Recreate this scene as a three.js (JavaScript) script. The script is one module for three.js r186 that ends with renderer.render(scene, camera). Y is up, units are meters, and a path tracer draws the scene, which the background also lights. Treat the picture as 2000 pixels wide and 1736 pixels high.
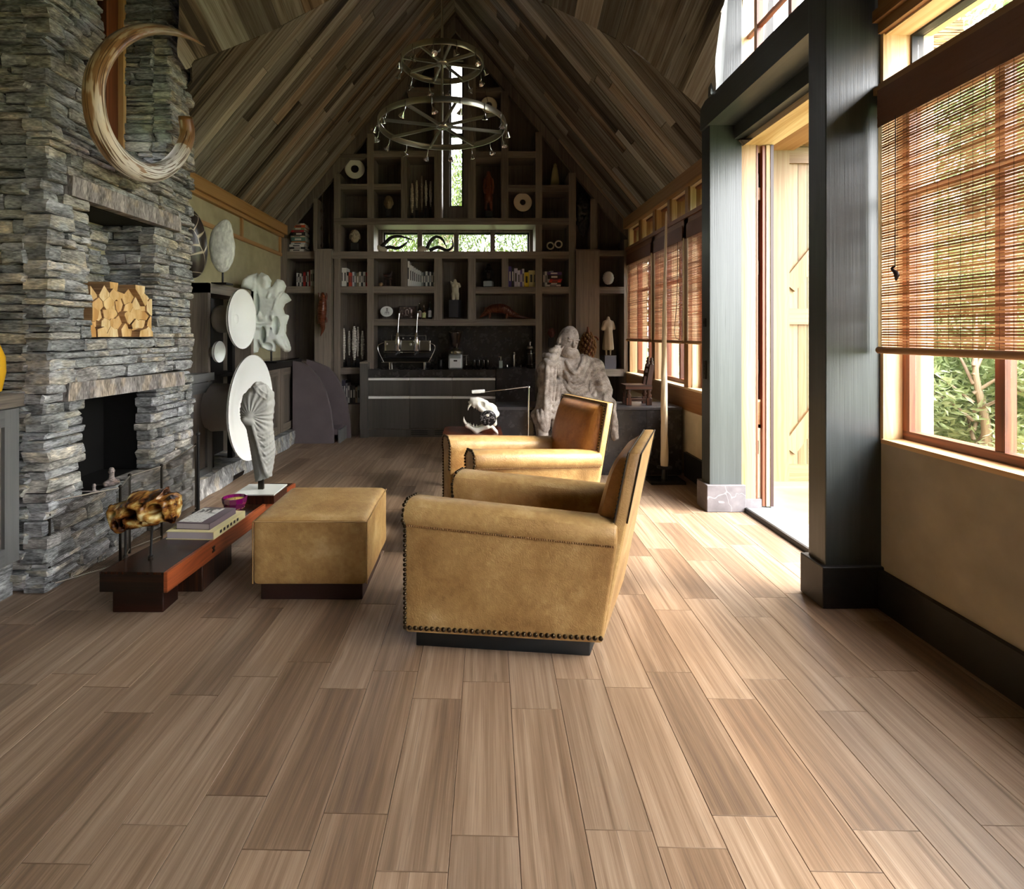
import * as THREE from 'three';
import { mergeGeometries, toCreasedNormals, mergeVertices } from 'three/addons/utils/BufferGeometryUtils.js';
import { RoundedBoxGeometry } from 'three/addons/geometries/RoundedBoxGeometry.js';

// ---------- camera, sky, exposure ----------
const F = 1065, CX = 932, CY = 652, EYE = 1.42;
const scene = new THREE.Scene();
const camera = new THREE.PerspectiveCamera(2 * Math.atan(868 / F) * 180 / Math.PI, 2000 / 1736, 0.05, 200);
camera.position.set(0, EYE, 0);
camera.lookAt(0, EYE, -10);
camera.setViewOffset(2000, 1736, 1000 - CX, 868 - CY, 2000, 1736);
camera.updateProjectionMatrix();
const renderer = new THREE.WebGLRenderer({ antialias: true });
renderer.toneMapping = THREE.LinearToneMapping;
renderer.toneMappingExposure = 7.9;
renderer.shadowMap.enabled = true;
{
  const W = 256, H = 128, d = new Float32Array(W * H * 4);
  for (let y = 0; y < H; y++) for (let x = 0; x < W; x++) {
    const up = Math.sin(((y + 0.5) / H - 0.5) * Math.PI), k = up < 0 ? 0.25 : 0.8 + 0.5 * Math.sqrt(up), o = (y * W + x) * 4;
    d[o] = k * 1.0; d[o + 1] = k * 1.0; d[o + 2] = k * 1.01; d[o + 3] = 1;
  }
  const sky = new THREE.DataTexture(d, W, H, THREE.RGBAFormat, THREE.FloatType);
  sky.mapping = THREE.EquirectangularReflectionMapping; sky.magFilter = sky.minFilter = THREE.LinearFilter; sky.needsUpdate = true;
  scene.background = sky; scene.environment = null; scene.backgroundIntensity = 3.0;
}
// soft sun behind thin cloud, from the garden side
const sun = new THREE.DirectionalLight(0xfff3e0, 1.3);
sun.position.set(9, 8.5, -1.2); sun.target.position.set(0, 0, -3.4);
sun.castShadow = true; sun.shadow.radius = 28; sun.shadow.mapSize.set(2048, 2048);
Object.assign(sun.shadow.camera, { left: -8, right: 8, top: 8, bottom: -8, near: 0.5, far: 30 });
scene.add(sun, sun.target);

// ---------- helpers ----------
let seed = 7;
const rnd = () => { seed = (seed + 0x6d2b79f5) | 0; let t = Math.imul(seed ^ (seed >>> 15), 1 | seed); t = (t + Math.imul(t ^ (t >>> 7), 61 | t)) ^ t; return ((t ^ (t >>> 14)) >>> 0) / 4294967296; };
const rr = (a, b) => a + (b - a) * rnd();
const lerp = (a, b, t) => a + (b - a) * t, clamp = (x, a = 0, b = 1) => Math.min(b, Math.max(a, x)), sst = (a, b, x) => { const t = clamp((x - a) / (b - a)); return t * t * (3 - 2 * t); };
const V = (x, y, z) => new THREE.Vector3(x, y, z);
const at = (px, py, d) => V((px - CX) / F * d, EYE - (py - CY) / F * d, -d);   // a measured point of the photograph at a known distance
const xAt = (px, d) => (px - CX) / F * d, yAt = (py, d) => EYE - (py - CY) / F * d;
const used = {};
const numbered = (n) => { const k = used[n] = (used[n] ?? -1) + 1; return k ? n + '_' + String(k).padStart(3, '0') : n; };
const prep = (g) => { g = g.index ? g.toNonIndexed() : g; for (const k of Object.keys(g.attributes)) if (!['position', 'normal', 'uv'].includes(k)) g.deleteAttribute(k); if (!g.attributes.normal) g.computeVertexNormals(); if (!g.attributes.uv) g.setAttribute('uv', new THREE.BufferAttribute(new Float32Array(g.attributes.position.count * 2), 2)); return g; };
const join = (gs) => gs.length === 1 ? gs[0] : mergeGeometries(gs.map(prep));
function mesh(name, g, m, parent) {
  const o = new THREE.Mesh(Array.isArray(g) ? join(g) : g, m);
  o.castShadow = o.receiveShadow = true;
  o.name = parent ? name : numbered(name);
  (parent ?? scene).add(o);
  return o;
}
const tag = (o, label, category, group) => { o.userData.label = label; o.userData.category = category; if (group) o.userData.group = group; return o; };
const struct = (o) => { o.userData.kind = 'structure'; return o; };
const stuff = (o) => { o.userData.kind = 'stuff'; return o; };
function grp(name, pos = [0, 0, 0], turn = 0) { const o = new THREE.Group(); o.name = numbered(name); o.position.set(...pos); o.rotation.y = turn; scene.add(o); return o; }
const thing = (name, label, category, pos, turn, group) => tag(grp(name, pos, turn), label, category, group);
const sgrp = (name) => struct(grp(name));
function sub(name, parent) { const o = new THREE.Group(); o.name = name; parent.add(o); return o; }
// box between two corners
const box = (x0, y0, z0, x1, y1, z1) => new THREE.BoxGeometry(Math.abs(x1 - x0), Math.abs(y1 - y0), Math.abs(z1 - z0)).translate((x0 + x1) / 2, (y0 + y1) / 2, (z0 + z1) / 2);
const rbox = (x0, y0, z0, x1, y1, z1, r = 0.01, s = 2) => new RoundedBoxGeometry(Math.abs(x1 - x0), Math.abs(y1 - y0), Math.abs(z1 - z0), s, Math.min(r, 0.499 * Math.min(Math.abs(x1 - x0), Math.abs(y1 - y0), Math.abs(z1 - z0)))).translate((x0 + x1) / 2, (y0 + y1) / 2, (z0 + z1) / 2);
// uv in metres, v along the grain axis
function guv(g, grain = 'y', off) {
  g = g.index ? g.toNonIndexed() : g;
  const p = g.attributes.position, n = p.count, uv = new Float32Array(n * 2), [ou, ov] = off ?? [rnd() * 7, rnd() * 7];
  const G = 'xyz'.indexOf(grain), a = V(), b = V(), c = V();
  for (let i = 0; i < n; i += 3) {
    a.fromBufferAttribute(p, i); b.fromBufferAttribute(p, i + 1); c.fromBufferAttribute(p, i + 2);
    const nn = b.clone().sub(a).cross(c.clone().sub(a)), w = [Math.abs(nn.x), Math.abs(nn.y), Math.abs(nn.z)], D = w.indexOf(Math.max(...w));
    let vA = G, uA = 3 - D - G; if (D === G) { vA = (G + 1) % 3; uA = (G + 2) % 3; }
    [a, b, c].forEach((q, k) => { const e = q.toArray(); uv[(i + k) * 2] = e[uA] + ou; uv[(i + k) * 2 + 1] = e[vA] + ov; });
  }
  g.setAttribute('uv', new THREE.BufferAttribute(uv, 2));
  return g;
}
const wbox = (x0, y0, z0, x1, y1, z1, grain = 'y', off) => guv(box(x0, y0, z0, x1, y1, z1), grain, off);
// prism: quad of four points, thickened by vector t
function prism(q, t, uvq) {
  const b = q.map((p) => p.clone().add(t)), pos = [], uv = [];
  const tri = (A, B, C, ua, ub, uc) => { pos.push(...A.toArray(), ...B.toArray(), ...C.toArray()); uv.push(...ua, ...ub, ...uc); };
  const U = uvq ?? [[0, 0], [1, 0], [1, 1], [0, 1]];
  tri(q[0], q[1], q[2], U[0], U[1], U[2]); tri(q[0], q[2], q[3], U[0], U[2], U[3]);
  tri(b[2], b[1], b[0], U[2], U[1], U[0]); tri(b[3], b[2], b[0], U[3], U[2], U[0]);
  for (let i = 0; i < 4; i++) { const j = (i + 1) % 4; tri(q[j], q[i], b[i], U[j], U[i], U[i]); tri(q[j], b[i], b[j], U[j], U[i], U[j]); }
  const g = new THREE.BufferGeometry();
  g.setAttribute('position', new THREE.Float32BufferAttribute(pos, 3)); g.setAttribute('uv', new THREE.Float32BufferAttribute(uv, 2));
  g.computeVertexNormals(); return g;
}
const lathe = (pts, n = 24) => new THREE.LatheGeometry(pts.map(([r, y]) => new THREE.Vector2(Math.max(r, 1e-4), y)), n);
const cyl = (r0, r1, a, b, n = 10) => { const d = b.clone().sub(a), g = new THREE.CylinderGeometry(r1, r0, d.length(), n, 1); g.applyQuaternion(new THREE.Quaternion().setFromUnitVectors(V(0, 1, 0), d.clone().normalize())); const m = a.clone().add(b).multiplyScalar(0.5); return g.translate(m.x, m.y, m.z); };
const ball = (r, x, y, z, n = 10, sx = 1, sy = 1, sz = 1) => new THREE.SphereGeometry(r, n, Math.max(6, n * 0.7 | 0)).scale(sx, sy, sz).translate(x, y, z);
function taper(pts, radii, seg = 60, rad = 12, flat = 1) {                       // swept tube with a radius of its own at every station, closed at both ends
  const curve = new THREE.CatmullRomCurve3(pts), fr = curve.computeFrenetFrames(seg, false), pos = [], uv = [], idx = [], L = curve.getLength();
  const R = (t) => { const f = t * (radii.length - 1), i = Math.min(radii.length - 2, f | 0); return lerp(radii[i], radii[i + 1], f - i); };
  for (let i = 0; i <= seg; i++) {
    const t = i / seg, c = curve.getPointAt(t), r = R(t);
    for (let j = 0; j <= rad; j++) { const a = j / rad * 2 * Math.PI; const p = c.clone().addScaledVector(fr.normals[i], Math.cos(a) * r).addScaledVector(fr.binormals[i], Math.sin(a) * r * flat); pos.push(p.x, p.y, p.z); uv.push(j / rad, t); }
  }
  for (let i = 0; i < seg; i++) for (let j = 0; j < rad; j++) { const a = i * (rad + 1) + j, b = a + rad + 1; idx.push(a, a + 1, b, b, a + 1, b + 1); }
  for (const e of [0, seg]) { const c = curve.getPointAt(e / seg), k = pos.length / 3; pos.push(c.x, c.y, c.z); uv.push(0.5, e / seg); for (let j = 0; j < rad; j++) { const a = e * (rad + 1) + j; e ? idx.push(k, a, a + 1) : idx.push(k, a + 1, a); } }
  const g = new THREE.BufferGeometry(); g.setAttribute('position', new THREE.Float32BufferAttribute(pos, 3)); g.setAttribute('uv', new THREE.Float32BufferAttribute(uv, 2)); g.setIndex(idx); g.computeVertexNormals(); return g;
}
const extr = (pts, depth, bevel = 0, holes = []) => {                            // outline in x, y extruded along +z
  const s = new THREE.Shape(pts.map(([x, y]) => new THREE.Vector2(x, y)));
  for (const h of holes) s.holes.push(new THREE.Path(h.map(([x, y]) => new THREE.Vector2(x, y))));
  return new THREE.ExtrudeGeometry(s, { depth, bevelEnabled: bevel > 0, bevelSize: bevel, bevelThickness: bevel, bevelSegments: 2, curveSegments: 16 });
};
// surface nets: meshes a signed distance field
function nets(sdf, lo, hi, cell) {
  const N = [0, 1, 2].map((k) => Math.ceil((hi[k] - lo[k]) / cell) + 1), [nx, ny, nz] = N, val = new Float32Array(nx * ny * nz), I = (x, y, z) => x + nx * (y + ny * z);
  for (let z = 0; z < nz; z++) for (let y = 0; y < ny; y++) for (let x = 0; x < nx; x++) val[I(x, y, z)] = sdf(lo[0] + x * cell, lo[1] + y * cell, lo[2] + z * cell);
  const id = new Int32Array(nx * ny * nz).fill(-1), pos = [], idx = [];
  for (let z = 0; z < nz - 1; z++) for (let y = 0; y < ny - 1; y++) for (let x = 0; x < nx - 1; x++) {
    const c = []; let neg = 0;
    for (let k = 0; k < 8; k++) { const v = val[I(x + (k & 1), y + (k >> 1 & 1), z + (k >> 2))]; c.push(v); if (v < 0) neg++; }
    if (neg === 0 || neg === 8) continue;
    let sx = 0, sy = 0, sz = 0, n = 0;
    for (let a = 0; a < 8; a++) for (const bit of [1, 2, 4]) { if (a & bit) continue; const b = a | bit; if ((c[a] < 0) === (c[b] < 0)) continue; const t = c[a] / (c[a] - c[b]); sx += (a & 1) + (bit === 1 ? t : 0); sy += (a >> 1 & 1) + (bit === 2 ? t : 0); sz += (a >> 2) + (bit === 4 ? t : 0); n++; }
    id[I(x, y, z)] = pos.length / 3; pos.push(lo[0] + (x + sx / n) * cell, lo[1] + (y + sy / n) * cell, lo[2] + (z + sz / n) * cell);
  }
  for (let z = 1; z < nz - 1; z++) for (let y = 1; y < ny - 1; y++) for (let x = 1; x < nx - 1; x++) {
    const v = val[I(x, y, z)] < 0;
    const quad = (a, b, c, d) => { if (a < 0 || b < 0 || c < 0 || d < 0) return; v ? idx.push(a, b, c, a, c, d) : idx.push(a, c, b, a, d, c); };
    if (v !== val[I(x + 1, y, z)] < 0) quad(id[I(x, y - 1, z - 1)], id[I(x, y, z - 1)], id[I(x, y, z)], id[I(x, y - 1, z)]);
    if (v !== val[I(x, y + 1, z)] < 0) quad(id[I(x - 1, y, z - 1)], id[I(x - 1, y, z)], id[I(x, y, z)], id[I(x, y, z - 1)]);
    if (v !== val[I(x, y, z + 1)] < 0) quad(id[I(x - 1, y - 1, z)], id[I(x, y - 1, z)], id[I(x, y, z)], id[I(x - 1, y, z)]);
  }
  const g = new THREE.BufferGeometry(); g.setAttribute('position', new THREE.Float32BufferAttribute(pos, 3)); g.setIndex(idx);
  const uv = []; for (let i = 0; i < pos.length; i += 3) uv.push(pos[i] + pos[i + 2] * 0.7, pos[i + 1]);
  g.setAttribute('uv', new THREE.Float32BufferAttribute(uv, 2)); g.computeVertexNormals(); return g;
}
const capd = (px, py, pz, a, b, ra, rb) => { const bx = b[0] - a[0], by = b[1] - a[1], bz = b[2] - a[2], h = clamp(((px - a[0]) * bx + (py - a[1]) * by + (pz - a[2]) * bz) / (bx * bx + by * by + bz * bz + 1e-9)); return Math.hypot(px - a[0] - bx * h, py - a[1] - by * h, pz - a[2] - bz * h) - lerp(ra, rb, h); };
const elld = (x, y, z, c, r) => { const qx = (x - c[0]) / r[0], qy = (y - c[1]) / r[1], qz = (z - c[2]) / r[2], l = Math.hypot(qx, qy, qz); return (l - 1) * Math.min(r[0], r[1], r[2]); };
const smin = (a, b, k) => { const h = Math.max(k - Math.abs(a - b), 0) / k; return Math.min(a, b) - h * h * k * 0.25; };
const smax = (a, b, k) => -smin(-a, -b, k);
const ORD = ['first', 'second', 'third', 'fourth', 'fifth', 'sixth', 'seventh', 'eighth', 'ninth', 'tenth', 'eleventh', 'twelfth', 'thirteenth', 'fourteenth'];
// ---------- noise and textures ----------
const hash = (x, y, s) => { let h = Math.imul(x | 0, 374761393) + Math.imul(y | 0, 668265263) + Math.imul(s | 0, 974711) | 0; h = Math.imul(h ^ (h >>> 13), 1274126177); return ((h ^ (h >>> 16)) >>> 0) / 4294967296; };
function vn(x, y, px, py, s) { const xi = Math.floor(x), yi = Math.floor(y), fx = x - xi, fy = y - yi, u = fx * fx * (3 - 2 * fx), v = fy * fy * (3 - 2 * fy), m = (a, p) => ((a % p) + p) % p, x0 = m(xi, px), x1 = m(xi + 1, px), y0 = m(yi, py), y1 = m(yi + 1, py); return lerp(lerp(hash(x0, y0, s), hash(x1, y0, s), u), lerp(hash(x0, y1, s), hash(x1, y1, s), u), v); }
function fbm(u, v, fx, fy, oct, s) { let a = 0.5, t = 0, w = 0; for (let i = 0; i < oct; i++) { t += a * vn(u * fx, v * fy, fx, fy, s + i * 17); w += a; a *= 0.55; fx *= 2; fy *= 2; } return t / w; }
const n3 = (x, y, z, s = 1) => { const zi = Math.floor(z), f = z - zi; return lerp(vn(x + 500, y + 500, 4096, 4096, s + zi * 31), vn(x + 500, y + 500, 4096, 4096, s + (zi + 1) * 31), f * f * (3 - 2 * f)); };
function tex(w, h, fn, metres = [1, 1], srgb = true) {
  const d = new Uint8Array(w * h * 4);
  for (let y = 0; y < h; y++) for (let x = 0; x < w; x++) { const c = fn((x + 0.5) / w, (y + 0.5) / h), o = (y * w + x) * 4; for (let k = 0; k < 3; k++) d[o + k] = clamp((c.length ? c[k] : c) * 255, 0, 255); d[o + 3] = 255; }
  const t = new THREE.DataTexture(d, w, h); t.wrapS = t.wrapT = THREE.RepeatWrapping; t.magFilter = THREE.LinearFilter; t.minFilter = THREE.LinearMipmapLinearFilter; t.generateMipmaps = true;
  if (srgb) t.colorSpace = THREE.SRGBColorSpace; t.repeat.set(1 / metres[0], 1 / metres[1]); t.needsUpdate = true; return t;
}
const hex = (h) => [(h >> 16 & 255) / 255, (h >> 8 & 255) / 255, (h & 255) / 255];
const ramp = (stops, t) => { t = clamp(t) * (stops.length - 1); const i = Math.min(stops.length - 2, t | 0), f = t - i; return [0, 1, 2].map((k) => lerp(stops[i][k], stops[i + 1][k], f)); };
// wood: streaks along v, a few rings and knots
function wood(w, h, cols, o = {}) {
  const { fx = 30, fy = 2, ring = 0.35, fine = 0.35, s = 1, m = [1, 1], dark = 0.3, bands = 5, amp = 1.1 } = o, C = cols.map(hex);
  return tex(w, h, (u, v) => {
    const warp = fbm(u, v, 3, 2, 3, s + 5), b = fbm(u + warp * 0.05, v, bands, 1, 2, s), st = fbm(u + warp * 0.02, v, fx, fy, 3, s + 9), f = vn(u * fx * 8, v * fy * 6, fx * 8, fy * 6, s + 21), rg = 0.5 + 0.5 * Math.sin((u * bands * 4 + warp * 6 + fbm(u, v, 4, 1, 2, s + 3) * 5) * 6.283);
    let t = 0.5 + (b - 0.5) * amp + (st - 0.5) * 0.9 + (rg - 0.5) * ring * 0.4 + (f - 0.5) * fine * 0.6;
    const c = ramp(C, t), pore = 1 - dark * sst(0.74, 0.95, vn(u * fx * 5, v * fy * 4, fx * 5, fy * 4, s + 40) * (0.6 + 0.5 * st));
    return c.map((x) => x * pore);
  }, m);
}
const mat = (o) => new THREE.MeshStandardMaterial({ roughness: 0.7, metalness: 0, ...o });
const phys = (o) => new THREE.MeshPhysicalMaterial({ roughness: 0.6, ...o });
const tinted = (base, n, amt, warm = 0) => Array.from({ length: n }, (_, i) => { const m = base.clone(), k = 1 - amt * (i / Math.max(1, n - 1)), w = warm * (hash(i, n, 3) - 0.5); m.color.setRGB(k * (1 + w), k, k * (1 - w)); return m; });
const pick = (a) => a[Math.floor(rnd() * a.length)];

const T = {};
T.floor = wood(1024, 1024, [0x6b5646, 0x816a55, 0x977f69, 0xab947e], { fx: 64, fy: 3, s: 11, m: [0.9, 1.8], bands: 6, amp: 0.65, ring: 0.2, fine: 0.5, dark: 0.22 });
T.barn = wood(1024, 1024, [0x3a2c20, 0x79654f, 0x9c8b78, 0xbcae9b], { fx: 46, fy: 2, s: 31, m: [0.9, 2.4], bands: 3, ring: 0.25, fine: 0.55, dark: 0.8 });
T.dark = wood(1024, 512, [0x4d453e, 0x61584f, 0x73695e, 0x83786b], { fx: 60, fy: 2, s: 51, m: [0.8, 1.6], bands: 5, ring: 0.3, fine: 0.8, dark: 0.35 });
T.col = wood(512, 512, [0x4e5252, 0x565a59, 0x5d6160, 0x656967], { fx: 30, fy: 2, s: 58, m: [0.6, 1.6], bands: 3, ring: 0.2, fine: 0.5, dark: 0.12 });
T.fir = wood(512, 512, [0xb79060, 0xcbaa7c, 0xd8bc92, 0xe2cba6], { fx: 24, fy: 1, s: 71, m: [0.6, 1.6], bands: 5, ring: 0.5, dark: 0.1 });
T.red = wood(512, 512, [0x4a2616, 0x6b3a22, 0x83492c, 0x955a38], { fx: 24, fy: 1, s: 91, m: [0.5, 1.2], dark: 0.2 });
T.ebony = wood(512, 512, [0x0f0a07, 0x22140d, 0x3a2216, 0x54311e], { fx: 26, fy: 1, s: 111, m: [0.35, 1.6], bands: 6, dark: 0.2 });
T.stone = tex(1024, 1024, (u, v) => { const a = fbm(u, v, 6, 14, 5, 7), b = fbm(u, v, 30, 120, 3, 9), c = fbm(u, v, 5, 7, 3, 13), k = 0.62 + (a - 0.5) * 0.6 + (b - 0.5) * 0.5; const r = sst(0.58, 0.75, c) * 0.45; return [k * lerp(0.99, 1.08, r), k * lerp(0.99, 0.99, r), k * lerp(0.99, 0.82, r)]; }, [0.7, 0.7]);
T.stoneBump = tex(512, 512, (u, v) => 0.5 + (fbm(u, v, 6, 22, 5, 77) - 0.5) * 1.2, [0.4, 0.4], false);
T.leather = tex(1024, 1024, (u, v) => { const a = fbm(u, v, 5, 5, 5, 3), b = fbm(u, v, 40, 40, 3, 5), c = sst(0.62, 0.75, fbm(u, v, 8, 8, 4, 23)); return ramp([0x876338, 0xa6814f, 0xbb9963, 0xd0b281].map(hex), 0.48 + (a - 0.5) * 0.85 + (b - 0.5) * 0.4 + c * 0.14); }, [0.8, 0.8]);
T.leatherBump = tex(512, 512, (u, v) => fbm(u, v, 60, 60, 3, 15), [0.3, 0.3], false);
T.plaster = tex(512, 512, (u, v) => { const k = 0.9 + (fbm(u, v, 8, 8, 5, 2) - 0.5) * 0.16; return [k, k, k]; }, [1.2, 1.2]);
T.slate = tex(1024, 1024, (u, v) => { const w = fbm(u, v, 4, 4, 4, 61), vein = sst(0.975, 1.0, 1 - Math.abs(fbm(u + w * 0.15, v, 5, 5, 4, 63) - 0.5) * 2); const k = 0.17 + (fbm(u, v, 10, 10, 5, 65) - 0.5) * 0.1 + vein * 0.14 * w; return [k * 1.02, k * 0.98, k]; }, [1.1, 1.1]);
T.rough = tex(512, 512, (u, v) => 0.35 + fbm(u, v, 12, 12, 4, 81) * 0.4, [0.6, 0.6], false);
T.grainBump = tex(512, 512, (u, v) => 0.5 + (fbm(u, v, 60, 3, 3, 83) - 0.5) * 1.1, [0.4, 1.2], false);
T.thatch = tex(512, 512, (u, v) => ramp([0x1d130a, 0x6a4a2a, 0xa07a4c, 0xc8a878].map(hex), 0.45 + (fbm(u, v, 90, 8, 3, 5) - 0.5) * 1.6), [0.6, 0.6]);

const M = {};
M.floor = tinted(mat({ map: T.floor, roughness: 0.42, bumpMap: T.grainBump, bumpScale: 0.0006 }), 6, 0.13, 0.05);
M.barn = tinted(mat({ map: T.barn, roughness: 0.85, bumpMap: T.grainBump, bumpScale: 0.003 }), 9, 0.68, 0.3);
M.dark = mat({ map: T.dark, roughness: 0.5, bumpMap: T.grainBump, bumpScale: 0.001 });
M.darkPanel = mat({ map: T.dark, roughness: 0.6, color: new THREE.Color(0.8, 0.8, 0.82) });
M.column = mat({ map: T.col, roughness: 0.36, color: new THREE.Color(0.42, 0.45, 0.46), bumpMap: T.grainBump, bumpScale: 0.0005 });
M.fir = mat({ map: T.fir, roughness: 0.55 });
M.firDark = mat({ map: T.fir, roughness: 0.55, color: new THREE.Color(0.42, 0.3, 0.2) });
M.red = mat({ map: T.red, roughness: 0.45 });
M.stone = [[1, 1, 1], [0.8, 0.82, 0.84], [0.62, 0.64, 0.64], [1.0, 0.96, 0.86], [0.78, 0.8, 0.78], [0.9, 0.92, 0.92], [0.84, 0.8, 0.76]].map((c) => mat({ map: T.stone, roughness: 0.88, color: new THREE.Color(...c), bumpMap: T.stoneBump, bumpScale: 0.006 }));
M.mortar = mat({ color: 0x17150f, roughness: 1 });
M.lintel = mat({ map: T.stone, roughness: 0.85, color: new THREE.Color(0.82, 0.74, 0.7), bumpMap: T.stoneBump, bumpScale: 0.004 });
M.olive = mat({ map: T.plaster, color: 0xc0b692, roughness: 0.9 });
M.beige = mat({ map: T.plaster, color: 0xb2a696, roughness: 0.9 });
M.cream = mat({ map: T.plaster, color: 0xd9c9a8, roughness: 0.85 });
M.slate = mat({ map: T.slate, roughness: 0.45, roughnessMap: T.rough });
M.black = mat({ color: 0x0c0b0b, roughness: 0.5 });
M.nearBlack = mat({ color: 0x171514, roughness: 0.55 });
M.chrome = mat({ color: 0xd8d8d8, roughness: 0.12, metalness: 1 });
M.steel = mat({ color: 0x9a968c, roughness: 0.32, metalness: 1 });
M.bronze = mat({ color: 0x3a3630, roughness: 0.4, metalness: 0.9 });
M.glass = phys({ color: 0xffffff, roughness: 0, transmission: 1, thickness: 0, ior: 1.45 });

// ---------- sculpted reliefs: a traced outline swelled to a body, with hollows and ridges ----------
const polyD = (P) => (x, y) => { let d = 1e9, s = 1; for (let i = 0, j = P.length - 1; i < P.length; j = i++) { const ex = P[j][0] - P[i][0], ey = P[j][1] - P[i][1], wx = x - P[i][0], wy = y - P[i][1], h = clamp((wx * ex + wy * ey) / (ex * ex + ey * ey)), bx = wx - ex * h, by = wy - ey * h; d = Math.min(d, bx * bx + by * by); const c1 = y >= P[i][1], c2 = y < P[j][1], c3 = ex * wy > ey * wx; if ((c1 && c2 && c3) || (!c1 && !c2 && !c3)) s = -s; } return s * Math.sqrt(d); };
function relief({ out, map, depth, round, zo = () => 0, holes = [], ridges = [], extra, cell, pad = 0.03 }) {
  const P = out.map(map), pd = polyD(P), T = (x, y) => { const e = -pd(x, y), q = 1 - clamp(e / round); return depth * Math.sqrt(Math.max(0, 1 - q * q)); };
  const R = []; for (const { pts, r, lift = 0 } of ridges) { const q = pts.map(map); for (let i = 0; i < q.length - 1; i++) for (let s = 0; s < 3; s++) { const a = [lerp(q[i][0], q[i + 1][0], s / 3), lerp(q[i][1], q[i + 1][1], s / 3)], b = [lerp(q[i][0], q[i + 1][0], (s + 1) / 3), lerp(q[i][1], q[i + 1][1], (s + 1) / 3)]; R.push([[...a, zo(...a) + T(...a) + lift], [...b, zo(...b) + T(...b) + lift], r]); } }
  const Hh = holes.map(({ c, r, z = 1, dz }) => { const m = map(c), q = map([c[0] + r[0], c[1] + r[1]]); return [[...m, zo(...m) + T(...m) * z], [Math.abs(q[0] - m[0]), Math.abs(q[1] - m[1]), dz ?? depth * 0.8]]; });
  const memo = new Map(), BX = R.map(([p, q, r]) => [Math.min(p[0], q[0]) - r * 3, Math.max(p[0], q[0]) + r * 3, Math.min(p[1], q[1]) - r * 3, Math.max(p[1], q[1]) + r * 3]);
  const col = (x, y) => { const k = Math.round(x * 1e5) * 1e6 + Math.round(y * 1e5); let v = memo.get(k); if (!v) { const e = pd(x, y); v = [e, e < 0.03 ? T(x, y) : 0, zo(x, y), e < 0.03 ? R.filter((_, i) => { const q = BX[i]; return x > q[0] && x < q[1] && y > q[2] && y < q[3]; }) : []]; memo.set(k, v); } return v; };
  const f = (x, y, z) => {
    const [e, t, z0, near] = col(x, y); if (e > 0.025) return e;
    let d = smax(e, Math.abs(z - z0) - t, 0.008);
    if (d > 0.045) return d;
    if (d < -0.045) { for (const [c, r] of Hh) d = smax(d, -elld(x, y, z, c, r), 0.008); return d; }
    if (extra) d += extra(x, y, z);
    for (const [p, q, r] of near) d = smin(d, capd(x, y, z, p, q, r, r), r * 1.2);
    for (const [c, r] of Hh) d = smax(d, -elld(x, y, z, c, r), 0.008);
    return d;
  };
  const xs = P.map((p) => p[0]), ys = P.map((p) => p[1]);
  return nets(f, [Math.min(...xs) - pad, Math.min(...ys) - pad, -depth * 2.2], [Math.max(...xs) + pad, Math.max(...ys) + pad, depth * 2.2], cell);
}
// ---------- the room ----------
const XL = -2.74, XR = 2.1, RIDGE = -0.305, RY = 5.87, ZB = -7.98, ZF = 3.6;
const roofY = (xr) => RY - 1.21 * xr;
const table = (t, x) => { for (let i = 0; i < t.length - 1; i++) if (x <= t[i + 1][0]) return lerp(t[i][1], t[i + 1][1], clamp((x - t[i][0]) / (t[i + 1][0] - t[i][0]))); return t[t.length - 1][1]; };
const VAL = { L: [[0, 6.2], [0.6, 5.6], [1.095, 5.11], [1.495, 4.76], [1.915, 4.26], [2.5, 4.25]], R: [[0, 6.2], [0.4, 5.9], [0.915, 5.46], [1.155, 5.18], [1.642, 4.69], [2.235, 4.45], [2.5, 4.33]] };
const INV = { L: VAL.L.map(([a, b]) => [b, a]).reverse(), R: VAL.R.map(([a, b]) => [b, a]).reverse() };

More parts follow.
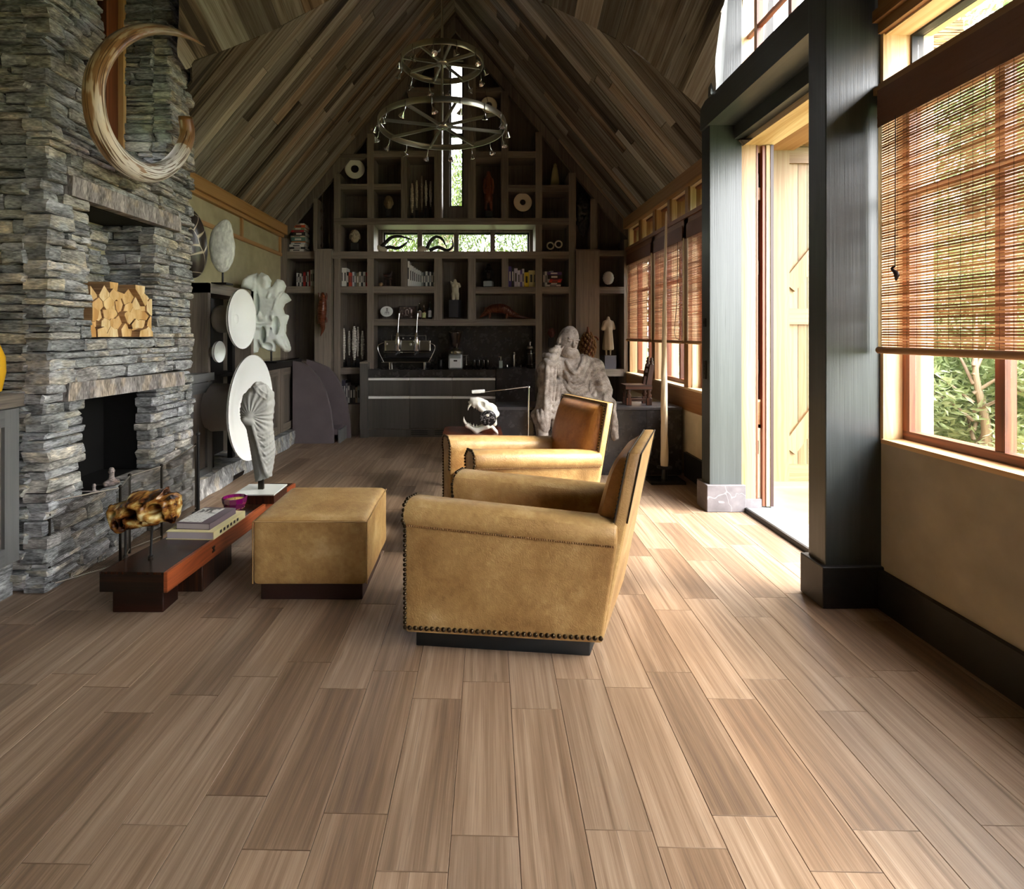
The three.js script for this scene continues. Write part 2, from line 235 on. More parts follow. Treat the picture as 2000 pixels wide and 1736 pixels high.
{ // floor of wood-look tiles, laid a degree and a half off the room's axis
  const fl = sgrp('floor');
  mesh('subfloor', wbox(XL - 0.3, -0.3, ZB - 0.3, XR + 0.3, -0.012, ZF + 0.3, 'z'), mat({ color: 0x64503e, roughness: 0.9 }), fl);
  const W = 0.1914, L = 0.683, U0 = 0.082, ph = { 0: 2.071, 1: 2.253, 2: 2.204, 3: 2.308, 4: 2.145, 5: 2.27, 6: 2.085, '-1': 2.227, '-2': 2.12, '-3': 2.29, '-4': 2.172, '-5': 2.344, '-6': 2.24, '-7': 2.12, '-8': 2.016, '-9': 2.16, '-10': 2.24 };
  const near = [], far = [];
  const plank = (w, l) => { const b = 0.0011, s = new THREE.Shape([[-w / 2, -l / 2], [w / 2, -l / 2], [w / 2, l / 2], [-w / 2, l / 2]].map(([x, y]) => new THREE.Vector2(x, y))); const g = new THREE.ExtrudeGeometry(s, { depth: 0.008, bevelEnabled: true, bevelSize: b, bevelThickness: b, bevelSegments: 1 }); g.rotateX(-Math.PI / 2); return g.translate(0, -0.01, 0); };
  const shapes = Array.from({ length: 14 }, () => guv(plank(W - 0.0036, L - 0.0036), 'z'));
  const yaw = -0.0225;
  for (let k = -19; k < 14; k++) {
    const cx = U0 + W * (k + 0.5), p0 = (ph[k] ?? rr(0, L)) % L;
    for (let n = -1; n < 14; n++) {
      const d = p0 + L * (n + 0.5), x = cx * Math.cos(yaw) + d * Math.sin(-yaw), z = -d * Math.cos(yaw) + cx * Math.sin(-yaw);
      if (x < XL - 0.25 || x > XR + 0.25 || z < ZB - 0.2) continue;
      const vis = d > 1.2 && Math.abs(x) < 1.05 * d + 0.3;
      (vis ? near : far).push([x, z, d]);
    }
  }
  near.sort((a, b) => a[2] - b[2]);
  near.splice(298).forEach((q) => far.push(q));
  for (const [x, z] of near) { const o = mesh('plank', pick(shapes), pick(M.floor), fl); o.position.set(x, 0, z); o.rotation.y = yaw; }
  const rest = far.map(([x, z]) => pick(shapes).clone().rotateY(yaw).translate(x, 0, z));
  for (let x = XL; x < XR; x += W) for (let z = -1; z < ZF; z += L) rest.push(pick(shapes).clone().translate(x + W / 2, 0, z + L / 2));
  if (rest.length) stuff(mesh('plank_field', rest, M.floor[1], fl));
}
{ // main ceiling: reclaimed boards running up both slopes; wide cross dormers nearer the camera
  for (const side of ['L', 'R']) {
    const s = side === 'L' ? -1 : 1, c = sgrp('ceiling'), P = (xr, d, lift = 0) => V(RIDGE + s * xr, roofY(xr) + lift, -d);
    const nUp = V(-s * 0.771, -0.637, 0);
    let n = 0;
    for (let d = side === 'L' ? 4.27 : 3.95; d < 7.62;) {
      const w = rr(0.105, 0.165), d1 = Math.min(7.64, d + w), xa = d < 6.2 ? table(INV[side], d) : 0, xb = d1 < 6.2 ? table(INV[side], d1) : 0;
      const loF = (q) => side === 'L' && q < 4.5 ? lerp(1.93, 2.05, clamp((q - 4.26) / 0.24)) : 2.435; let lo = loF(d), loB = loF(d1), hiA = Math.min(2.43, xa), hiB = Math.min(2.43, xb);
      const cuts = [lo]; for (let q = lo - rr(0.3, 1.3); q > Math.max(hiA, hiB) + 0.15; q -= rr(0.6, 1.5)) cuts.push(q);
      cuts.push(null);
      for (let i = 0; i < cuts.length - 1; i++) {
        const a0 = cuts[i], a1 = i ? a0 : loB, b0 = cuts[i + 1] ?? hiA, b1 = cuts[i + 1] ?? hiB, g = 0.0015, lift = nUp.clone().multiplyScalar(rr(0, 0.012));
        if (a0 - Math.min(b0, b1) < 0.03) continue;
        const q = [P(a0 - g, d + g), P(a1 - g, d1 - g), P(b1 + g, d1 - g), P(b0 + g, d + g)].map((p) => p.add(lift)), ou = rr(0, 5), ov = rr(0, 5), uv = [[d, a0 * 1.57], [d1, a1 * 1.57], [d1, b1 * 1.57], [d, b0 * 1.57]].map(([x, y]) => [x + ou, y + ov]);
        mesh('board', prism(s > 0 ? q : q.slice().reverse(), nUp.clone().multiplyScalar(-0.02), s > 0 ? uv : uv.slice().reverse()), pick(M.barn), c); n++;
      }
      d = d1;
    }
    // roof deck above the boards
    const q = [P(2.7, 4.55, 0.1), P(2.7, 8.3, 0.1), P(-0.02, 8.3, 0.1), P(-0.02, 6.2, 0.1)];
    mesh('roof_deck', prism(s > 0 ? q : q.slice().reverse(), nUp.clone().multiplyScalar(-0.08)), M.nearBlack, c);
    // cross dormer boards, running towards the camera and rising
    const c2 = sgrp('ceiling'), N = (xr, d, lift = 0) => V(RIDGE + s * xr, roofY(xr) + 0.35 * (table(VAL[side], xr) - d) + lift, -d);
    const EDGE = s > 0 ? [[2.2, 2.5], [2.4, 2.24], [2.9, 2.0], [3.4, 1.965], [3.77, 2.005], [4.13, 2.095], [4.47, 2.24]] : [[0, 1.7], [3.4, 1.7], [3.75, 1.76], [4.0, 1.85], [4.24, 1.95], [4.5, 2.5]];
    for (let xr = 0; xr < 2.44;) {
      const w = rr(0.13, 0.2), x1 = Math.min(2.44, xr + w), da = table(VAL[side], xr), db = table(VAL[side], x1), xm = (xr + x1) / 2;
      const st = [[1.2, rr(2.2, 3.4)]]; st.push([st[0][1], null]);
      for (const [e0, e1] of st) {
        const f0 = e1 ?? da, f1 = e1 ?? db, g = 0.0015, ou = rr(0, 5), ov = rr(0, 5), lift = -rr(0, 0.012);
        // over the door the boards stop at the opening of the dormer window
        const quads = [];
        if (x1 > 1.69) { const K = 30; for (let k = 0; k < K; k++) { const t0 = k / K, t1 = (k + 1) / K, L0 = lerp(e0, f0, t0), L1 = lerp(e0, f0, t1), X0 = Math.min(x1, table(EDGE, L0)), X1 = Math.min(x1, table(EDGE, L1)), fr = (X) => (X - xr) / (x1 - xr); if (X0 > xr + 0.003 && X1 > xr + 0.003) quads.push([[xr, L0], [X0, lerp(L0, lerp(e0, f1, t0), fr(X0))], [X1, lerp(L1, lerp(e0, f1, t1), fr(X1))], [xr, L1]]); } } else quads.push([[xr + g, e0 + g], [x1 - g, e0 + g], [x1 - g, f1 - g], [xr + g, f0 - g]]);
        const gs = quads.map((Q) => { const q = Q.map(([x, d]) => N(x, d, lift)), uv = Q.map(([x, d]) => [x + ou, d + ov]); return prism(s > 0 ? q.slice().reverse() : q, V(0, 0.02, 0), s > 0 ? uv.slice().reverse() : uv); });
        if (gs.length) mesh('board', gs, pick(M.barn), c2);
      }
      xr = x1;
    }
  }
  // closing shell above everything seen
  const sh = sgrp('roof'), B = (...a) => mesh('roof_panel', box(...a), M.nearBlack, sh);
  B(-3.1, 8.1, -6.4, 2.6, 8.3, ZF + 0.3); B(-3.1, 2.9, -8.3, -2.86, 8.3, ZF + 0.3);
  B(2.3, 4.75, -8.3, 2.5, 8.3, ZF + 0.3); B(2.3, 3.35, -2.75, 2.5, 4.8, ZF + 0.3); B(2.3, 3.0, -8.3, 2.5, 4.8, -4.6);
  B(-3.1, 2.9, ZF, 2.6, 8.3, ZF + 0.2);
  mesh('roof_panel', extr([[-3.1, 8.3], [-3.1, 2.95 - 0.3], [RIDGE, RY + 0.35], [2.6, 2.75], [2.6, 8.3]], 0.1).translate(0, 0, -6.45), M.nearBlack, sh);
  B(1.55, 4.6, -4.7, 2.5, 4.7, -2.2);                                         // dormer lid
  B(1.7, 3.3, -2.75, 2.4, 4.7, -2.68);
}
{ // ceiling trim: gable boards and the two eave beams
  const t = sgrp('trim'); const s = 1;
  for (const k of [-1, 1]) { const A = V(RIDGE + k * 2.435, roofY(2.435) - 0.02, -7.62), Bq = V(RIDGE, RY - 0.02, -7.62), dn = V(0, -0.19, 0); const q = [A, Bq, Bq.clone().add(dn), A.clone().add(dn)]; mesh('gable_board', guv(prism(k < 0 ? q : q.slice().reverse(), V(0, 0, -0.06)), 'y'), M.darkPanel, t); }
  const tl = sgrp('trim');
  mesh('eave_beam', wbox(XL, 2.8, -7.62, XL + 0.09, 2.93, -4.3, 'z'), M.firTrim = mat({ map: T.fir, color: new THREE.Color(0.62, 0.45, 0.27), roughness: 0.5 }), tl);
  mesh('eave_fillet', wbox(XL, 2.76, -7.6, XL + 0.05, 2.8, -4.3, 'z'), M.firTrim, tl);
  const tr = sgrp('trim');
  mesh('eave_beam', wbox(XR - 0.06, 2.88, -7.62, XR + 0.1, 3.02, -4.5, 'z'), M.firDark, tr);
}
// ---------- left wall ----------
{
  const w = struct(mesh('wall_left', [wbox(XL - 0.12, 0, ZB - 0.2, XL, 3.4, -4.2), wbox(XL - 0.12, 0, -3.3, XL, 5, ZF), wbox(XL - 0.12, 0, -4.2, XL, 2.66, -3.3), wbox(XL - 0.12, 4.9, -4.2, XL, 5, -3.3)], M.olive));
  const t = sgrp('trim'), B = (name, ...a) => mesh(name, wbox(...a), M.firTrim, t);
  B('wall_batten', XL, 2.5, -7.6, XL + 0.022, 2.545, -4.4, 'z'); 
  for (const z of [-7.55, -6.32, -5.06]) B('wall_batten', XL, 2.545, z - 0.025, XL + 0.022, 2.76, z + 0.025, 'y');
}
// ---------- back wall ----------
const SLIT = [xAt(878, 7.98), xAt(905, 7.98), 3.28, 5.42], ROW = [xAt(748, 7.98), xAt(1034, 7.98), yAt(493, 7.98), yAt(453, 7.98)];
{
  const R = ([a, b, c, d]) => [[a, c], [a, d], [b, d], [b, c]];
  const g = extr([[-3, 0], [2.4, 0], [2.4, roofY(2.705) + 0.05], [RIDGE, RY + 0.12], [-3, roofY(2.695) + 0.05]], 0.16, 0, [R(SLIT), R(ROW)]).translate(0, 0, ZB - 0.16);
  struct(mesh('wall_back', guv(g, 'y'), M.darkPanel));
  const glazed = (x0, x1, y0, y1, nx, ny, name) => {
    const w = sgrp('window'); w.name = numbered('window_' + name);
    const fr = (a, b, c, d) => mesh('frame', wbox(a, c, ZB - 0.12, b, d, ZB - 0.05), M.nearBlack, w), e = 0.025;
    fr(x0, x0 + e, y0 + e, y1 - e); fr(x1 - e, x1, y0 + e, y1 - e); fr(x0, x1, y0, y0 + e); fr(x0, x1, y1 - e, y1);
    for (let i = 1; i < nx; i++) { const x = lerp(x0, x1, i / nx); mesh('mullion', wbox(x - 0.035, y0, ZB - 0.14, x + 0.035, y1, ZB - 0.02), M.darkPanel, w); }
    for (let i = 1; i < ny; i++) { const y = lerp(y0, y1, i / ny); mesh('mullion', wbox(x0, y - 0.02, ZB - 0.12, x1, y + 0.02, ZB - 0.04), M.nearBlack, w); }
    for (let i = 0; i < nx; i++) mesh('pane', box(lerp(x0, x1, i / nx) + e, y0 + e, ZB - 0.09, lerp(x0, x1, (i + 1) / nx) - e, y1 - e, ZB - 0.086), M.glass, w);
  };
  glazed(...SLIT, 1, 2, '1'); glazed(...ROW, 4, 1, '2');
}
// ---------- rear wall behind the camera ----------
{
  struct(mesh('wall_rear', [box(-3, 0, ZF, 2.4, 3.2, ZF + 0.2)], M.olive));
}
// ---------- right wall ----------
const XO = XR + 0.26;                                                          // outer face
{
  const w = sgrp('wall_right');
  // near bay: low wall, sill, rails, head
  mesh('low_wall', guv(box(XR, 0, ZF, XO, 0.855, -2.835)), M.beige, w);
  mesh('window_sill', wbox(XR - 0.012, 0.855, ZF, XO, 0.877, -2.82, 'z'), mat({ map: T.fir, color: new THREE.Color(0.85, 0.72, 0.62) }), w);
  mesh('rail', [wbox(XR - 0.02, 2.6, ZF, XO, 2.715, -2.83, 'z'), wbox(XR - 0.045, 2.655, ZF, XR, 2.69, -2.83, 'z')], M.firDark, w);
  mesh('head', [wbox(XR - 0.02, 2.975, ZF, XO, 3.4, -2.83, 'z'), wbox(XR - 0.05, 3.03, ZF, XR, 3.09, -2.83, 'z')], M.firDark, w);
  mesh('reveal', [wbox(XR, 0.87, -2.87, XO, 2.98, -2.82, 'y')], M.fir, w);
  mesh('reveal', [wbox(XR + 0.01, 2.965, ZF, XO, 2.978, -2.83, 'z'), wbox(XR + 0.01, 2.715, ZF, XO, 2.722, -2.83, 'z')], M.fir, w);
  mesh('solid_wall', box(XR - 0.01, 0.8, ZF, XO + 0.01, 3.0, 0.98), M.beige, w);
  // far bay
  mesh('low_wall', guv(box(XR, 0, -4.4, XO, 0.69, -8.1)), M.cream, w);
  mesh('apron', wbox(XR - 0.02, 0.66, -4.4, XO, 0.87, -7.62, 'z'), mat({ map: T.fir, color: new THREE.Color(0.42, 0.28, 0.17), roughness: 0.4 }), w);
  mesh('window_sill', wbox(XR - 0.03, 0.87, -4.4, XO, 0.89, -7.62, 'z'), M.fir, w);
  mesh('rail', [wbox(XR - 0.02, 2.37, -4.4, XR + 0.1, 2.6, -7.62, 'z'), wbox(XR + 0.1, 2.5, -4.4, XO, 2.6, -7.62, 'z'), wbox(XR - 0.04, 2.57, -4.4, XR, 2.61, -7.62, 'z')], mat({ map: T.fir, color: new THREE.Color(0.3, 0.17, 0.1), roughness: 0.5 }), w);
  mesh('head', wbox(XR, 2.88, -4.4, XO, 3.1, -7.7, 'z'), M.firDark, w);
  mesh('wall_end', box(XR, 0, -7.6, XO, 3.0, -8.1), M.darkPanel, w);
  for (const d of [5.43, 6.44]) mesh('post', wbox(XR - 0.02, 0.87, -d - 0.055, XO, 2.6, -d + 0.055, 'y'), M.firDark, w);
  for (const d of [4.98, 5.43, 5.94, 6.44, 7.0]) mesh('post', wbox(XR - 0.015, 2.58, -d - 0.04, XO, 2.9, -d + 0.04, 'y'), M.firDark, w);
  for (const d of [4.55, 4.98, 5.43, 5.94, 6.44, 7.0, 7.58]) mesh('reveal', wbox(XR + 0.005, 2.6, -d - 0.045, XR + 0.062, 2.88, -d + 0.045, 'y'), mat({ map: T.fir, color: new THREE.Color(1, 1, 0.88) }), w);
  for (const d of [5.37, 6.38, 7.56]) mesh('reveal', wbox(XR + 0.02, 0.88, -d - 0.06, XO, 2.4, -d, 'y'), M.fir, w);
  mesh('reveal', wbox(XR + 0.01, 2.872, -4.5, XO, 2.884, -7.6, 'z'), M.fir, w);
  // upper closing wall above the far bay
  mesh('upper_wall', box(XR + 0.02, 3.02, -4.5, XO, 3.4, -8.1), M.nearBlack, w);
}
function wallWindow(name, d0, d1, y0, y1, bars, rails, m = M.red, x = XR + 0.13, f = 0.045) {  // glazed frame in the right wall
  const w = sgrp('window'); w.name = numbered('window_' + name);
  const fr = (nm, a, b, c, e, t = 0.03) => mesh(nm, wbox(x - t, c, -a, x + t, e, -b, Math.abs(a - b) > Math.abs(c - e) ? 'z' : 'y'), m, w);
  fr('frame', d0, d0 + f, y0 + f, y1 - f); fr('frame', d1 - f, d1, y0 + f, y1 - f); fr('frame', d0, d1, y0, y0 + f); fr('frame', d0, d1, y1 - f, y1);
  for (const d of bars) fr('mullion', d - 0.022, d + 0.022, y0 + f, y1 - f, 0.025);
  for (const y of rails) fr('glazing_bar', d0 + f, d1 - f, y - 0.014, y + 0.014, 0.018);
  const e = [d0 + f, ...bars.flatMap((d) => [d - 0.02, d + 0.02]), d1 - f], ys = [y0 + f, ...rails, y1 - f];
  for (let i = 0; i < e.length; i += 2) for (let k = 0; k < ys.length - 1; k++) mesh('pane', box(x - 0.002, ys[k] + 0.01, -e[i] - 0.002, x + 0.002, ys[k + 1] - 0.01, -e[i + 1] + 0.002), M.glass, w);
}
wallWindow('4', -0.98, 2.82, 0.877, 2.6, [2.3, 1.76, 1.22, 0.68, 0.14, -0.4], [2.14]);
wallWindow('5', -0.98, 2.82, 2.722, 2.965, [2.02, 1.1, 0.2], [], M.nearBlack, XR + 0.17, 0.012);
wallWindow('6', 5.49, 6.38, 0.89, 2.5, [5.93], [2.0]); wallWindow('7', 6.5, 7.5, 0.89, 2.5, [7.0], [2.0]); wallWindow('8', 4.5, 5.37, 0.89, 2.5, [4.93], [2.0]);
wallWindow('9', 4.5, 7.58, 2.61, 2.872, [4.98, 5.43, 5.94, 6.44, 7.0], [], M.red, XR + 0.085, 0.02);
{ // baseboards
  struct(mesh('baseboard_right', wbox(XR - 0.03, 0, ZF, XR + 0.02, 0.2, -2.82, 'z'), M.black));
  struct(mesh('baseboard_far', wbox(XR - 0.03, 0, -4.5, XR + 0.02, 0.24, -5.46, 'z'), M.black));
}
// ---------- the two columns, the beam and the doorway ----------
{
  const col = (d0, d1, x0, baseM, capM) => { const c = sgrp('trim'); c.name = numbered('trim_column');
    mesh('shaft', guv(new RoundedBoxGeometry(2.12 - x0, 4.4, d1 - d0, 1, 0.006).translate((2.12 + x0) / 2, 2.2, -(d0 + d1) / 2)), M.column, c);
    mesh('plinth_block', guv(new RoundedBoxGeometry(2.14 - x0 + 0.03, 0.215, d1 - d0 + 0.05, 1, 0.006).translate((2.14 + x0 - 0.03) / 2, 0.1075, -(d0 + d1) / 2)), baseM, c);
    return c; };
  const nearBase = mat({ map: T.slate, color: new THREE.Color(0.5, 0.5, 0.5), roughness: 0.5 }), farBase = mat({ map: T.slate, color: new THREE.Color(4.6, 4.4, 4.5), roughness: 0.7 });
  col(2.84, 2.99, 1.815, nearBase); col(4.365, 4.52, 1.86, farBase);
  const b = sgrp('trim'); b.name = numbered('trim_beam');
  mesh('beam', wbox(1.84, 3.09, -2.86, 2.1, 3.3, -4.5, 'z'), M.column, b);
  mesh('door_head', wbox(2.06, 2.98, -2.9, 2.34, 3.12, -4.5, 'z'), M.column, b);
  mesh('head_lining', wbox(2.14, 2.935, -2.95, 2.38, 2.985, -4.42, 'z'), M.fir, b);
  const j = sgrp('trim'); j.name = numbered('trim_jamb');
  mesh('jamb', [wbox(2.12, 0.1, -4.37, 2.236, 2.94, -4.45), wbox(2.1, 0, -4.45, 2.4, 2.98, -4.56)], mat({ map: T.fir, color: new THREE.Color(0.5, 0.42, 0.34), roughness: 0.5 }), j);
  mesh('jamb_block', guv(box(2.1, 0, -4.35, 2.27, 0.1, -4.46)), farBase, j);
  mesh('jamb', wbox(2.1, 0, -2.875, 2.36, 2.98, -2.94), M.fir, j);
  mesh('jamb_edge', wbox(2.236, 0.04, -4.365, 2.248, 2.93, -4.44), M.red, j); mesh('hinge_gap', box(2.248, 0.04, -4.425, 2.288, 2.93, -4.45), M.nearBlack, j);
  mesh('door_stop', wbox(2.288, 0.04, -4.37, 2.312, 2.93, -4.43), M.red, j); mesh('leaf_edge', wbox(2.312, 0.04, -4.36, 2.344, 2.93, -4.43), mat({ map: T.fir, color: new THREE.Color(0.5, 0.45, 0.4) }), j); mesh('seal', box(2.344, 0.04, -4.355, 2.368, 2.93, -4.43), mat({ color: 0x2a0f0a, roughness: 0.5 }), j);
  for (const y of [0.45, 1.1, 1.9, 2.6]) mesh('hinge', cyl(0.011, 0.011, V(2.268, y, -4.41), V(2.268, y + 0.11, -4.41)), M.bronze, j);
  const th = sgrp('trim'); th.name = numbered('trim_threshold');
  mesh('threshold', guv(box(2.15, -0.05, -2.96, 2.42, 0.03, -4.5)), mat({ map: T.plaster, color: 0x74787a, roughness: 0.7 }), th);
  mesh('threshold_edge', box(2.13, -0.01, -2.96, 2.15, 0.036, -4.5), M.black, th);
}
{ // dormer above the beam: grey cheek, timber lining, glazed light
  const d = sgrp('trim'); d.name = numbered('trim_dormer');
  const ch = (a, b, y0, y1, m, t) => mesh('cheek', guv(prism([V(a[0], y0, -a[1]), V(b[0], y0, -b[1]), V(b[0] + t, y1, -b[1] + t * 0.6), V(a[0] + t, y1, -a[1] + t * 0.6)], V(0, 0, -0.05))), m, d);
  ch([1.82, 4.25], [2.08, 4.47], 3.29, 4.65, M.cheek = mat({ map: T.col, color: new THREE.Color(0.75, 0.78, 0.78), roughness: 0.5 }), 0.05);
  ch([2.08, 4.47], [2.3, 4.5], 3.25, 4.65, M.fir, 0.12);
  ch([1.9, 2.95], [2.3, 2.9], 3.25, 4.65, M.fir, -0.02);
  mesh('sill_board', wbox(2.06, 3.28, -2.9, 2.4, 3.32, -4.5, 'z'), M.fir, d);
  wallWindow('10', 2.9, 4.55, 3.32, 4.7, [3.35, 3.83, 4.3], [3.84], M.red, 2.22);
}
// light switches on the far column
{
  const a = thing('switch_plate', 'small black switch plate high on the dark side of the far column', 'switch', [1.855, yAt(630, 4.44), -4.44]);
  mesh('plate', rbox(-0.008, -0.035, -0.02, 0.004, 0.035, 0.02, 0.003), M.nearBlack, a); mesh('toggle', rbox(-0.014, -0.01, -0.006, 0, 0.012, 0.006, 0.002), M.bronze, a);
  const b = thing('thermostat_plate', 'taller black wall plate low on the dark side of the far column', 'switch', [1.855, yAt(722, 4.44), -4.44]);
  mesh('plate', rbox(-0.008, -0.075, -0.025, 0.004, 0.075, 0.025, 0.003), M.bronze, b); for (const y of [-0.03, 0, 0.03]) mesh('button', rbox(-0.011, y - 0.008, -0.01, 0, y + 0.008, 0.01, 0.002), M.nearBlack, b);
}
// ---------- stone chimney ----------
const FX = -2.355;
{
  const ch = struct(thing('chimney', 'tall chimney breast of dry-stacked grey slate with firebox and log niche', 'chimney'));
  delete ch.userData.kind;
  const core = [], C = (y0, y1, d0, d1, x0 = XL + 0.003, x1 = FX - 0.045) => core.push(box(x0, y0, -d0, x1, y1, -d1));
  C(0, 0.43, 3.025, 4.48); C(0.43, 1.03, 3.025, 3.28); C(0.43, 1.03, 3.99, 4.48); C(1.03, 1.385, 3.025, 4.48); C(1.385, 2.21, 3.025, 3.31); C(1.385, 2.21, 4.035, 4.48); C(2.21, 2.64, 3.025, 4.48); C(2.64, 5, 3.025, 3.42); C(2.64, 5, 4.2, 4.48);
  mesh('core', core, M.mortar, ch);
  mesh('firebox_lining', [box(XL - 0.02, 0.43, -3.27, XL + 0.01, 1.03, -4.0), box(XL, 0.425, -3.27, FX - 0.03, 0.437, -3.96), box(XL, 0.43, -3.285, FX - 0.12, 1.03, -3.275), box(XL, 0.43, -4.0, FX - 0.12, 1.03, -3.985), box(XL, 1.02, -3.28, FX - 0.05, 1.03, -3.95)], M.black, ch);
  const stones = [];
  // one stone: an eight-cornered outline swept through three rings, uneven front
  const stone = (O, U, W, u0, u1, v0, v1, w0, w1) => {
    const L = u1 - u0, Hh = v1 - v0, j = () => (rnd() - 0.5), oc = [[0, 0.12], [0.04, 0], [0.5, 0], [0.97, 0], [1, 0.15], [1, 0.8], [0.94, 1], [0.45, 1], [0.05, 1], [0, 0.82]].map(([a, b]) => [u0 + L * a + j() * Math.min(0.03, L * 0.12), v0 + Hh * b + j() * Hh * 0.22]);
    const n = oc.length, cu = (u0 + u1) / 2, cv = (v0 + v1) / 2, pos = [], ring = (s, w, jj) => oc.map(([a, b]) => [cu + (a - cu) * (1 - s * 0.02 / L), cv + (b - cv) * (1 - s * 0.011 / Hh), w + j() * jj]);
    const tilt = j() * 0.016, R = [ring(0, w0, 0), ring(0, w1 - 0.01, 0.006), ring(1, w1, 0.008)].map((r, k) => r.map(([a, b, w]) => [a, b, w + (k ? tilt * (b - cv) / Hh + tilt * (a - cu) / L : 0)]));
    const put = (q) => { const p = O.clone().addScaledVector(U, q[0]).addScaledVector(W, q[2]); pos.push(p.x, p.y + q[1], p.z); };
    const hand = U.clone().cross(V(0, 1, 0)).dot(W) > 0;
    const tri = (a, b, c) => { if (hand) { put(a); put(b); put(c); } else { put(a); put(c); put(b); } };
    for (let k = 0; k < 2; k++) for (let i = 0; i < n; i++) { const m = (i + 1) % n; tri(R[k][i], R[k][m], R[k + 1][m]); tri(R[k][i], R[k + 1][m], R[k + 1][i]); }
    const c = [cu + j() * L * 0.3, cv, w1 + j() * 0.012 + 0.004]; for (let i = 0; i < n; i++) tri(R[2][i], R[2][(i + 1) % n], c);
    const g = new THREE.BufferGeometry(); g.setAttribute('position', new THREE.Float32BufferAttribute(pos, 3)); g.computeVertexNormals();
    return guv(g, 'y');
  };
  const lay = (O, U, W, u0, u1, y0, y1, ends, weight = 1, dep = 0.12, warm = 0) => {
    for (let y = y0; y < y1 - 0.012;) {
      let h = Math.min(rr(0.034, 0.085), y1 - y); if (y1 - y - h < 0.02) h = y1 - y;
      let u = u0 + (ends ? rr(-0.018, 0.012) : 0);
      const stop = u1 + (ends ? rr(-0.012, 0.018) : 0);
      while (u < stop - 0.02) {
        let l = rr(0.1, 0.4) * (h > 0.06 ? 0.9 : 1); if (stop - u - l < 0.07) l = stop - u;
        const thin = rnd() < 0.2 && h > 0.055, pr = rr(-0.018, 0.032);
        if (thin) { const m = h * rr(0.4, 0.6); stones.push([stone(O, U, W, u + 0.002, u + l - 0.003, y + 0.001, y + m - 0.0015, -dep, pr), l * m * weight, warm]); stones.push([stone(O, U, W, u + 0.002, u + l - 0.003, y + m, y + h - 0.0015, -dep, rr(-0.018, 0.032)), l * (h - m) * weight, warm]); } else stones.push([stone(O, U, W, u + 0.002, u + l - 0.003, y + 0.001, y + h - 0.002, -dep, pr), l * h * weight, warm]);
        u += l;
      }
      y += h;
    }
  };
  const dz = V(0, 0, -1), ox = V(1, 0, 0), O = V(FX, 0, 0);
  const frontW = (a, b, y0, y1) => lay(O, dz, ox, a, b, y0, y1, true);
  frontW(2.98, 4.5, 0, 0.44); frontW(2.98, 3.26, 0.44, 1.035); frontW(3.95, 4.5, 0.44, 1.02); frontW(2.98, 3.1, 1.035, 1.14); frontW(4.33, 4.5, 1.02, 1.12); frontW(2.98, 4.5, 1.135, 1.39); frontW(2.98, 3.31, 1.39, 2.215); frontW(4.0, 4.5, 1.39, 2.215); frontW(2.98, 3.13, 2.215, 2.33); frontW(4.28, 4.5, 2.215, 2.33); frontW(2.98, 4.5, 2.33, 2.66); frontW(2.98, 3.42, 2.66, 4.3); frontW(4.17, 4.5, 2.66, 4.6);
  const nearS = V(FX - 0.1, 0, -2.985), left = V(-1, 0, 0), toCam = V(0, 0, 1);
  lay(nearS, left, toCam, 0.0, 0.46, 0, 4.0, false, 0.6, 0.1, 1);
  lay(V(FX - 0.1, 0, -4.17), left, toCam, 0.02, 0.32, 2.66, 4.6, false, 0.5, 0.1, 1);         // return of the upper slot
  lay(V(FX - 0.1, 0, -4.0), left, toCam, 0.0, 0.36, 1.39, 2.21, false, 0.5, 0.1, 1);          // right cheek of the log niche
  lay(V(XL + 0.02, 0, 0), dz, ox, 3.3, 4.0, 1.39, 2.21, false, 0.3, 0.05, 1);                  // its back
  stones.sort((a, b) => b[1] - a[1]);
  stones.forEach(([g, , warm], i) => { if (i < 299) mesh('stone', g, warm && rnd() < 0.6 ? pick([M.stone[2], M.stone[6], M.stone[3]]) : pick(M.stone), ch); });
  for (let k = 0; k < 4; k++) stuff(mesh('small_stones', stones.slice(299).filter((_, i) => i % 4 === k).map((s) => s[0]), M.stone[[0, 1, 2, 4][k]], ch));
  const lin = (d0, d1, y0, y1, slope) => guv(prism([V(FX + 0.03, y0, -d0), V(FX + 0.035, y0 - slope, -d1), V(FX + 0.03, y1 - slope, -d1), V(FX + 0.035, y1, -d0)], V(-0.36, 0, 0)), 'z');
  mesh('lintel', lin(3.1, 4.33, 1.035, 1.14, 0.02), M.lintel, ch);
  mesh('lintel', lin(3.13, 4.28, 2.215, 2.33, -0.005), M.lintel, ch);
  mesh('slot_sill', guv(box(XL, 2.6, -3.4, FX - 0.02, 2.665, -4.18)), M.stone[2], ch);
}
{ // the slot window between the two shoulders of the chimney
  const w = sgrp('window'); w.name = 'window_11';
  mesh('frame', wbox(XL - 0.06, 2.66, -4.0, XL + 0.02, 4.8, -4.13), M.red, w); mesh('frame', wbox(XL - 0.06, 2.66, -3.36, XL + 0.02, 4.8, -3.44), M.red, w);
  mesh('jamb_lining', wbox(XL - 0.06, 2.66, -4.13, XL + 0.06, 4.8, -4.165), mat({ map: T.fir, color: new THREE.Color(0.95, 0.75, 0.5) }), w);
  mesh('pane', box(XL - 0.03, 2.68, -3.44, XL - 0.026, 4.8, -4.0), M.glass, w);
}
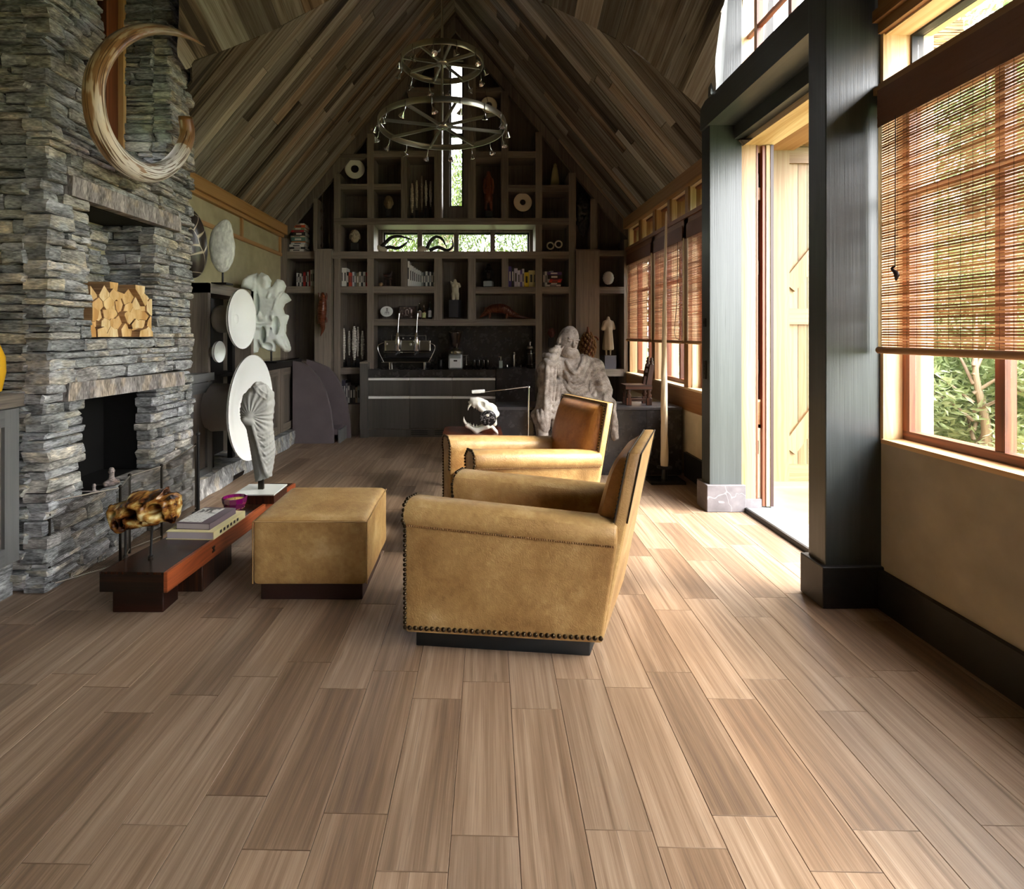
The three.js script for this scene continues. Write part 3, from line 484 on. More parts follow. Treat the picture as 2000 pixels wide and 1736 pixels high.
{ // firewood
  const D0 = 3.325, D1 = 3.985, Y0 = 1.4, Y1 = 1.755, pts = [];
  for (let r = 0; r < 6; r++) for (let c = 0; c < 8; c++) pts.push([lerp(D0, D1, (c + 0.5 + (r % 2 ? 0.25 : -0.25)) / 8) + rr(-0.026, 0.026), lerp(Y0, Y1, (r + 0.5) / 6) + rr(-0.02, 0.02), r]);
  const endM = [0xffffff, 0xf4e6d0, 0xfff4e0, 0xf0dcc0].map((h) => mat({ map: T.log ??= wood(256, 256, [0xd2ab70, 0xe3c48e, 0xeed6a6, 0xf4e2b8], { fx: 16, fy: 4, s: 171, m: [0.3, 0.3], ring: 0.3, dark: 0.12 }), color: new THREE.Color(h), roughness: 0.8 })), bark = mat({ map: T.barn, color: new THREE.Color(1, 0.72, 0.45), roughness: 0.95 });
  pts.forEach(([px, py, row], i) => {
    if (row === 5 && i % 3 !== 0) return;
    let poly = [[D0, Y0], [D1, Y0], [D1, Y1], [D0, Y1]];
    pts.forEach(([qx, qy], k) => {
      if (k === i) return;
      const mx = (px + qx) / 2, my = (py + qy) / 2, nx = qx - px, ny = qy - py, out = [];
      for (let a = 0; a < poly.length; a++) { const P = poly[a], Q = poly[(a + 1) % poly.length], s = (P[0] - mx) * nx + (P[1] - my) * ny, t = (Q[0] - mx) * nx + (Q[1] - my) * ny; if (s <= 0) out.push(P); if (s * t < 0) { const f = s / (s - t); out.push([P[0] + (Q[0] - P[0]) * f, P[1] + (Q[1] - P[1]) * f]); } }
      poly = out;
    });
    if (poly.length < 3) return;
    const sh = poly.map(([a, b]) => [(a - px) * 0.93, (b - py) * 0.93]);
    const g = extr(sh, 0.3, 0.003).rotateY(Math.PI / 2);
    const o = thing('firewood_log', `split pale firewood log, ${ORD[i % 8]} from the left in the ${['bottom row', 'second row up', 'third row up', 'fourth row up', 'fifth row up', 'loose top layer'][row]} of the niche`, 'log', [FX - 0.31 + rr(-0.04, 0.03), py, -px], 0, 'split firewood logs in the chimney niche');
    const gg = guv(g, 'x'), n = gg.attributes.normal, endP = [], sideP = [], p = gg.attributes.position, u = gg.attributes.uv;
    const part = (test) => { const a = [], b = [], c = []; for (let k = 0; k < p.count; k += 3) { if (test(n.getX(k) > 0.7) ) for (let q = k; q < k + 3; q++) { a.push(p.getX(q), p.getY(q), p.getZ(q)); b.push(n.getX(q), n.getY(q), n.getZ(q)); c.push(u.getX(q), u.getY(q)); } } const r = new THREE.BufferGeometry(); r.setAttribute('position', new THREE.Float32BufferAttribute(a, 3)); r.setAttribute('normal', new THREE.Float32BufferAttribute(b, 3)); r.setAttribute('uv', new THREE.Float32BufferAttribute(c, 2)); return r; };
    mesh('cut_face', part((e) => e), pick(endM), o); mesh('bark', part((e) => !e), bark, o);
  });
}
{ // mammoth tusk, curled against the chimney
  const X = -2.2, q = (px, py, x = X) => { const d = x * F / (px - CX); return V(x, yAt(py, d), -d); };
  const pts = [q(362, 228, -2.2), q(366, 262), q(352, 300), q(328, 326), q(292, 338, -2.17), q(248, 322, -2.15), q(214, 288, -2.13), q(192, 245, -2.12), q(183, 195, -2.12), q(187, 148, -2.12), q(206, 108, -2.12), q(238, 76, -2.12), q(284, 58, -2.1), q(330, 60, -2.08), q(372, 74, -2.06), q(400, 90, -2.04)];
  const C = [0xe9e2d6, 0xd9cdb8, 0x8a5a2c, 0x4a3018, 0xc9b48e].map(hex);
  T.tusk = tex(512, 1024, (u, v) => {
    const n = fbm(u, v, 6, 16, 4, 5), st = fbm(u, v, 40, 16, 3, 9), cr = fbm(u, v, 60, 14, 3, 19);
    const base = ramp([0x7a5632, 0xd8cdb8, 0xf0ece6, 0xf4f0ea, 0xf2ece2, 0xeae0d0, 0xdac8a8, 0xc4a87c, 0xb89e76, 0xa8977c, 0x9c8d72, 0xa89472, 0x94795a].map(hex), v * 0.99); void ([0]);
    const brown = sst(0.53, 0.61, n * 0.65 + 0.35 * st + (v < 0.09 ? 0.2 : -0.06) + 0.1 * sst(0.32, 0.5, v)), dk = sst(0.56, 0.63, cr * 0.6 + st * 0.4 + 0.02 * sst(0.55, 0.7, v));
    return [0, 1, 2].map((k) => lerp(lerp(base[k], C[2][k], brown * 0.72), C[3][k], dk * 0.7));
  });
  const t = thing('mammoth_tusk', 'huge curled mammoth tusk mounted on the slate chimney', 'tusk');
  mesh('ivory', taper(pts, [0.05, 0.053, 0.057, 0.06, 0.062, 0.062, 0.06, 0.057, 0.054, 0.051, 0.048, 0.044, 0.036, 0.028, 0.017, 0.003], 120, 20), mat({ map: T.tusk, roughness: 0.35 }), t);
  mesh('bracket', [cyl(0.008, 0.008, q(292, 345, -2.36), q(292, 338, -2.17)), cyl(0.008, 0.008, q(190, 150, -2.38), q(187, 148, -2.12))], M.bronze, t);
}
{ // folding fire screen
  const s = thing('fire_screen', 'folding black mesh fire screen standing before the firebox', 'fire screen');
  const P = [[-2.37, 3.02], [-2.16, 3.3], [-2.25, 3.53], [-2.17, 3.75], [-2.25, 4.36]], Ht = [0.49, 0.49, 0.5, 0.51, 0.53];
  const wire = mat({ color: 0x4a443c, roughness: 0.5, metalness: 0.6 });
  for (let i = 0; i < 4; i++) {
    const a = V(P[i][0], 0.02, -P[i][1]), b = V(P[i + 1][0], 0.02, -P[i + 1][1]), pn = sub('panel', s), L = a.distanceTo(b), h0 = Ht[i] - 0.03, h1 = Ht[i + 1] - 0.03, at2 = (t, y) => a.clone().lerp(b, t).setY(0.03 + y * lerp(h0, h1, t));
    mesh('frame', [cyl(0.006, 0.006, at2(0, 0), at2(0, 1), 6), cyl(0.006, 0.006, at2(1, 0), at2(1, 1), 6), cyl(0.005, 0.005, at2(0, 1), at2(1, 1), 6), cyl(0.005, 0.005, at2(0, 0), at2(1, 0), 6)], mat({ color: 0x9a9488, roughness: 0.4, metalness: 0.8 }), pn);
    const ws = [], st = 0.011, n = Math.ceil((L + 0.5) / st);
    for (let k = 0; k < n; k++) for (const dir of [1, -1]) {                     // diagonal wires clipped to the panel
      const c = k * st; let t0 = (dir > 0 ? c - 0.5 : c) / L, t1 = (dir > 0 ? c : c - 0.5) / L, y0 = 0, y1 = 1;
      const cut = (lo) => { if (t0 === t1) return; };
      const clip = [[t0, y0], [t1, y1]]; const f = (lim) => { const [A, B] = clip, tl = (lim - A[0]) / (B[0] - A[0]); return [lim, lerp(A[1], B[1], tl)]; };
      const [A, B] = clip.map((p) => p.slice()); if ((A[0] < 0 && B[0] < 0) || (A[0] > 1 && B[0] > 1)) continue;
      const A2 = A[0] < 0 ? f(0) : A[0] > 1 ? f(1) : A, B2 = B[0] < 0 ? f(0) : B[0] > 1 ? f(1) : B;
      const pa = at2(A2[0], A2[1]), pb = at2(B2[0], B2[1]); if (pa.distanceTo(pb) < 0.01) continue;
      ws.push(new THREE.CylinderGeometry(0.0007, 0.0007, 1, 3, 1, true).scale(1, pa.distanceTo(pb), 1).applyQuaternion(new THREE.Quaternion().setFromUnitVectors(V(0, 1, 0), pb.clone().sub(pa).normalize())).translate((pa.x + pb.x) / 2, (pa.y + pb.y) / 2, (pa.z + pb.z) / 2));
    }
    stuff(mesh('mesh', ws, wire, pn));
  }
  P.forEach(([x, d], i) => mesh('post', [cyl(0.008, 0.008, V(x, 0, -d), V(x, Ht[i], -d), 8), ball(0.012, x, Ht[i] + 0.005, -d, 8)], M.bronze, s));
  const p = thing('poker_post', 'tall dark fire iron standing at the far end of the fire screen', 'fire iron', [-2.2, 0, -4.3]);
  mesh('shaft', [cyl(0.013, 0.011, V(0, 0, 0), V(0, 0.62, 0), 8), ball(0.03, 0, 0.012, 0, 10, 1.6, 0.4, 1.6)], M.black, p); mesh('finial', [ball(0.018, 0, 0.63, 0), cyl(0.006, 0.002, V(0, 0.63, 0), V(0, 0.7, 0))], M.black, p);
}
// ---------- left side cabinets ----------
const panelDoor = (parent, name, x, y0, y1, d0, d1, m = M.dark, knob) => {   // framed door facing +x
  const g = sub(name, parent), f = Math.min(0.09, (d1 - d0) * 0.22);
  mesh('stile', wbox(x, y0, -d0, x + 0.022, y1, -d0 - f), m, g); mesh('stile', wbox(x, y0, -d1 + f, x + 0.022, y1, -d1), m, g);
  mesh('rail', wbox(x, y1 - f, -d0 - f, x + 0.022, y1, -d1 + f, 'z'), m, g); mesh('rail', wbox(x, y0, -d0 - f, x + 0.022, y0 + f, -d1 + f, 'z'), m, g);
  mesh('panel', wbox(x - 0.012, y0 + f, -d0 - f, x + 0.002, y1 - f, -d1 + f), M.darkPanel, g);
  return g;
};
M.greige = mat({ map: T.col, color: new THREE.Color(1.25, 1.15, 1.15), roughness: 0.5 });
{
  const c = thing('base_cabinet', 'grey panelled cabinet at the left edge in front of the chimney', 'cabinet');
  mesh('carcass', wbox(XL, 0.19, -1.4, -2.5, 1.03, -2.96), M.greige, c); mesh('top_slab', wbox(XL, 1.03, -1.4, -2.46, 1.1, -2.97, 'z'), M.dark, c);
  panelDoor(c, 'door', -2.5, 0.2, 1.02, 2.3, 2.95, M.greige); panelDoor(c, 'door', -2.5, 0.2, 1.02, 1.6, 2.28, M.greige);
  mesh('plinth', guv(box(XL, 0, -1.4, -2.53, 0.19, -2.97)), M.stone[2], c);
  const y = thing('yellow_vase', 'rounded yellow vase cut by the left edge of the picture', 'vase', [-2.545, 1.1, -2.83]);
  mesh('body', lathe([[0.03, 0], [0.06, 0.02], [0.078, 0.12], [0.075, 0.2], [0.05, 0.27], [0.034, 0.29], [0.03, 0.286], [0, 0.28]], 24), mat({ color: 0xd9a520, roughness: 0.25 }), y);
}
{
  const c = thing('media_cabinet', 'low dark panelled cabinet beyond the chimney holding a tall open box', 'cabinet');
  const X = -2.42;
  mesh('carcass', wbox(XL, 0.12, -4.52, X - 0.012, 1.0, -4.95), M.greige, c);
  mesh('top_slab', wbox(XL, 1.0, -4.52, X + 0.02, 1.07, -4.98, 'z'), M.greige, c);
  panelDoor(c, 'door', X - 0.012, 0.14, 0.99, 4.54, 4.96, M.greige);
  const d0 = 4.9, d1 = 5.9, yt = 1.88, fr = M.dark;
  mesh('side_panel', wbox(XL, 0.1, -d0, X, yt, -d0 - 0.05), M.dark, c); mesh('side_panel', wbox(XL, 0.1, -d1 + 0.06, X, yt, -d1), M.dark, c);
  mesh('top_panel', wbox(XL, yt - 0.09, -d0, X, yt, -d1, 'z'), M.dark, c);
  mesh('back_panel', box(XL, 0.1, -d0, XL + 0.02, yt, -d1), M.black, c); mesh('shelf', box(XL, 1.0, -d0, X - 0.05, 1.03, -d1), M.nearBlack, c); mesh('floor_panel', box(XL, 0.1, -d0, X, 0.13, -d1), M.black, c);
  const e = thing('side_cabinet', 'dark two-door cabinet with black top under the whale bone', 'cabinet');
  mesh('carcass', wbox(XL, 0.18, -6.0, X - 0.03, 1.0, -7.42), M.dark, e); mesh('top_slab', wbox(XL, 1.0, -5.95, X + 0.02, 1.08, -7.46, 'z'), M.nearBlack, e);
  mesh('glass_top', box(XL, 1.08, -6.0, X - 0.02, 1.095, -7.46), mat({ color: 0x080808, roughness: 0.08 }), e);
  panelDoor(e, 'door', X - 0.03, 0.2, 0.99, 6.06, 6.72); panelDoor(e, 'door', X - 0.03, 0.2, 0.99, 6.74, 7.4);
  const pg = (() => { const out = []; for (let d = 4.5; d < 7.4;) { const l = Math.min(rr(0.5, 1.1), 7.45 - d); const g = new THREE.BoxGeometry(0.42, 0.17, l - 0.006, 3, 4, 10), q = g.attributes.position; for (let i = 0; i < q.count; i++) { const x = q.getX(i), y = q.getY(i), z = q.getZ(i); q.setX(i, x + (x > 0.1 ? (n3(y * 14 + 9, z * 6 + d * 7, 2, 5) - 0.5) * 0.05 : 0)); } g.computeVertexNormals(); out.push(guv(g.translate(XL + 0.17, 0.085, -d - l / 2), 'z')); d += l; } return out; })();
  const p = struct(mesh('trim_plinth', pg[0], M.stone[0])); p.castShadow = true; pg.slice(1).forEach((g) => mesh('stone_slab', g, M.stone[1], p));
}
{ // horn loudspeaker: three white spun discs on a black frame
  const s = thing('horn_loudspeaker', 'white three-horn loudspeaker with big round discs against the black cabinet', 'loudspeaker');
  const white = mat({ color: 0xfbfdfa, roughness: 0.12 }), back = mat({ color: 0x8a827c, roughness: 0.3 });
  const horn = (px, py, d, R, turn) => {
    const p = at(px, py, d), h = sub('horn', s); h.position.copy(p); h.rotation.set(0, turn, 0);
    const prof = (k) => { const o = []; for (let i = 0; i <= 14; i++) { const t = i / 14, r = lerp(0.16, 1, Math.pow(t, 0.6)) * R; o.push([r, -R * 0.2 * Math.pow(1 - t, 1.6) + k]); } return o; };
    mesh('disc', lathe([...prof(0), [R * 1.0, 0.008], [R * 0.985, -0.012], ...prof(-0.016).reverse().slice(1)], 48).rotateX(Math.PI / 2), white, h);
    mesh('throat', new THREE.SphereGeometry(R * 0.165, 16, 10).scale(1, 1, 0.12).translate(0, 0, -R * 0.205), white, h);
    mesh('body', lathe([[0, -R * 0.85], [R * 0.42, -R * 0.84], [R * 0.46, -R * 0.72], [R * 0.44, -R * 0.36], [R * 0.5, -R * 0.26]], 32).rotateX(Math.PI / 2), back, h);
  };
  horn(492, 795, 5.0, 0.48, 1.56); horn(473, 623, 5.0, 0.275, 1.53); horn(428, 687, 4.95, 0.098, 1.5);
  const b = at(470, 800, 5.0);
  mesh('frame', [box(-2.52, 0, -5.06, -2.47, 1.75, -5.12), box(-2.52, 0, -5.5, -2.47, 1.75, -5.56), box(-2.6, 0, -4.98, -2.36, 0.04, -5.62), box(-2.53, 1.5, -5.05, -2.46, 1.56, -5.57)], M.black, s);
}
// whale vertebra
{
  const t = thing('whale_vertebra', 'large white whale vertebra standing on a thin rod', 'bone');
  const O = at(530, 612, 6.1), U = 6.1 / F / 5.373, mp = ([x, y]) => [(x - 322) * U, (494 - y) * U];
  const un = (x, y) => [x / U + 322, 494 - y / U];
  const g = relief({ map: mp, depth: 0.1, round: 0.06, cell: 0.008,
    out: [[48, 235], [75, 160], [110, 110], [160, 82], [185, 80], [200, 96], [240, 70], [300, 98], [324, 150], [312, 225], [335, 212], [375, 128], [437, 142], [462, 200], [440, 265], [482, 298], [512, 350], [450, 392], [438, 440], [450, 490], [485, 518], [462, 610], [455, 700], [490, 800], [508, 880], [490, 900], [448, 900], [400, 842], [366, 800], [360, 898], [300, 890], [230, 852], [205, 800], [190, 905], [150, 908], [148, 640], [155, 520], [150, 262]],
    zo: (x, y) => { const [a, b] = un(x, y); return 0.09 * sst(220, 120, a) - 0.07 * sst(380, 500, a) + 0.05 * sst(300, 100, b) * Math.sin(a / 36) ; },
    holes: [{ c: [262, 720], r: [34, 85], dz: 0.12 }, { c: [388, 620], r: [34, 95], dz: 0.1 }, { c: [205, 400], r: [22, 110], dz: 0.1 }, { c: [335, 655], r: [10, 12], dz: 0.05 }, { c: [480, 440], r: [50, 50], dz: 0.2, z: 0 }, { c: [300, 840], r: [60, 42], dz: 0.06 }],
    ridges: [{ pts: [[185, 90], [172, 250], [178, 420], [235, 550]], r: 0.02 }, { pts: [[240, 85], [212, 170], [225, 300]], r: 0.016 }, { pts: [[440, 262], [400, 350], [366, 450]], r: 0.012 }, { pts: [[345, 530], [370, 570], [410, 640], [405, 700]], r: 0.014 }, { pts: [[300, 640], [290, 720], [230, 800]], r: 0.016 }, { pts: [[480, 520], [455, 620], [445, 740], [495, 880]], r: 0.016 }, { pts: [[325, 290], [310, 330]], r: 0.012 }, { pts: [[160, 620], [240, 640], [330, 630]], r: 0.02 }],
    extra: (x, y, z) => (n3(x * 16 + 20, y * 16 + 20, z * 16 + 20) - 0.5) * 0.022 + (n3(x * 50 + 20, y * 50 + 20, z * 50 + 20, 3) - 0.5) * 0.006 });
  const m = mesh('bone', g, mat({ color: 0xe6ece6, roughness: 0.6 }), t); m.position.copy(O); m.rotation.y = 0.12;
  mesh('rod', cyl(0.01, 0.01, V(O.x, 1.1, O.z), V(O.x, O.y - 0.2, O.z)), M.black, t); mesh('base', box(O.x - 0.09, 1.095, O.z - 0.08, O.x + 0.09, 1.115, O.z + 0.08), M.black, t);
}
{ // shells above the cabinets
  const a = thing('white_shell', 'pale oval shell on a thin rod against the olive wall', 'shell'), O = at(434, 480, 5.1);
  const g = new THREE.SphereGeometry(1, 28, 20).scale(0.112, 0.25, 0.05), p = g.attributes.position;
  for (let i = 0; i < p.count; i++) { const y = p.getY(i), x = p.getX(i), k = 1 + 0.12 * (y > 0 ? -y / 0.25 : 0) + (n3(x * 40 + 9, y * 40 + 9, 3) - 0.5) * 0.06; p.setX(i, x * k + (y > 0.12 ? (y - 0.12) * 0.25 : 0)); }
  g.computeVertexNormals(); const m = mesh('carapace', g, mat({ map: tex(256, 256, (u, v) => { const k = 0.8 + (fbm(u, v, 12, 8, 4, 3) - 0.5) * 0.35; return [k, k * 1.01, k * 0.97]; }, [0.5, 0.5]), roughness: 0.45 }), a); m.position.copy(O); m.rotation.y = 0.5;
  mesh('rod', cyl(0.009, 0.009, V(O.x, 1.88, O.z - 0.01), V(O.x, O.y - 0.2, O.z - 0.01)), M.black, a); mesh('base', box(O.x - 0.07, 1.88, O.z - 0.07, O.x + 0.07, 1.895, O.z + 0.07), M.black, a);
  const b = thing('turtle_shell', 'dark turtle shell with pale seams half hidden by the chimney', 'shell'), Q = at(371, 474, 4.78);
  const gs = new THREE.SphereGeometry(1, 30, 24).scale(0.14, 0.31, 0.1), tt = tex(512, 512, (u, v) => { const n = fbm(u, v, 6, 6, 3, 3); let e = 9, e2 = 9; for (let k = 0; k < 30; k++) { const x = hash(k, 1, 5), y = hash(k, 2, 5), q = Math.hypot(Math.abs(u - x) > 0.5 ? 1 - Math.abs(u - x) : u - x, v - y) + n * 0.06; if (q < e) { e2 = e; e = q; } else if (q < e2) e2 = q; } const l = 1 - sst(0.004, 0.012, e2 - e); return [lerp(0.12 + n * 0.12, 0.75, l), lerp(0.1 + n * 0.1, 0.7, l), lerp(0.09 + n * 0.09, 0.6, l)]; });
  const m2 = mesh('carapace', gs, mat({ map: tt, roughness: 0.3 }), b); m2.position.copy(Q); m2.rotation.set(0, 0.7, 0.1);
  mesh('rod', cyl(0.009, 0.009, V(Q.x, 1.88, Q.z), V(Q.x, Q.y - 0.25, Q.z)), M.black, b);
}
{ // quarter-round slide-like lounge seat
  const t = thing('quarter_round_seat', 'grey quarter-round seat with curved sides beside the kitchen cabinets', 'seat');
  const pr = [[572, 866], [572, 705], [589, 708], [606, 720], [622, 738], [636, 766], [645, 800], [650, 840], [651, 866]].map(([x, y]) => [xAt(x, 7.07), yAt(y, 7.07)]);
  const gm = mat({ map: T.plaster, color: 0x6a6062, roughness: 0.38 });
  mesh('side_panel', guv(extr(pr, 0.05, 0.004).translate(0, 0, -7.12)), gm, t);
  mesh('side_panel', guv(extr(pr.map(([x, y], i) => [x + (i > 2 ? 0.13 : 0.06), y * (i > 1 && i < 6 ? 0.99 : 1)]), 0.05, 0.004).translate(0, 0, -7.5)), gm, t);
  const arc = []; for (let i = 0; i <= 20; i++) { const a = i / 20 * Math.PI / 2; arc.push([-2.34 + 0.5 * Math.pow(Math.sin(a), 0.9), 0.16 + 0.84 * Math.cos(a)]); }
  const seat = [...arc, [-1.79, 0.16], [-1.79, 0.12], [-2.34, 0.12]];
void seat; mesh('seat_slab', rbox(-2.3, 0.1, -7.46, -1.815, 0.18, -7.12, 0.01), mat({ map: T.plaster, color: 0x6c6064, roughness: 0.3 }), t); mesh('back_board', box(-2.39, 0.0, -7.46, -2.33, 1.0, -7.12), gm, t); mesh('top_ledge', prism([V(-2.36, 1.03, -7.1), V(-2.2, 0.9, -7.1), V(-2.2, 0.9, -7.46), V(-2.36, 1.03, -7.46)], V(-0.01, -0.05, 0)), mat({ map: T.plaster, color: 0x8a7e80, roughness: 0.25 }), t);
  mesh('front_lip', box(-1.81, 0.0, -7.46, -1.78, 0.17, -7.1), M.greige, t);
}
// ---------- bookcase wall ----------
const DS = 7.6, DB = 7.97, SX = (px) => xAt(px, DS), SY = (py) => yAt(py, DS);
{
  const b = thing('bookcase', 'full-height dark oak built-in bookcase filling the far gable wall', 'bookcase');
  const top = (px) => SY(0) * 0 + roofY(Math.abs(SX(px) - RIDGE)) - 0.17;
  const up = (x0, x1, y0, y1, d0 = DS) => { const Y1 = y0 === null ? Math.min(top(x0), top(x1)) : SY(y0); mesh('upright', wbox(SX(x0), SY(y1), -d0, SX(x1), Y1, -DB, 'y'), M.dark, b); };
  const sh = (x0, x1, y0, y1, d0 = DS + 0.006) => mesh('shelf', wbox(SX(x0), SY(y1), -d0, SX(x1), SY(y0), -DB, 'x'), M.dark, b);
  const pan = (x0, x1, y0, y1, d0) => mesh('front_panel', wbox(SX(x0), SY(y1), -d0, SX(x1), SY(y0), -DB, 'y'), M.dark, b);
  up(548, 561, null, 855); up(612, 620, null, 491); up(652, 665, null, 855); up(717, 730, null, 720); up(783, 795, 300, 428); up(848, 863, null, 428); up(783, 795, 505, 560); up(848, 863, 505, 625);
  up(914, 929, null, 428); up(914, 929, 505, 625); up(979, 993, null, 428); up(980, 993, 505, 560); up(1046, 1059, null, 720); up(1111, 1125, null, 855); up(1153, 1167, null, 491); up(1219, 1233, null, 855);
  sh(665, 717, 359, 370); sh(730, 783, 359, 370); sh(665, 717, 300, 308); sh(730, 848, 294, 306); sh(652, 1111, 426, 439, DS - 0.01); sh(561, 1111, 491, 505, DS - 0.008); sh(1167, 1219, 489, 500); sh(665, 717, 559, 572); sh(730, 848, 559, 572); sh(561, 612, 559, 572); sh(929, 1046, 560, 573); sh(1059, 1111, 560, 573); sh(1167, 1219, 560, 573);
  sh(929, 979, 295, 308); sh(993, 1046, 295, 308); sh(993, 1046, 361, 374); sh(1059, 1111, 361, 374); sh(929, 979, 170, 180); sh(795, 848, 170, 180); sh(730, 1046, 623, 636); sh(665, 717, 718, 731); sh(1167, 1219, 721, 735); sh(560, 612, 705, 716); sh(1059, 1111, 770, 782);
  pan(665, 717, 790, 850, DS + 0.03); pan(1059, 1111, 782, 850, DS + 0.03); pan(1167, 1219, 790, 850, DS + 0.03); pan(561, 612, 720, 850, DS + 0.03);
  up(618, 650, 490, 855, DS - 0.09); up(1123, 1168, 490, 855, DS - 0.09);
  mesh('ledge', wbox(SX(617), SY(491), -DS + 0.095, SX(651), SY(488), -DB, 'x'), M.dark, b); mesh('ledge', wbox(SX(1122), SY(492), -DS + 0.095, SX(1169), SY(489), -DB, 'x'), M.dark, b);
  mesh('splashback', guv(box(SX(730), SY(725), -7.9, SX(1046), SY(636), -DB)), M.slate, b);
}
// ---------- kitchen counter ----------
{
  const KX = (px) => xAt(px, 7.5), KY = (py) => yAt(py, 7.5), alu = mat({ color: 0xf2f2f0, roughness: 0.4, metalness: 0.25 }), face = mat({ map: T.col, color: new THREE.Color(0.78, 0.65, 0.58), roughness: 0.42 });
  const unit = (x0, x1, label, vent) => {
    const c = thing('kitchen_unit', label, 'cabinet'), e = 0.002;
    mesh('carcass', wbox(KX(x0), 0.1, -7.53, KX(x1), 0.82, -7.89), M.darkPanel, c);
    const dr = (y0, y1) => { const d = sub('drawer', c); mesh('front', wbox(KX(x0) + e, KY(y1), -7.505, KX(x1) - e, KY(y0), -7.53), face, d); mesh('handle', rbox(KX(x0) + e, KY(y0) - 0.004, -7.495, KX(x1) - e, KY(y0) + 0.028, -7.53, 0.004), alu, d); };
    dr(742, 772); dr(778, 837);
    mesh('plinth', wbox(KX(x0), 0, -7.52, KX(x1), 0.1, -7.6), face, c);
    if (vent) for (const s of [0, 1]) for (let k = 0; k < 3; k++) mesh('vent_slot', box(KX(lerp(x0, x1, 0.03 + s * 0.56)), 0.03 + k * 0.024, -7.516, KX(lerp(x0, x1, 0.42 + s * 0.56)), 0.042 + k * 0.024, -7.524), M.black, c);
  };
  unit(719, 800, 'left kitchen drawer unit with two bright metal pulls beside the pillar'); unit(800, 883, 'middle kitchen drawer unit with vent slots in the plinth', true); unit(883, 968, 'right kitchen drawer unit next to the stone sink block');
  const p = thing('end_pillar', 'square grey end pillar at the left end of the kitchen counter', 'pillar'); mesh('post', wbox(xAt(703, 7.45), 0, -7.45, xAt(718, 7.45), yAt(708, 7.45), -7.95, 'y'), face, p); mesh('cap', wbox(xAt(702, 7.45), yAt(710, 7.45), -7.445, xAt(719, 7.45), yAt(707, 7.45), -7.95, 'x'), M.dark, p);
  const w = thing('worktop', 'dark slate worktop carrying the espresso machine and grinder', 'worktop'); mesh('slab', guv(rbox(KX(719), 0.825, -7.49, KX(969), 0.93, -7.89, 0.004)), M.slate, w);
  const s = thing('sink_block', 'solid dark slate sink block at the right end of the counter', 'sink'); mesh('block', guv(rbox(KX(969), 0, -7.47, KX(1045), 0.945, -7.89, 0.005)), M.slate, s); mesh('basin', box(KX(985), 0.944, -7.56, KX(1035), 0.947, -7.86), M.black, s);
  // platform
  const f = thing('stone_platform', 'long low dark slate platform under the windows at the back right', 'platform');
  const y = 0.685, d = 5.48; for (const [a, b2] of [[971, 1130], [1130, 1263], [1263, 1346]]) mesh('slab_front', guv(rbox(xAt(a, d) + 0.001, 0, -d, Math.min(2.055, xAt(b2, d)) - 0.001, y - 0.03, -5.55, 0.003)), M.slate, f);
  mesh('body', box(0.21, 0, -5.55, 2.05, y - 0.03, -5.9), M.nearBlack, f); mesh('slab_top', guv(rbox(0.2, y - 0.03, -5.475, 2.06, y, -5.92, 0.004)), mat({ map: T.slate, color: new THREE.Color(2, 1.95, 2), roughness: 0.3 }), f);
}
// ---------- books ----------
const bookM = {}; const paper = mat({ color: 0xd9d2c0, roughness: 0.9 });
function bookGeo(w, h, dp, c) {                                                  // upright, spine towards +z, origin at its foot
  return null;
}
function book(name, x, y, z, w, h, dp, color, label, group, lie, turn = 0) {
  const m = bookM[color] ??= mat({ color, roughness: 0.55 });
  const o = thing(name, label, 'book', [x, y, z], turn, group);
  const c = 0.003;
  const cover = [box(-w / 2, 0, -dp, -w / 2 + c, h, 0), box(w / 2 - c, 0, -dp, w / 2, h, 0), box(-w / 2, 0, -c, w / 2, h, 0)].map((g) => g);
  const leaves = box(-w / 2 + c, 0.003, -dp + 0.003, w / 2 - c, h - 0.003, -c);
  mesh('cover', lie ? cover.map((g) => g.rotateZ(Math.PI / 2).translate(0, w / 2, 0)) : cover, m, o); mesh('pages', lie ? leaves.rotateZ(Math.PI / 2).translate(0, w / 2, 0) : leaves, paper, o);
  const lm = bookM['t' + (color > 0x999999)] ??= mat({ color: color > 0x999999 ? 0x3a3a3a : 0xd8d4c8, roughness: 0.6 });
  if (w > 0.018) { const t = box(-w * 0.22, h * 0.3, -0.001, w * 0.22, h * 0.75, 0.0008); mesh('title', lie ? t.rotateZ(Math.PI / 2).translate(0, w / 2, 0) : t, lm, o); }
  return o;
}
const colName = (c) => { const h = {}; new THREE.Color(c).getHSL(h); if (h.l > 0.62 && h.s < 0.35) return 'white'; if (h.l < 0.13) return 'black'; if (h.s < 0.18) return h.l > 0.35 ? 'pale grey' : 'grey'; const a = h.h * 360; return a < 14 || a > 340 ? 'red' : a < 40 ? (h.l < 0.3 ? 'brown' : 'orange') : a < 70 ? 'cream yellow' : a < 165 ? 'green' : a < 250 ? 'blue' : 'purple'; };
function bookRow(px0, py, widths, heights, colors, where, d = 7.68) {              // spines measured in photo pixels
  let px = px0;
  widths.forEach((w, i) => { const c = colors[i % colors.length], x0 = xAt(px, d), x1 = xAt(px + w, d); book('book', (x0 + x1) / 2, SY(py), -d, x1 - x0 - 0.001, heights[i % heights.length] / F * d, 0.19, c, `${colName(c)} book, ${ORD[i]} from the left ${where}`, 'upright books ' + where); px += w; });
}
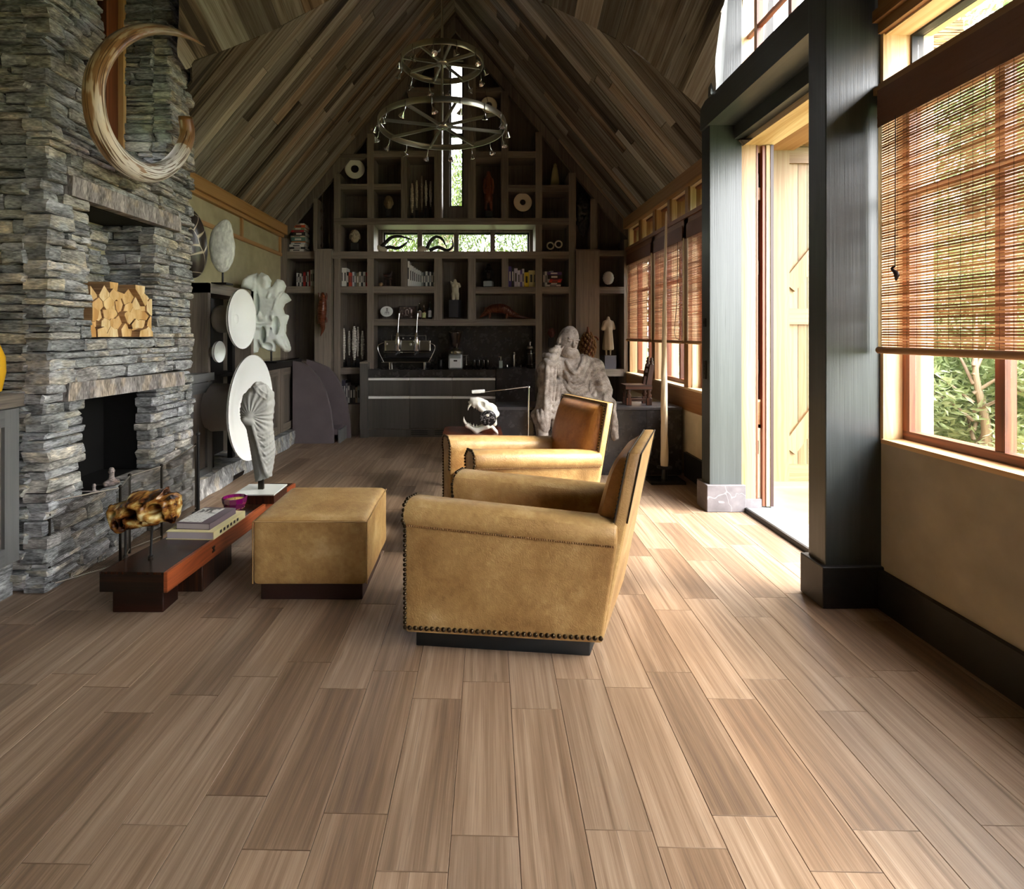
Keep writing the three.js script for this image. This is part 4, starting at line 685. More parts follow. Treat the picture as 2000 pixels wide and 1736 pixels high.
bookRow(579, 558, [3, 3, 4, 3, 5, 3, 3, 3, 4, 4], [26, 24, 25, 26, 28, 27, 28, 31, 32, 33], [0xe6e4de, 0x222222, 0xcfcbc0, 0x2a2a2c, 0xb02a2c, 0x3a3a3a, 0xd9d6cf, 0x9a2f2f, 0xe3e3e0, 0xa0a8a4], 'on the shelf left of the pangolin');
bookRow(665, 559, [6, 6, 4, 4, 3, 4, 4, 5, 4, 4, 5, 4], [37, 37, 29, 28, 27, 29, 28, 27, 29, 28, 29, 28], [0xe8e6e0, 0xdedcd4, 0x2c2c2c, 0xc4482a, 0xb83a30, 0xbfc7cc, 0x6a6f74, 0x7c7058, 0xd8d2c6, 0x2e3033, 0xd9d7d2, 0xb5342e], 'on the shelf below the ivory head');
bookRow(795, 559, [5, 4, 4, 4, 4, 4, 3, 4, 4, 4, 4, 3, 4, 3], [50, 42, 40, 37, 34, 32, 30, 28, 28, 30, 29, 29, 30, 28], [0xf0efea, 0xe6e8e4, 0xe2e6e6, 0xdfe3e3, 0xd9dedd, 0xd0d5d4, 0xc5cbc8, 0x8a8f8c, 0x35383c, 0xcfd2cf, 0x2c2d33, 0xe0e0dc, 0x44454c, 0xd4d6d4], 'on the shelf left of the torso');
bookRow(993, 560, [6, 5, 7, 5, 4, 4, 9, 9, 4, 4], [41, 41, 37, 33, 34, 36, 29, 33, 33, 33], [0x4a3a86, 0x1c1a22, 0xb9b3c8, 0xdad6e6, 0x6a5aa0, 0xd7d2e2, 0xe4c83a, 0xdccb90, 0xd8c684, 0xe0d29c], 'on the shelf right of the bronze head');
bookRow(1060, 560, [4, 5, 4, 4, 4], [32, 31, 31, 32, 32], [0x4a4a4c, 0xdfe3e2, 0x6c7274, 0xc5cfd2, 0xdfe7ea], 'beside the flat purple pile');
bookRow(665, 788, [3, 3, 4, 4, 4, 6, 5, 4, 5, 4], [44, 43, 44, 38, 33, 33, 34, 30, 33, 29], [0x5a4a78, 0x2c2a38, 0x3a3444, 0x6c6c70, 0xd0cfcb, 0x2a2a2a, 0x44403c, 0xb9a890, 0xa9b4b4, 0xbfd0d2], 'in the bottom cell by the counter');
{
  const pile = (pxc, py, rows, where, d = 7.66) => { let y = SY(py); rows.forEach(([c, h, w], i) => { const H = h / F * d; book('book', xAt(pxc, d) + rr(-0.012, 0.012), y, -d, H, w / F * d * 0 + w / 140, 0.2, c, `${colName(c)} book lying ${['at the bottom', 'second from the bottom', 'third from the bottom', 'fourth from the bottom', 'fifth from the bottom', 'sixth from the bottom', 'seventh from the bottom', 'eighth from the bottom', 'ninth from the bottom', 'second from the top', 'on top'][i === rows.length - 1 ? 10 : i]} of ${where}`, 'books in ' + where, true); y += H; }); };
  pile(595, 490, [[0xcfcac0, 5, 28], [0x2a2625, 4, 29], [0xdedbd6, 5, 29], [0xc9cdcf, 4, 28], [0xd9752e, 2, 27], [0x567c74, 8, 28], [0xcfc6a8, 3, 27], [0x222222, 7, 24], [0xb02a34, 4, 26], [0x7d8a70, 5, 24], [0xd5542e, 5, 25], [0xdcd6c8, 3, 25]], 'the tall pile at upper left');
  pile(1097, 559, [[0xe8ddda, 4, 29], [0x3a2a2a, 4, 27], [0xd94a38, 4, 24], [0xc5323a, 3, 24], [0x2a2026, 8, 27], [0x4c3a70, 6, 29]], 'the flat pile near the right pillar');
}
// ---------- small things on the shelves ----------
const ivory = mat({ color: 0xd8cfb4, roughness: 0.6 }), wdk = mat({ map: T.ebony, color: new THREE.Color(1.6, 1.5, 1.4), roughness: 0.6 }), rust = mat({ map: T.red, color: new THREE.Color(0.75, 0.6, 0.5), roughness: 0.5 }), stoneS = mat({ map: T.stone, color: new THREE.Color(0.75, 0.72, 0.68), roughness: 0.9 });
const ringGeo = (R, r, n = 36) => { const p = []; for (let i = 0; i <= 12; i++) { const a = i / 12 * 2 * Math.PI; p.push([(R + r) / 2 + Math.cos(a) * (R - r) / 2, Math.sin(a) * 0.012]); } return lathe(p, n).rotateX(Math.PI / 2); };
const stand = (o, x, y0, y1, z) => { mesh('rod', cyl(0.004, 0.004, V(x, y0, z), V(x, y1, z), 6), M.black, o); mesh('base', box(x - 0.035, y0, z - 0.03, x + 0.035, y0 + 0.012, z + 0.03), M.black, o); };
const discRing = (px, py, R, r, shelf, label, m = ivory) => { const o = thing('shell_ring', label, 'ring'), z = -7.72, k = 7.72 / F; const g = ringGeo(R * k, r * k); g.rotateY(0.1); mesh('ring', g.translate(xAt(px, 7.72), yAt(py, 7.72), z), m, o); stand(o, xAt(px, 7.72), SY(shelf), yAt(py + R * 0.9, 7.72), z - 0.02); };
discRing(693, 330, 19, 7.5, 359, 'white stone ring in the upper left cell of the bookcase', mat({ color: 0xd8d6c6, roughness: 0.6 })); discRing(955, 205, 16, 6, 295, 'yellowish stone ring highest in the bookcase right of the slit window'); discRing(1021, 395, 18, 5.5, 426, 'cream stone ring in the cell right of the tall wooden figure', mat({ color: 0xcdbfa6, roughness: 0.7 }));
discRing(1075, 480, 8, 5, 491, 'small white ring on the left of a pair in the cell below the dark mask'); discRing(1091, 477, 8, 5, 491, 'small white ring on the right of a pair in the cell below the dark mask');
// strings of shell money
const strands = (x0, list, y0, lab, grpn, z = 7.78) => list.forEach(([px, ya, yb, w, c], i) => {
  const o = thing('shell_string', lab[i], 'shell string', [0, 0, 0], 0, grpn), P = [], n = Math.round((yb - ya) / 3.2), k = z / F;
  mesh('rod', cyl(0.003, 0.003, V(xAt(px, z), yAt(yb + 6, z), -z), V(xAt(px, z), yAt(ya - 6, z), -z), 5), M.black, o);
  for (let j = 0; j < n; j++) { const t = (j + 0.5) / n, r = w * k * (0.35 + 0.65 * Math.sin(Math.PI * clamp(t * 0.92 + 0.04))) * rr(0.8, 1.1); P.push(new THREE.CylinderGeometry(r, r * 0.9, (yb - ya) / n * k * 0.72, 9).rotateZ(rr(-0.12, 0.12)).translate(xAt(px, z) + rr(-0.002, 0.002), yAt(lerp(ya, yb, t), z), -z)); }
  stuff(mesh('discs', P, mat({ color: c, roughness: 0.6 }), o)); mesh('foot', box(xAt(px, z) - 0.02, SY(y0), -z - 0.02, xAt(px, z) + 0.02, yAt(yb + 5, z), -z + 0.02), M.black, o);
});
strands(0, [[805, 358, 416, 3.6, 0xcdbfa0], [814, 352, 406, 3, 0xb0a488], [824, 343, 410, 2.6, 0x8c7a6c], [832, 352, 402, 3, 0xbdb8a8], [841, 354, 404, 3, 0xb8b4aa]], 426, ['string of cream shell discs on the far left of five beside the slit window', 'second string from the left of five by the slit window', 'middle and tallest reddish string of five by the slit window', 'fourth string from the left of five by the slit window', 'rightmost string of five by the slit window'], 'shell strings beside the slit window');
strands(0, [[672, 641, 702, 3.4, 0xd8d4c8], [682, 646, 694, 3, 0xa8a49a], [692, 637, 703, 5, 0xdad6ca], [699, 638, 696, 3, 0xb8b4aa], [708, 646, 702, 3.8, 0xd0ccc0]], 718, ['spindle of white shell discs on the left of five beside the counter', 'second slim greyish spindle of five beside the counter', 'fattest spindle of shell discs in the middle of five beside the counter', 'fourth slim grey spindle of five beside the counter', 'spindle of white discs on the right of five beside the counter'], 'shell spindles in the cell left of the espresso machine');
// heads, figures, torsos: meshed fields, s metres tall
function headF(x, y, z) {                                                        // a head 1 unit tall, centred, facing +z
  let d = elld(x, y, z, [0, 0.06, -0.02], [0.34, 0.44, 0.37]);
  d = smin(d, elld(x, y, z, [0, -0.2, 0.06], [0.25, 0.28, 0.27]), 0.14);
  d = smin(d, capd(x, y, z, [0, 0.12, 0.33], [0, -0.06, 0.42], 0.035, 0.06), 0.06);                                                            // nose
  for (const s of [-1, 1]) { d = smax(d, -elld(x, y, z, [s * 0.135, 0.06, 0.38], [0.09, 0.05, 0.08]), 0.05); d = smin(d, elld(x, y, z, [s * 0.135, 0.055, 0.3], [0.06, 0.035, 0.045]), 0.02); d = smin(d, elld(x, y, z, [s * 0.35, -0.02, -0.02], [0.05, 0.15, 0.09]), 0.04); d = smin(d, elld(x, y, z, [s * 0.14, 0.14, 0.31], [0.1, 0.025, 0.04]), 0.04); }
  d = smin(d, elld(x, y, z, [0, -0.17, 0.3], [0.11, 0.025, 0.05]), 0.03); d = smin(d, elld(x, y, z, [0, -0.225, 0.29], [0.085, 0.03, 0.05]), 0.03); d = smax(d, -elld(x, y, z, [0, -0.197, 0.36], [0.1, 0.008, 0.05]), 0.012);
  d = smin(d, elld(x, y, z, [0, -0.36, 0.2], [0.1, 0.08, 0.08]), 0.08);
  return d;
}
function figure(name, label, cat, f, lo, hi, cell, m, px, py, d, s, turn = 0, part = 'figure') {
  const o = thing(name, label, cat, [xAt(px, d), yAt(py, d), -d], turn);
  mesh(part, nets(f, lo, hi, cell).scale(s, s, s), m, o); return o;
}
const plinth = (o, w, h, y, m = M.nearBlack) => mesh('plinth', rbox(-w / 2, y - h, -w / 2, w / 2, y, w / 2, 0.003), m, o);
const hk = 7.75 / F;
{ // carved ivory head, stone mask, dark crowned head, red head
  const curls = (x, y, z) => headF(x, y, z) - (y > 0.16 || Math.hypot(x, z) > 0.36 ? 0.03 * (Math.sin(x * 38) * Math.sin(y * 38) * Math.sin(z * 38)) + 0.02 : 0);
  let o = figure('head_sculpture', 'pale carved head with curled hair on a dark block', 'sculpture', curls, [-0.5, -0.6, -0.5], [0.5, 0.6, 0.55], 0.035, mat({ color: 0xa89a80, roughness: 0.7 }), 693, 462, 7.75, 26 * hk, 0.1, 'head'); plinth(o, 0.1, 0.1, -0.1);
  o = figure('stone_mask', 'small brown carved mask in the dark cell right of the empty one', 'mask', (x, y, z) => headF(x * 1.1, y * 0.95, z), [-0.5, -0.6, -0.5], [0.5, 0.6, 0.55], 0.04, mat({ color: 0x6e5c42, roughness: 0.8 }), 759, 396, 7.75, 27 * hk, 0, 'face'); plinth(o, 0.06, 0.1, -0.09);
  o = figure('head_sculpture', 'dark bronze head with a topknot on a pale block', 'sculpture', (x, y, z) => smin(smin(curls(x, y, z), elld(x, y, z, [0, 0.58, -0.05], [0.15, 0.16, 0.15]), 0.08), capd(x, y, z, [0, -0.4, -0.02], [0, -0.62, -0.02], 0.2, 0.3), 0.1), [-0.6, -0.8, -0.55], [0.6, 0.85, 0.6], 0.04, mat({ color: 0x191613, roughness: 0.35, metalness: 0.4 }), 954, 533, 7.75, 25 * hk, -0.2, 'head'); plinth(o, 0.125, 0.075, -0.12, mat({ color: 0x9aa3ab, roughness: 0.4 }));
  o = figure('head_sculpture', 'small dark red carved head half behind the seated statue', 'sculpture', headF, [-0.5, -0.6, -0.5], [0.5, 0.6, 0.55], 0.04, mat({ color: 0x4a2018, roughness: 0.5 }), 1077, 650, 7.72, 20 * hk, 0, 'head'); plinth(o, 0.08, 0.14, -0.065);
}
{ // white torso, dressed torso, tall painted figure, ivory figure
  const torso = (x, y, z) => { let d = elld(x, y, z, [0, 0.62, 0], [0.17, 0.2, 0.11]); d = smin(d, elld(x, y, z, [0.01, 0.36, 0], [0.145, 0.17, 0.1]), 0.1); d = smin(d, capd(x, y, z, [-0.08, 0.26, 0], [-0.085, 0.0, 0.02], 0.095, 0.075), 0.04); d = smin(d, capd(x, y, z, [0.09, 0.26, 0], [0.1, 0.02, 0], 0.095, 0.075), 0.04); d = smin(d, capd(x, y, z, [0, 0.75, 0], [0.0, 0.87, 0], 0.075, 0.06), 0.05); d = smin(d, capd(x, y, z, [0.17, 0.7, 0], [0.22, 0.6, 0.02], 0.065, 0.05), 0.05); d = smin(d, capd(x, y, z, [-0.16, 0.74, 0], [-0.2, 0.82, 0], 0.055, 0.04), 0.05); for (const s of [-1, 1]) d = smin(d, elld(x, y, z, [s * 0.075, 0.62, 0.09], [0.06, 0.06, 0.05]), 0.04); return smax(d, -y, 0.02); };
  let o = figure('marble_torso', 'small white marble nude torso on a tall dark plinth', 'sculpture', torso, [-0.35, -0.05, -0.25], [0.35, 1.0, 0.25], 0.022, mat({ color: 0xc4bda2, roughness: 0.6 }), 889, 586, 7.78, 44 * hk, -0.3, 'torso'); plinth(o, 0.14, 0.245, 0.0, mat({ color: 0x33333a, roughness: 0.6 })); o.children[1].position.y = 0;
  const dress = (x, y, z) => { const fold = Math.sin(x * 60) * 0.008; let d = elld(x, y, z, [0, 0.78, 0], [0.12, 0.15, 0.08]); d = smin(d, capd(x, y, z, [0, 0.62, 0], [0, 0.2, 0], 0.1, 0.15) + fold, 0.06); d = smin(d, capd(x, y, z, [-0.1, 0.84, 0], [-0.16, 0.68, 0.02], 0.05, 0.045), 0.04); d = smin(d, capd(x, y, z, [0.1, 0.84, 0], [0.15, 0.7, 0.02], 0.05, 0.045), 0.04); d = smin(d, capd(x, y, z, [0, 0.88, 0], [0, 0.96, 0], 0.045, 0.04), 0.03); d = smax(d, 0.14 - y, 0.02); for (const s of [-1, 1]) d = Math.min(d, capd(x, y, z, [s * 0.06, 0.2, 0], [s * 0.055, 0.0, 0], 0.03, 0.022)); return d; };
  o = figure('headless_figure', 'slender pale headless figure in a long skirt on a grey plinth', 'sculpture', dress, [-0.26, -0.03, -0.2], [0.26, 1.02, 0.2], 0.018, mat({ color: 0xb4a892, roughness: 0.8 }), 1188, 694, 7.76, 76 * hk, 0.15); plinth(o, 0.17, 0.2, 0.0, mat({ color: 0x4a4850, roughness: 0.6 }));
  const saint = (x, y, z) => { let d = elld(x, y, z, [0, 0.93, 0], [0.05, 0.06, 0.055]); d = smin(d, capd(x, y, z, [0, 0.82, 0], [0, 0.55, 0], 0.075, 0.06), 0.03); d = smin(d, capd(x, y, z, [0, 0.55, 0], [0, 0.33, 0], 0.08, 0.105), 0.03); for (const s of [-1, 1]) { d = smin(d, capd(x, y, z, [s * 0.05, 0.34, 0], [s * 0.07, 0.03, s * 0.01], 0.05, 0.03), 0.02); d = smin(d, capd(x, y, z, [s * 0.05, 0.03, 0], [s * 0.06, 0.01, 0.06], 0.03, 0.025), 0.02); d = smin(d, capd(x, y, z, [s * 0.09, 0.78, 0], [s * 0.115, 0.58, 0.03], 0.035, 0.028), 0.02); d = smin(d, capd(x, y, z, [s * 0.115, 0.58, 0.03], [s * 0.1, 0.44, 0.05], 0.028, 0.022), 0.02); } return d; };
  o = figure('wooden_figure', 'tall slim reddish wooden standing figure right of the slit window', 'sculpture', saint, [-0.2, -0.03, -0.16], [0.2, 1.03, 0.16], 0.016, rust, 954, 413, 7.76, 80 * hk, 0.1); plinth(o, 0.1, 0.085, 0.0);
  o = thing('ivory_figure', 'pale tapering ivory figure in the right upper cell of the bookcase', 'sculpture', [xAt(1084, 7.76), SY(361), -7.76]); mesh('figure', lathe([[0.0, 0], [0.055, 0.005], [0.062, 0.06], [0.055, 0.14], [0.042, 0.24], [0.03, 0.29], [0.022, 0.3], [0.028, 0.315], [0.018, 0.34], [0.004, 0.352]], 14), mat({ color: 0xa89c70, roughness: 0.6 }), o);
}
{ // oval shell, fork plate, picture, bottles
  let o = thing('oval_shell', 'small white ridged oval shell upright in the right column of shelves', 'shell', [xAt(1188, 7.74), yAt(543, 7.74), -7.74]);
  const g = new THREE.SphereGeometry(1, 36, 20).scale(0.08, 0.095, 0.035), p = g.attributes.position; for (let i = 0; i < p.count; i++) { const a = Math.atan2(p.getY(i), p.getX(i)), k = 1 + 0.05 * Math.cos(a * 22); p.setXYZ(i, p.getX(i) * k, p.getY(i) * k, p.getZ(i)); } g.computeVertexNormals(); mesh('carapace', g, mat({ color: 0xc8c6c0, roughness: 0.5 }), o); mesh('stem', cyl(0.005, 0.005, V(0, -0.12, -0.01), V(0, -0.08, -0.01), 6), M.black, o);
  o = thing('fork_plate', 'white oval plate painted with a black forked sign', 'plate', [xAt(754, 7.75), yAt(608, 7.75), -7.8]); mesh('plate', new THREE.SphereGeometry(1, 30, 14).scale(0.09, 0.076, 0.014).rotateX(-0.1), mat({ color: 0xe2e4e0, roughness: 0.3 }), o);
  const bars = [box(0.005, -0.01, 0.012, 0.011, 0.05, 0.018), box(-0.022, -0.012, 0.012, 0.036, -0.006, 0.018)]; for (let k = 0; k < 4; k++) bars.push(box(-0.022 + k * 0.018, -0.045, 0.011, -0.017 + k * 0.018, -0.01, 0.017)); for (const y of [0.012, 0.026, 0.04]) bars.push(box(-0.008, y, 0.012, 0.024, y + 0.005, 0.018)); mesh('painted_sign', bars, M.black, o);
  o = thing('metal_relief', 'small dark metal relief picture leaning behind the espresso machine', 'picture', [xAt(796, 7.78), yAt(622, 7.78), -7.84]); const rg = new THREE.PlaneGeometry(0.24, 0.165, 60, 40), q = rg.attributes.position; for (let i = 0; i < q.count; i++) q.setZ(i, 0.02 * n3(q.getX(i) * 50 + 20, q.getY(i) * 50 + 20, 1)); rg.computeVertexNormals(); mesh('relief', rg.translate(0, 0.09, 0.01), mat({ color: 0x6a5c58, roughness: 0.3, metalness: 0.7 }), o); mesh('frame', [box(-0.13, 0, 0, 0.13, 0.01, 0.03), box(-0.13, 0.17, 0, 0.13, 0.18, 0.03), box(-0.13, 0, 0, -0.12, 0.18, 0.03), box(0.12, 0, 0, 0.13, 0.18, 0.03), box(-0.13, 0, -0.005, 0.13, 0.18, 0)], M.black, o);
  const bot = (px, h, lab, gc, lc, cap) => { const b = thing('bottle', lab, 'bottle', [xAt(px, 7.72), SY(623), -7.72]), r = 0.03; mesh('glass_body', lathe([[0, 0], [r, 0.004], [r, h * 0.55], [r * 0.85, h * 0.62], [0.012, h * 0.72], [0.011, h * 0.97], [0, h * 0.97]], 18), phys({ color: gc, roughness: 0.08, clearcoat: 1 }), b); mesh('label', lathe([[r + 0.0006, h * 0.12], [r + 0.001, h * 0.13], [r + 0.001, h * 0.5], [r + 0.0006, h * 0.51]], 18), mat({ color: lc, roughness: 0.7 }), b); mesh('stopper', lathe([[0, h * 0.95], [0.013, h * 0.95], [0.012, h], [cap, h * 1.02], [cap, h * 1.12], [0, h * 1.13]], 12), M.chrome, b); };
  bot(819, 0.225, 'dark bottle with brownish label and pourer on the left of three', 0x0f0c08, 0x7a6a60, 0.004); bot(828, 0.18, 'shorter bottle with pale green label in the middle of three', 0x3a2410, 0xb9c48a, 0.011); bot(840, 0.24, 'tallest bottle with grey label and long pourer on the right of three', 0x171a20, 0xa6aab2, 0.004);
}
// scaly animals: pangolin on the pillar, armadillo on the shelf
function scaly(o, spine, radii, m, legs, n = 40) {
  const body = taper(spine, radii, n, 18); mesh('body', body, m, o);
  const curve = new THREE.CatmullRomCurve3(spine), fr = curve.computeFrenetFrames(26, false), P = [];
  for (let i = 2; i < 25; i++) { const t = i / 26, c = curve.getPointAt(t), f = t * (radii.length - 1), k = Math.min(radii.length - 2, f | 0), r = lerp(radii[k], radii[k + 1], f - k); const ring = new THREE.TorusGeometry(r * 1.0, r * 0.09 + 0.001, 5, 18); ring.applyQuaternion(new THREE.Quaternion().setFromUnitVectors(V(0, 0, 1), curve.getTangentAt(t))); P.push(ring.translate(c.x, c.y, c.z)); }
  stuff(mesh('scale_bands', P, m, o));
  legs.forEach(([a, b, r]) => mesh('leg', taper([a, a.clone().lerp(b, 0.6).add(V(0.006, 0, 0)), b], [r, r * 0.8, r * 0.55], 10, 8), m, o));
}
{
  const shell = mat({ map: T.red, color: new THREE.Color(0.6, 0.46, 0.38), roughness: 0.28 });
  const z = -7.46, q = (px, py, dz = 0) => V(xAt(px, 7.46), yAt(py, 7.46), z + dz).sub(V(xAt(632, 7.46), yAt(610, 7.46), z));
  let o = thing('pangolin', 'brown scaly pangolin skin hanging head up on the left pillar', 'animal trophy', [xAt(632, 7.46), yAt(610, 7.46), z]);
  scaly(o, [q(632, 572, 0.03), q(632, 590, 0.05), q(631, 610, 0.05), q(630, 628, 0.04), q(632, 642, 0.03), q(627, 656, 0.02)], [0.02, 0.05, 0.062, 0.05, 0.028, 0.006], shell, [[q(626, 585, 0.04), q(624, 572, 0.05), 0.016], [q(638, 586, 0.04), q(640, 573, 0.05), 0.016], [q(625, 622, 0.04), q(622, 632, 0.05), 0.016], [q(638, 620, 0.04), q(640, 630, 0.05), 0.016]]);
  mesh('hook', [cyl(0.004, 0.004, q(632, 580, 0.02), q(632, 580, -0.06), 6), cyl(0.004, 0.004, q(631, 625, 0.02), q(631, 625, -0.06), 6)], M.black, o);
  const z2 = -7.7, w = (px, py, dz = 0) => V(xAt(px, 7.7), yAt(py, 7.7), z2 + dz).sub(V(xAt(972, 7.7), yAt(605, 7.7), z2));
  o = thing('armadillo', 'glossy brown arched armadillo with long tail on the right middle shelf', 'animal trophy', [xAt(972, 7.7), yAt(605, 7.7), z2]);
  scaly(o, [w(937, 620, 0.02), w(948, 612), w(958, 604), w(972, 602), w(987, 604), w(1000, 613), w(1018, 619), w(1038, 622)], [0.006, 0.04, 0.062, 0.068, 0.062, 0.04, 0.02, 0.004], shell, [[w(956, 612, 0.03), w(955, 622, 0.04), 0.02], [w(956, 612, -0.03), w(957, 622, -0.03), 0.02], [w(990, 612, 0.03), w(988, 622, 0.04), 0.02], [w(990, 612, -0.03), w(991, 622, -0.03), 0.02]]);
  mesh('ear', [ball(0.014, w(948, 603).x, w(948, 603).y, 0.03, 8, 0.6, 1.4, 0.5), ball(0.014, w(949, 603).x, w(949, 603).y, -0.02, 8, 0.6, 1.4, 0.5)], shell, o);
}
{ // antelope horns on the window shelf
  const hm = mat({ color: 0x15110d, roughness: 0.5 }), bone = mat({ color: 0xb8b09a, roughness: 0.7 }), z = 7.62;
  const q = (px, py, dz = 0) => V(xAt(px, z), yAt(py, z), -z + dz);
  const horns = (label, c1, c2, skull) => { const o = thing('antelope_horns', label, 'horns'); for (const c of [c1, c2]) { mesh('horn', taper(c, [0.026, 0.026, 0.023, 0.018, 0.01, 0.002], 50, 12), hm, o); const cv = new THREE.CatmullRomCurve3(c), P = []; for (let i = 1; i < 14; i++) { const t = i / 18, r = 0.027 - t * 0.014, g = new THREE.TorusGeometry(r, 0.004, 5, 12); g.applyQuaternion(new THREE.Quaternion().setFromUnitVectors(V(0, 0, 1), cv.getTangentAt(t))); const p = cv.getPointAt(t); P.push(g.translate(p.x, p.y, p.z)); } stuff(mesh('horn_rings', P, hm, o)); } mesh('skull', taper(skull, [0.012, 0.035, 0.045, 0.03], 14, 12), bone, o); };
  horns('pair of long curved dark horns lying at the left of the window shelf', [q(744, 484, 0.03), q(752, 476, 0.03), q(766, 464, 0.02), q(782, 462, 0.02), q(797, 466, 0.02), q(813, 471, 0.02)], [q(746, 487, -0.02), q(760, 482, -0.02), q(775, 484, -0.03), q(788, 478, -0.03), q(797, 468, -0.04), q(799, 460, -0.04)], [q(757, 489, 0.02), q(748, 487, 0.02), q(742, 484, 0.02), q(738, 484, 0.02)]);
  horns('pair of steeply arched dark horns beside a pale skull on the window shelf', [q(834, 486, 0.03), q(841, 472, 0.03), q(852, 463, 0.02), q(862, 466, 0.02), q(870, 478, 0.02), q(875, 489, 0.02)], [q(838, 488, -0.04), q(855, 482, -0.04), q(862, 484, -0.04), q(874, 488, -0.04), q(884, 480, -0.04), q(881, 460, -0.04)], [q(836, 488), q(828, 486), q(820, 487), q(816, 489)]);
}
{ // spears, dark mask cluster, stool carving and ball, tiny white tag
  const z = 7.74, q = (px, py) => V(xAt(px, z), yAt(py, z), -z);
  [[629, 335, 488, 'carved black spear with barbed shaft on the left of the narrow slot'], [645, 345, 488, 'plain dark spear with pale lower blade at the right of the slot']].forEach(([px, a, b, lab], i) => { const o = thing('spear', lab, 'spear'); mesh('shaft', cyl(0.008, 0.008, q(px, b), q(px, a)), wdk, o); const P = []; for (let k = 0; k < 5; k++) P.push(lathe([[0.008, -0.04], [0.022, 0], [0.008, 0.05]], 8).translate(xAt(px, z), yAt(lerp(a + 10, b - 8, k / 4), z), -z)); if (i) mesh('blade', lathe([[0.004, -0.1], [0.018, 0], [0.004, 0.1]], 8).scale(1, 1, 0.4).translate(xAt(px - 1, z), yAt(465, z), -z), mat({ color: 0x5a4c34, roughness: 0.6 }), o); else mesh('barbs', P, wdk, o); });
  const o = thing('dark_mask', 'large dark bearded carved mask hanging in the slot above the right pillar', 'mask', [xAt(1138, 7.66), yAt(410, 7.66), -7.66]);
  mesh('face', nets((x, y, z2) => headF(x * 1.0, y * 0.8, z2) + (n3(x * 9 + 9, y * 9 + 9, z2 * 9 + 9) - 0.5) * 0.1, [-0.5, -0.75, -0.5], [0.5, 0.75, 0.6], 0.035).scale(0.3, 0.36, 0.25), mat({ color: 0x101012, roughness: 0.4 }), o); mesh('beard', nets((x, y, z2) => capd(x, y, z2, [0, 0.1, 0], [0, -0.6, 0], 0.3, 0.03) + (n3(x * 20 + 9, y * 8 + 9, z2 * 20 + 9) - 0.5) * 0.12, [-0.5, -0.8, -0.5], [0.5, 0.5, 0.5], 0.04).scale(0.3, 0.26, 0.2).translate(0, -0.22, 0), mat({ color: 0x0c0c0e, roughness: 0.7 }), o);
  mesh('hook', cyl(0.005, 0.005, V(0, 0.2, -0.05), V(0, 0.36, -0.2)), M.black, o);
  const s = thing('carved_stool', 'small dark carved stool figure with a seated animal on top', 'carving', [xAt(758, 7.74), SY(559), -7.74]);
  mesh('seat', [lathe([[0, 0.105], [0.06, 0.105], [0.065, 0.12], [0, 0.125]], 16), lathe([[0, 0], [0.062, 0], [0.06, 0.018], [0, 0.02]], 16)], wdk, s); for (let k = 0; k < 4; k++) mesh('leg', cyl(0.012, 0.01, V(Math.cos(k * 1.57 + 0.78) * 0.045, 0.015, Math.sin(k * 1.57 + 0.78) * 0.045), V(Math.cos(k * 1.57 + 0.78) * 0.04, 0.11, Math.sin(k * 1.57 + 0.78) * 0.04), 8), wdk, s);
  mesh('animal', nets((x, y, z2) => smin(smin(elld(x, y, z2, [0, 0.03, 0], [0.05, 0.03, 0.03]), capd(x, y, z2, [0.035, 0.04, 0], [0.05, 0.085, 0], 0.016, 0.014), 0.02), capd(x, y, z2, [-0.04, 0.03, 0], [-0.07, 0.06, 0], 0.012, 0.006), 0.02), [-0.1, -0.02, -0.06], [0.1, 0.12, 0.06], 0.008).translate(0, 0.13, 0), wdk, s);
  const b = thing('tan_ball', 'small tan ball at the foot of the carved stool', 'ball', [xAt(744, 7.7), SY(559), -7.7]); mesh('ball', ball(0.033, 0, 0.033, 0, 16), mat({ color: 0x8a6c48, roughness: 0.5 }), b); mesh('foot_ring', new THREE.TorusGeometry(0.014, 0.004, 6, 14).rotateX(1.57).translate(0, 0.004, 0), M.black, b);
  const w = thing('white_box', 'tiny white box fixed high in the left corner cell', 'box', [xAt(568, 7.8), yAt(438, 7.8), -7.8]); mesh('case', rbox(-0.025, -0.02, 0, 0.025, 0.02, 0.03, 0.004), mat({ color: 0xdedede }), w); mesh('arm', box(-0.008, -0.008, -0.18, 0.008, 0.008, 0), M.black, w);
  const c = thing('pine_cone_basket', 'brown scaly basket-like sculpture behind the shoulder of the seated statue', 'sculpture', [xAt(1148, 7.4), yAt(705, 7.4), -7.4]); const P = []; for (let k = 0; k < 90; k++) { const y = 0.02 + 0.36 * (k / 90), r = 0.085 * Math.sin(Math.PI * (0.12 + 0.8 * k / 90)) + 0.02, a = k * 2.4; P.push(ball(0.02, Math.cos(a) * r, y, Math.sin(a) * r, 6, 0.9, 1.2, 0.7)); } stuff(mesh('scales', P, mat({ color: 0x7a5a36, roughness: 0.7 }), c)); mesh('core', lathe([[0, 0], [0.07, 0.02], [0.1, 0.16], [0.08, 0.3], [0.02, 0.4], [0.012, 0.46], [0, 0.47]], 14), rust, c); mesh('handle', new THREE.TorusGeometry(0.05, 0.012, 8, 16, 4).translate(0.09, 0.28, 0), rust, c); mesh('bracket', box(-0.04, -0.02, -0.12, 0.04, 0.01, 0.05), M.nearBlack, c);
}
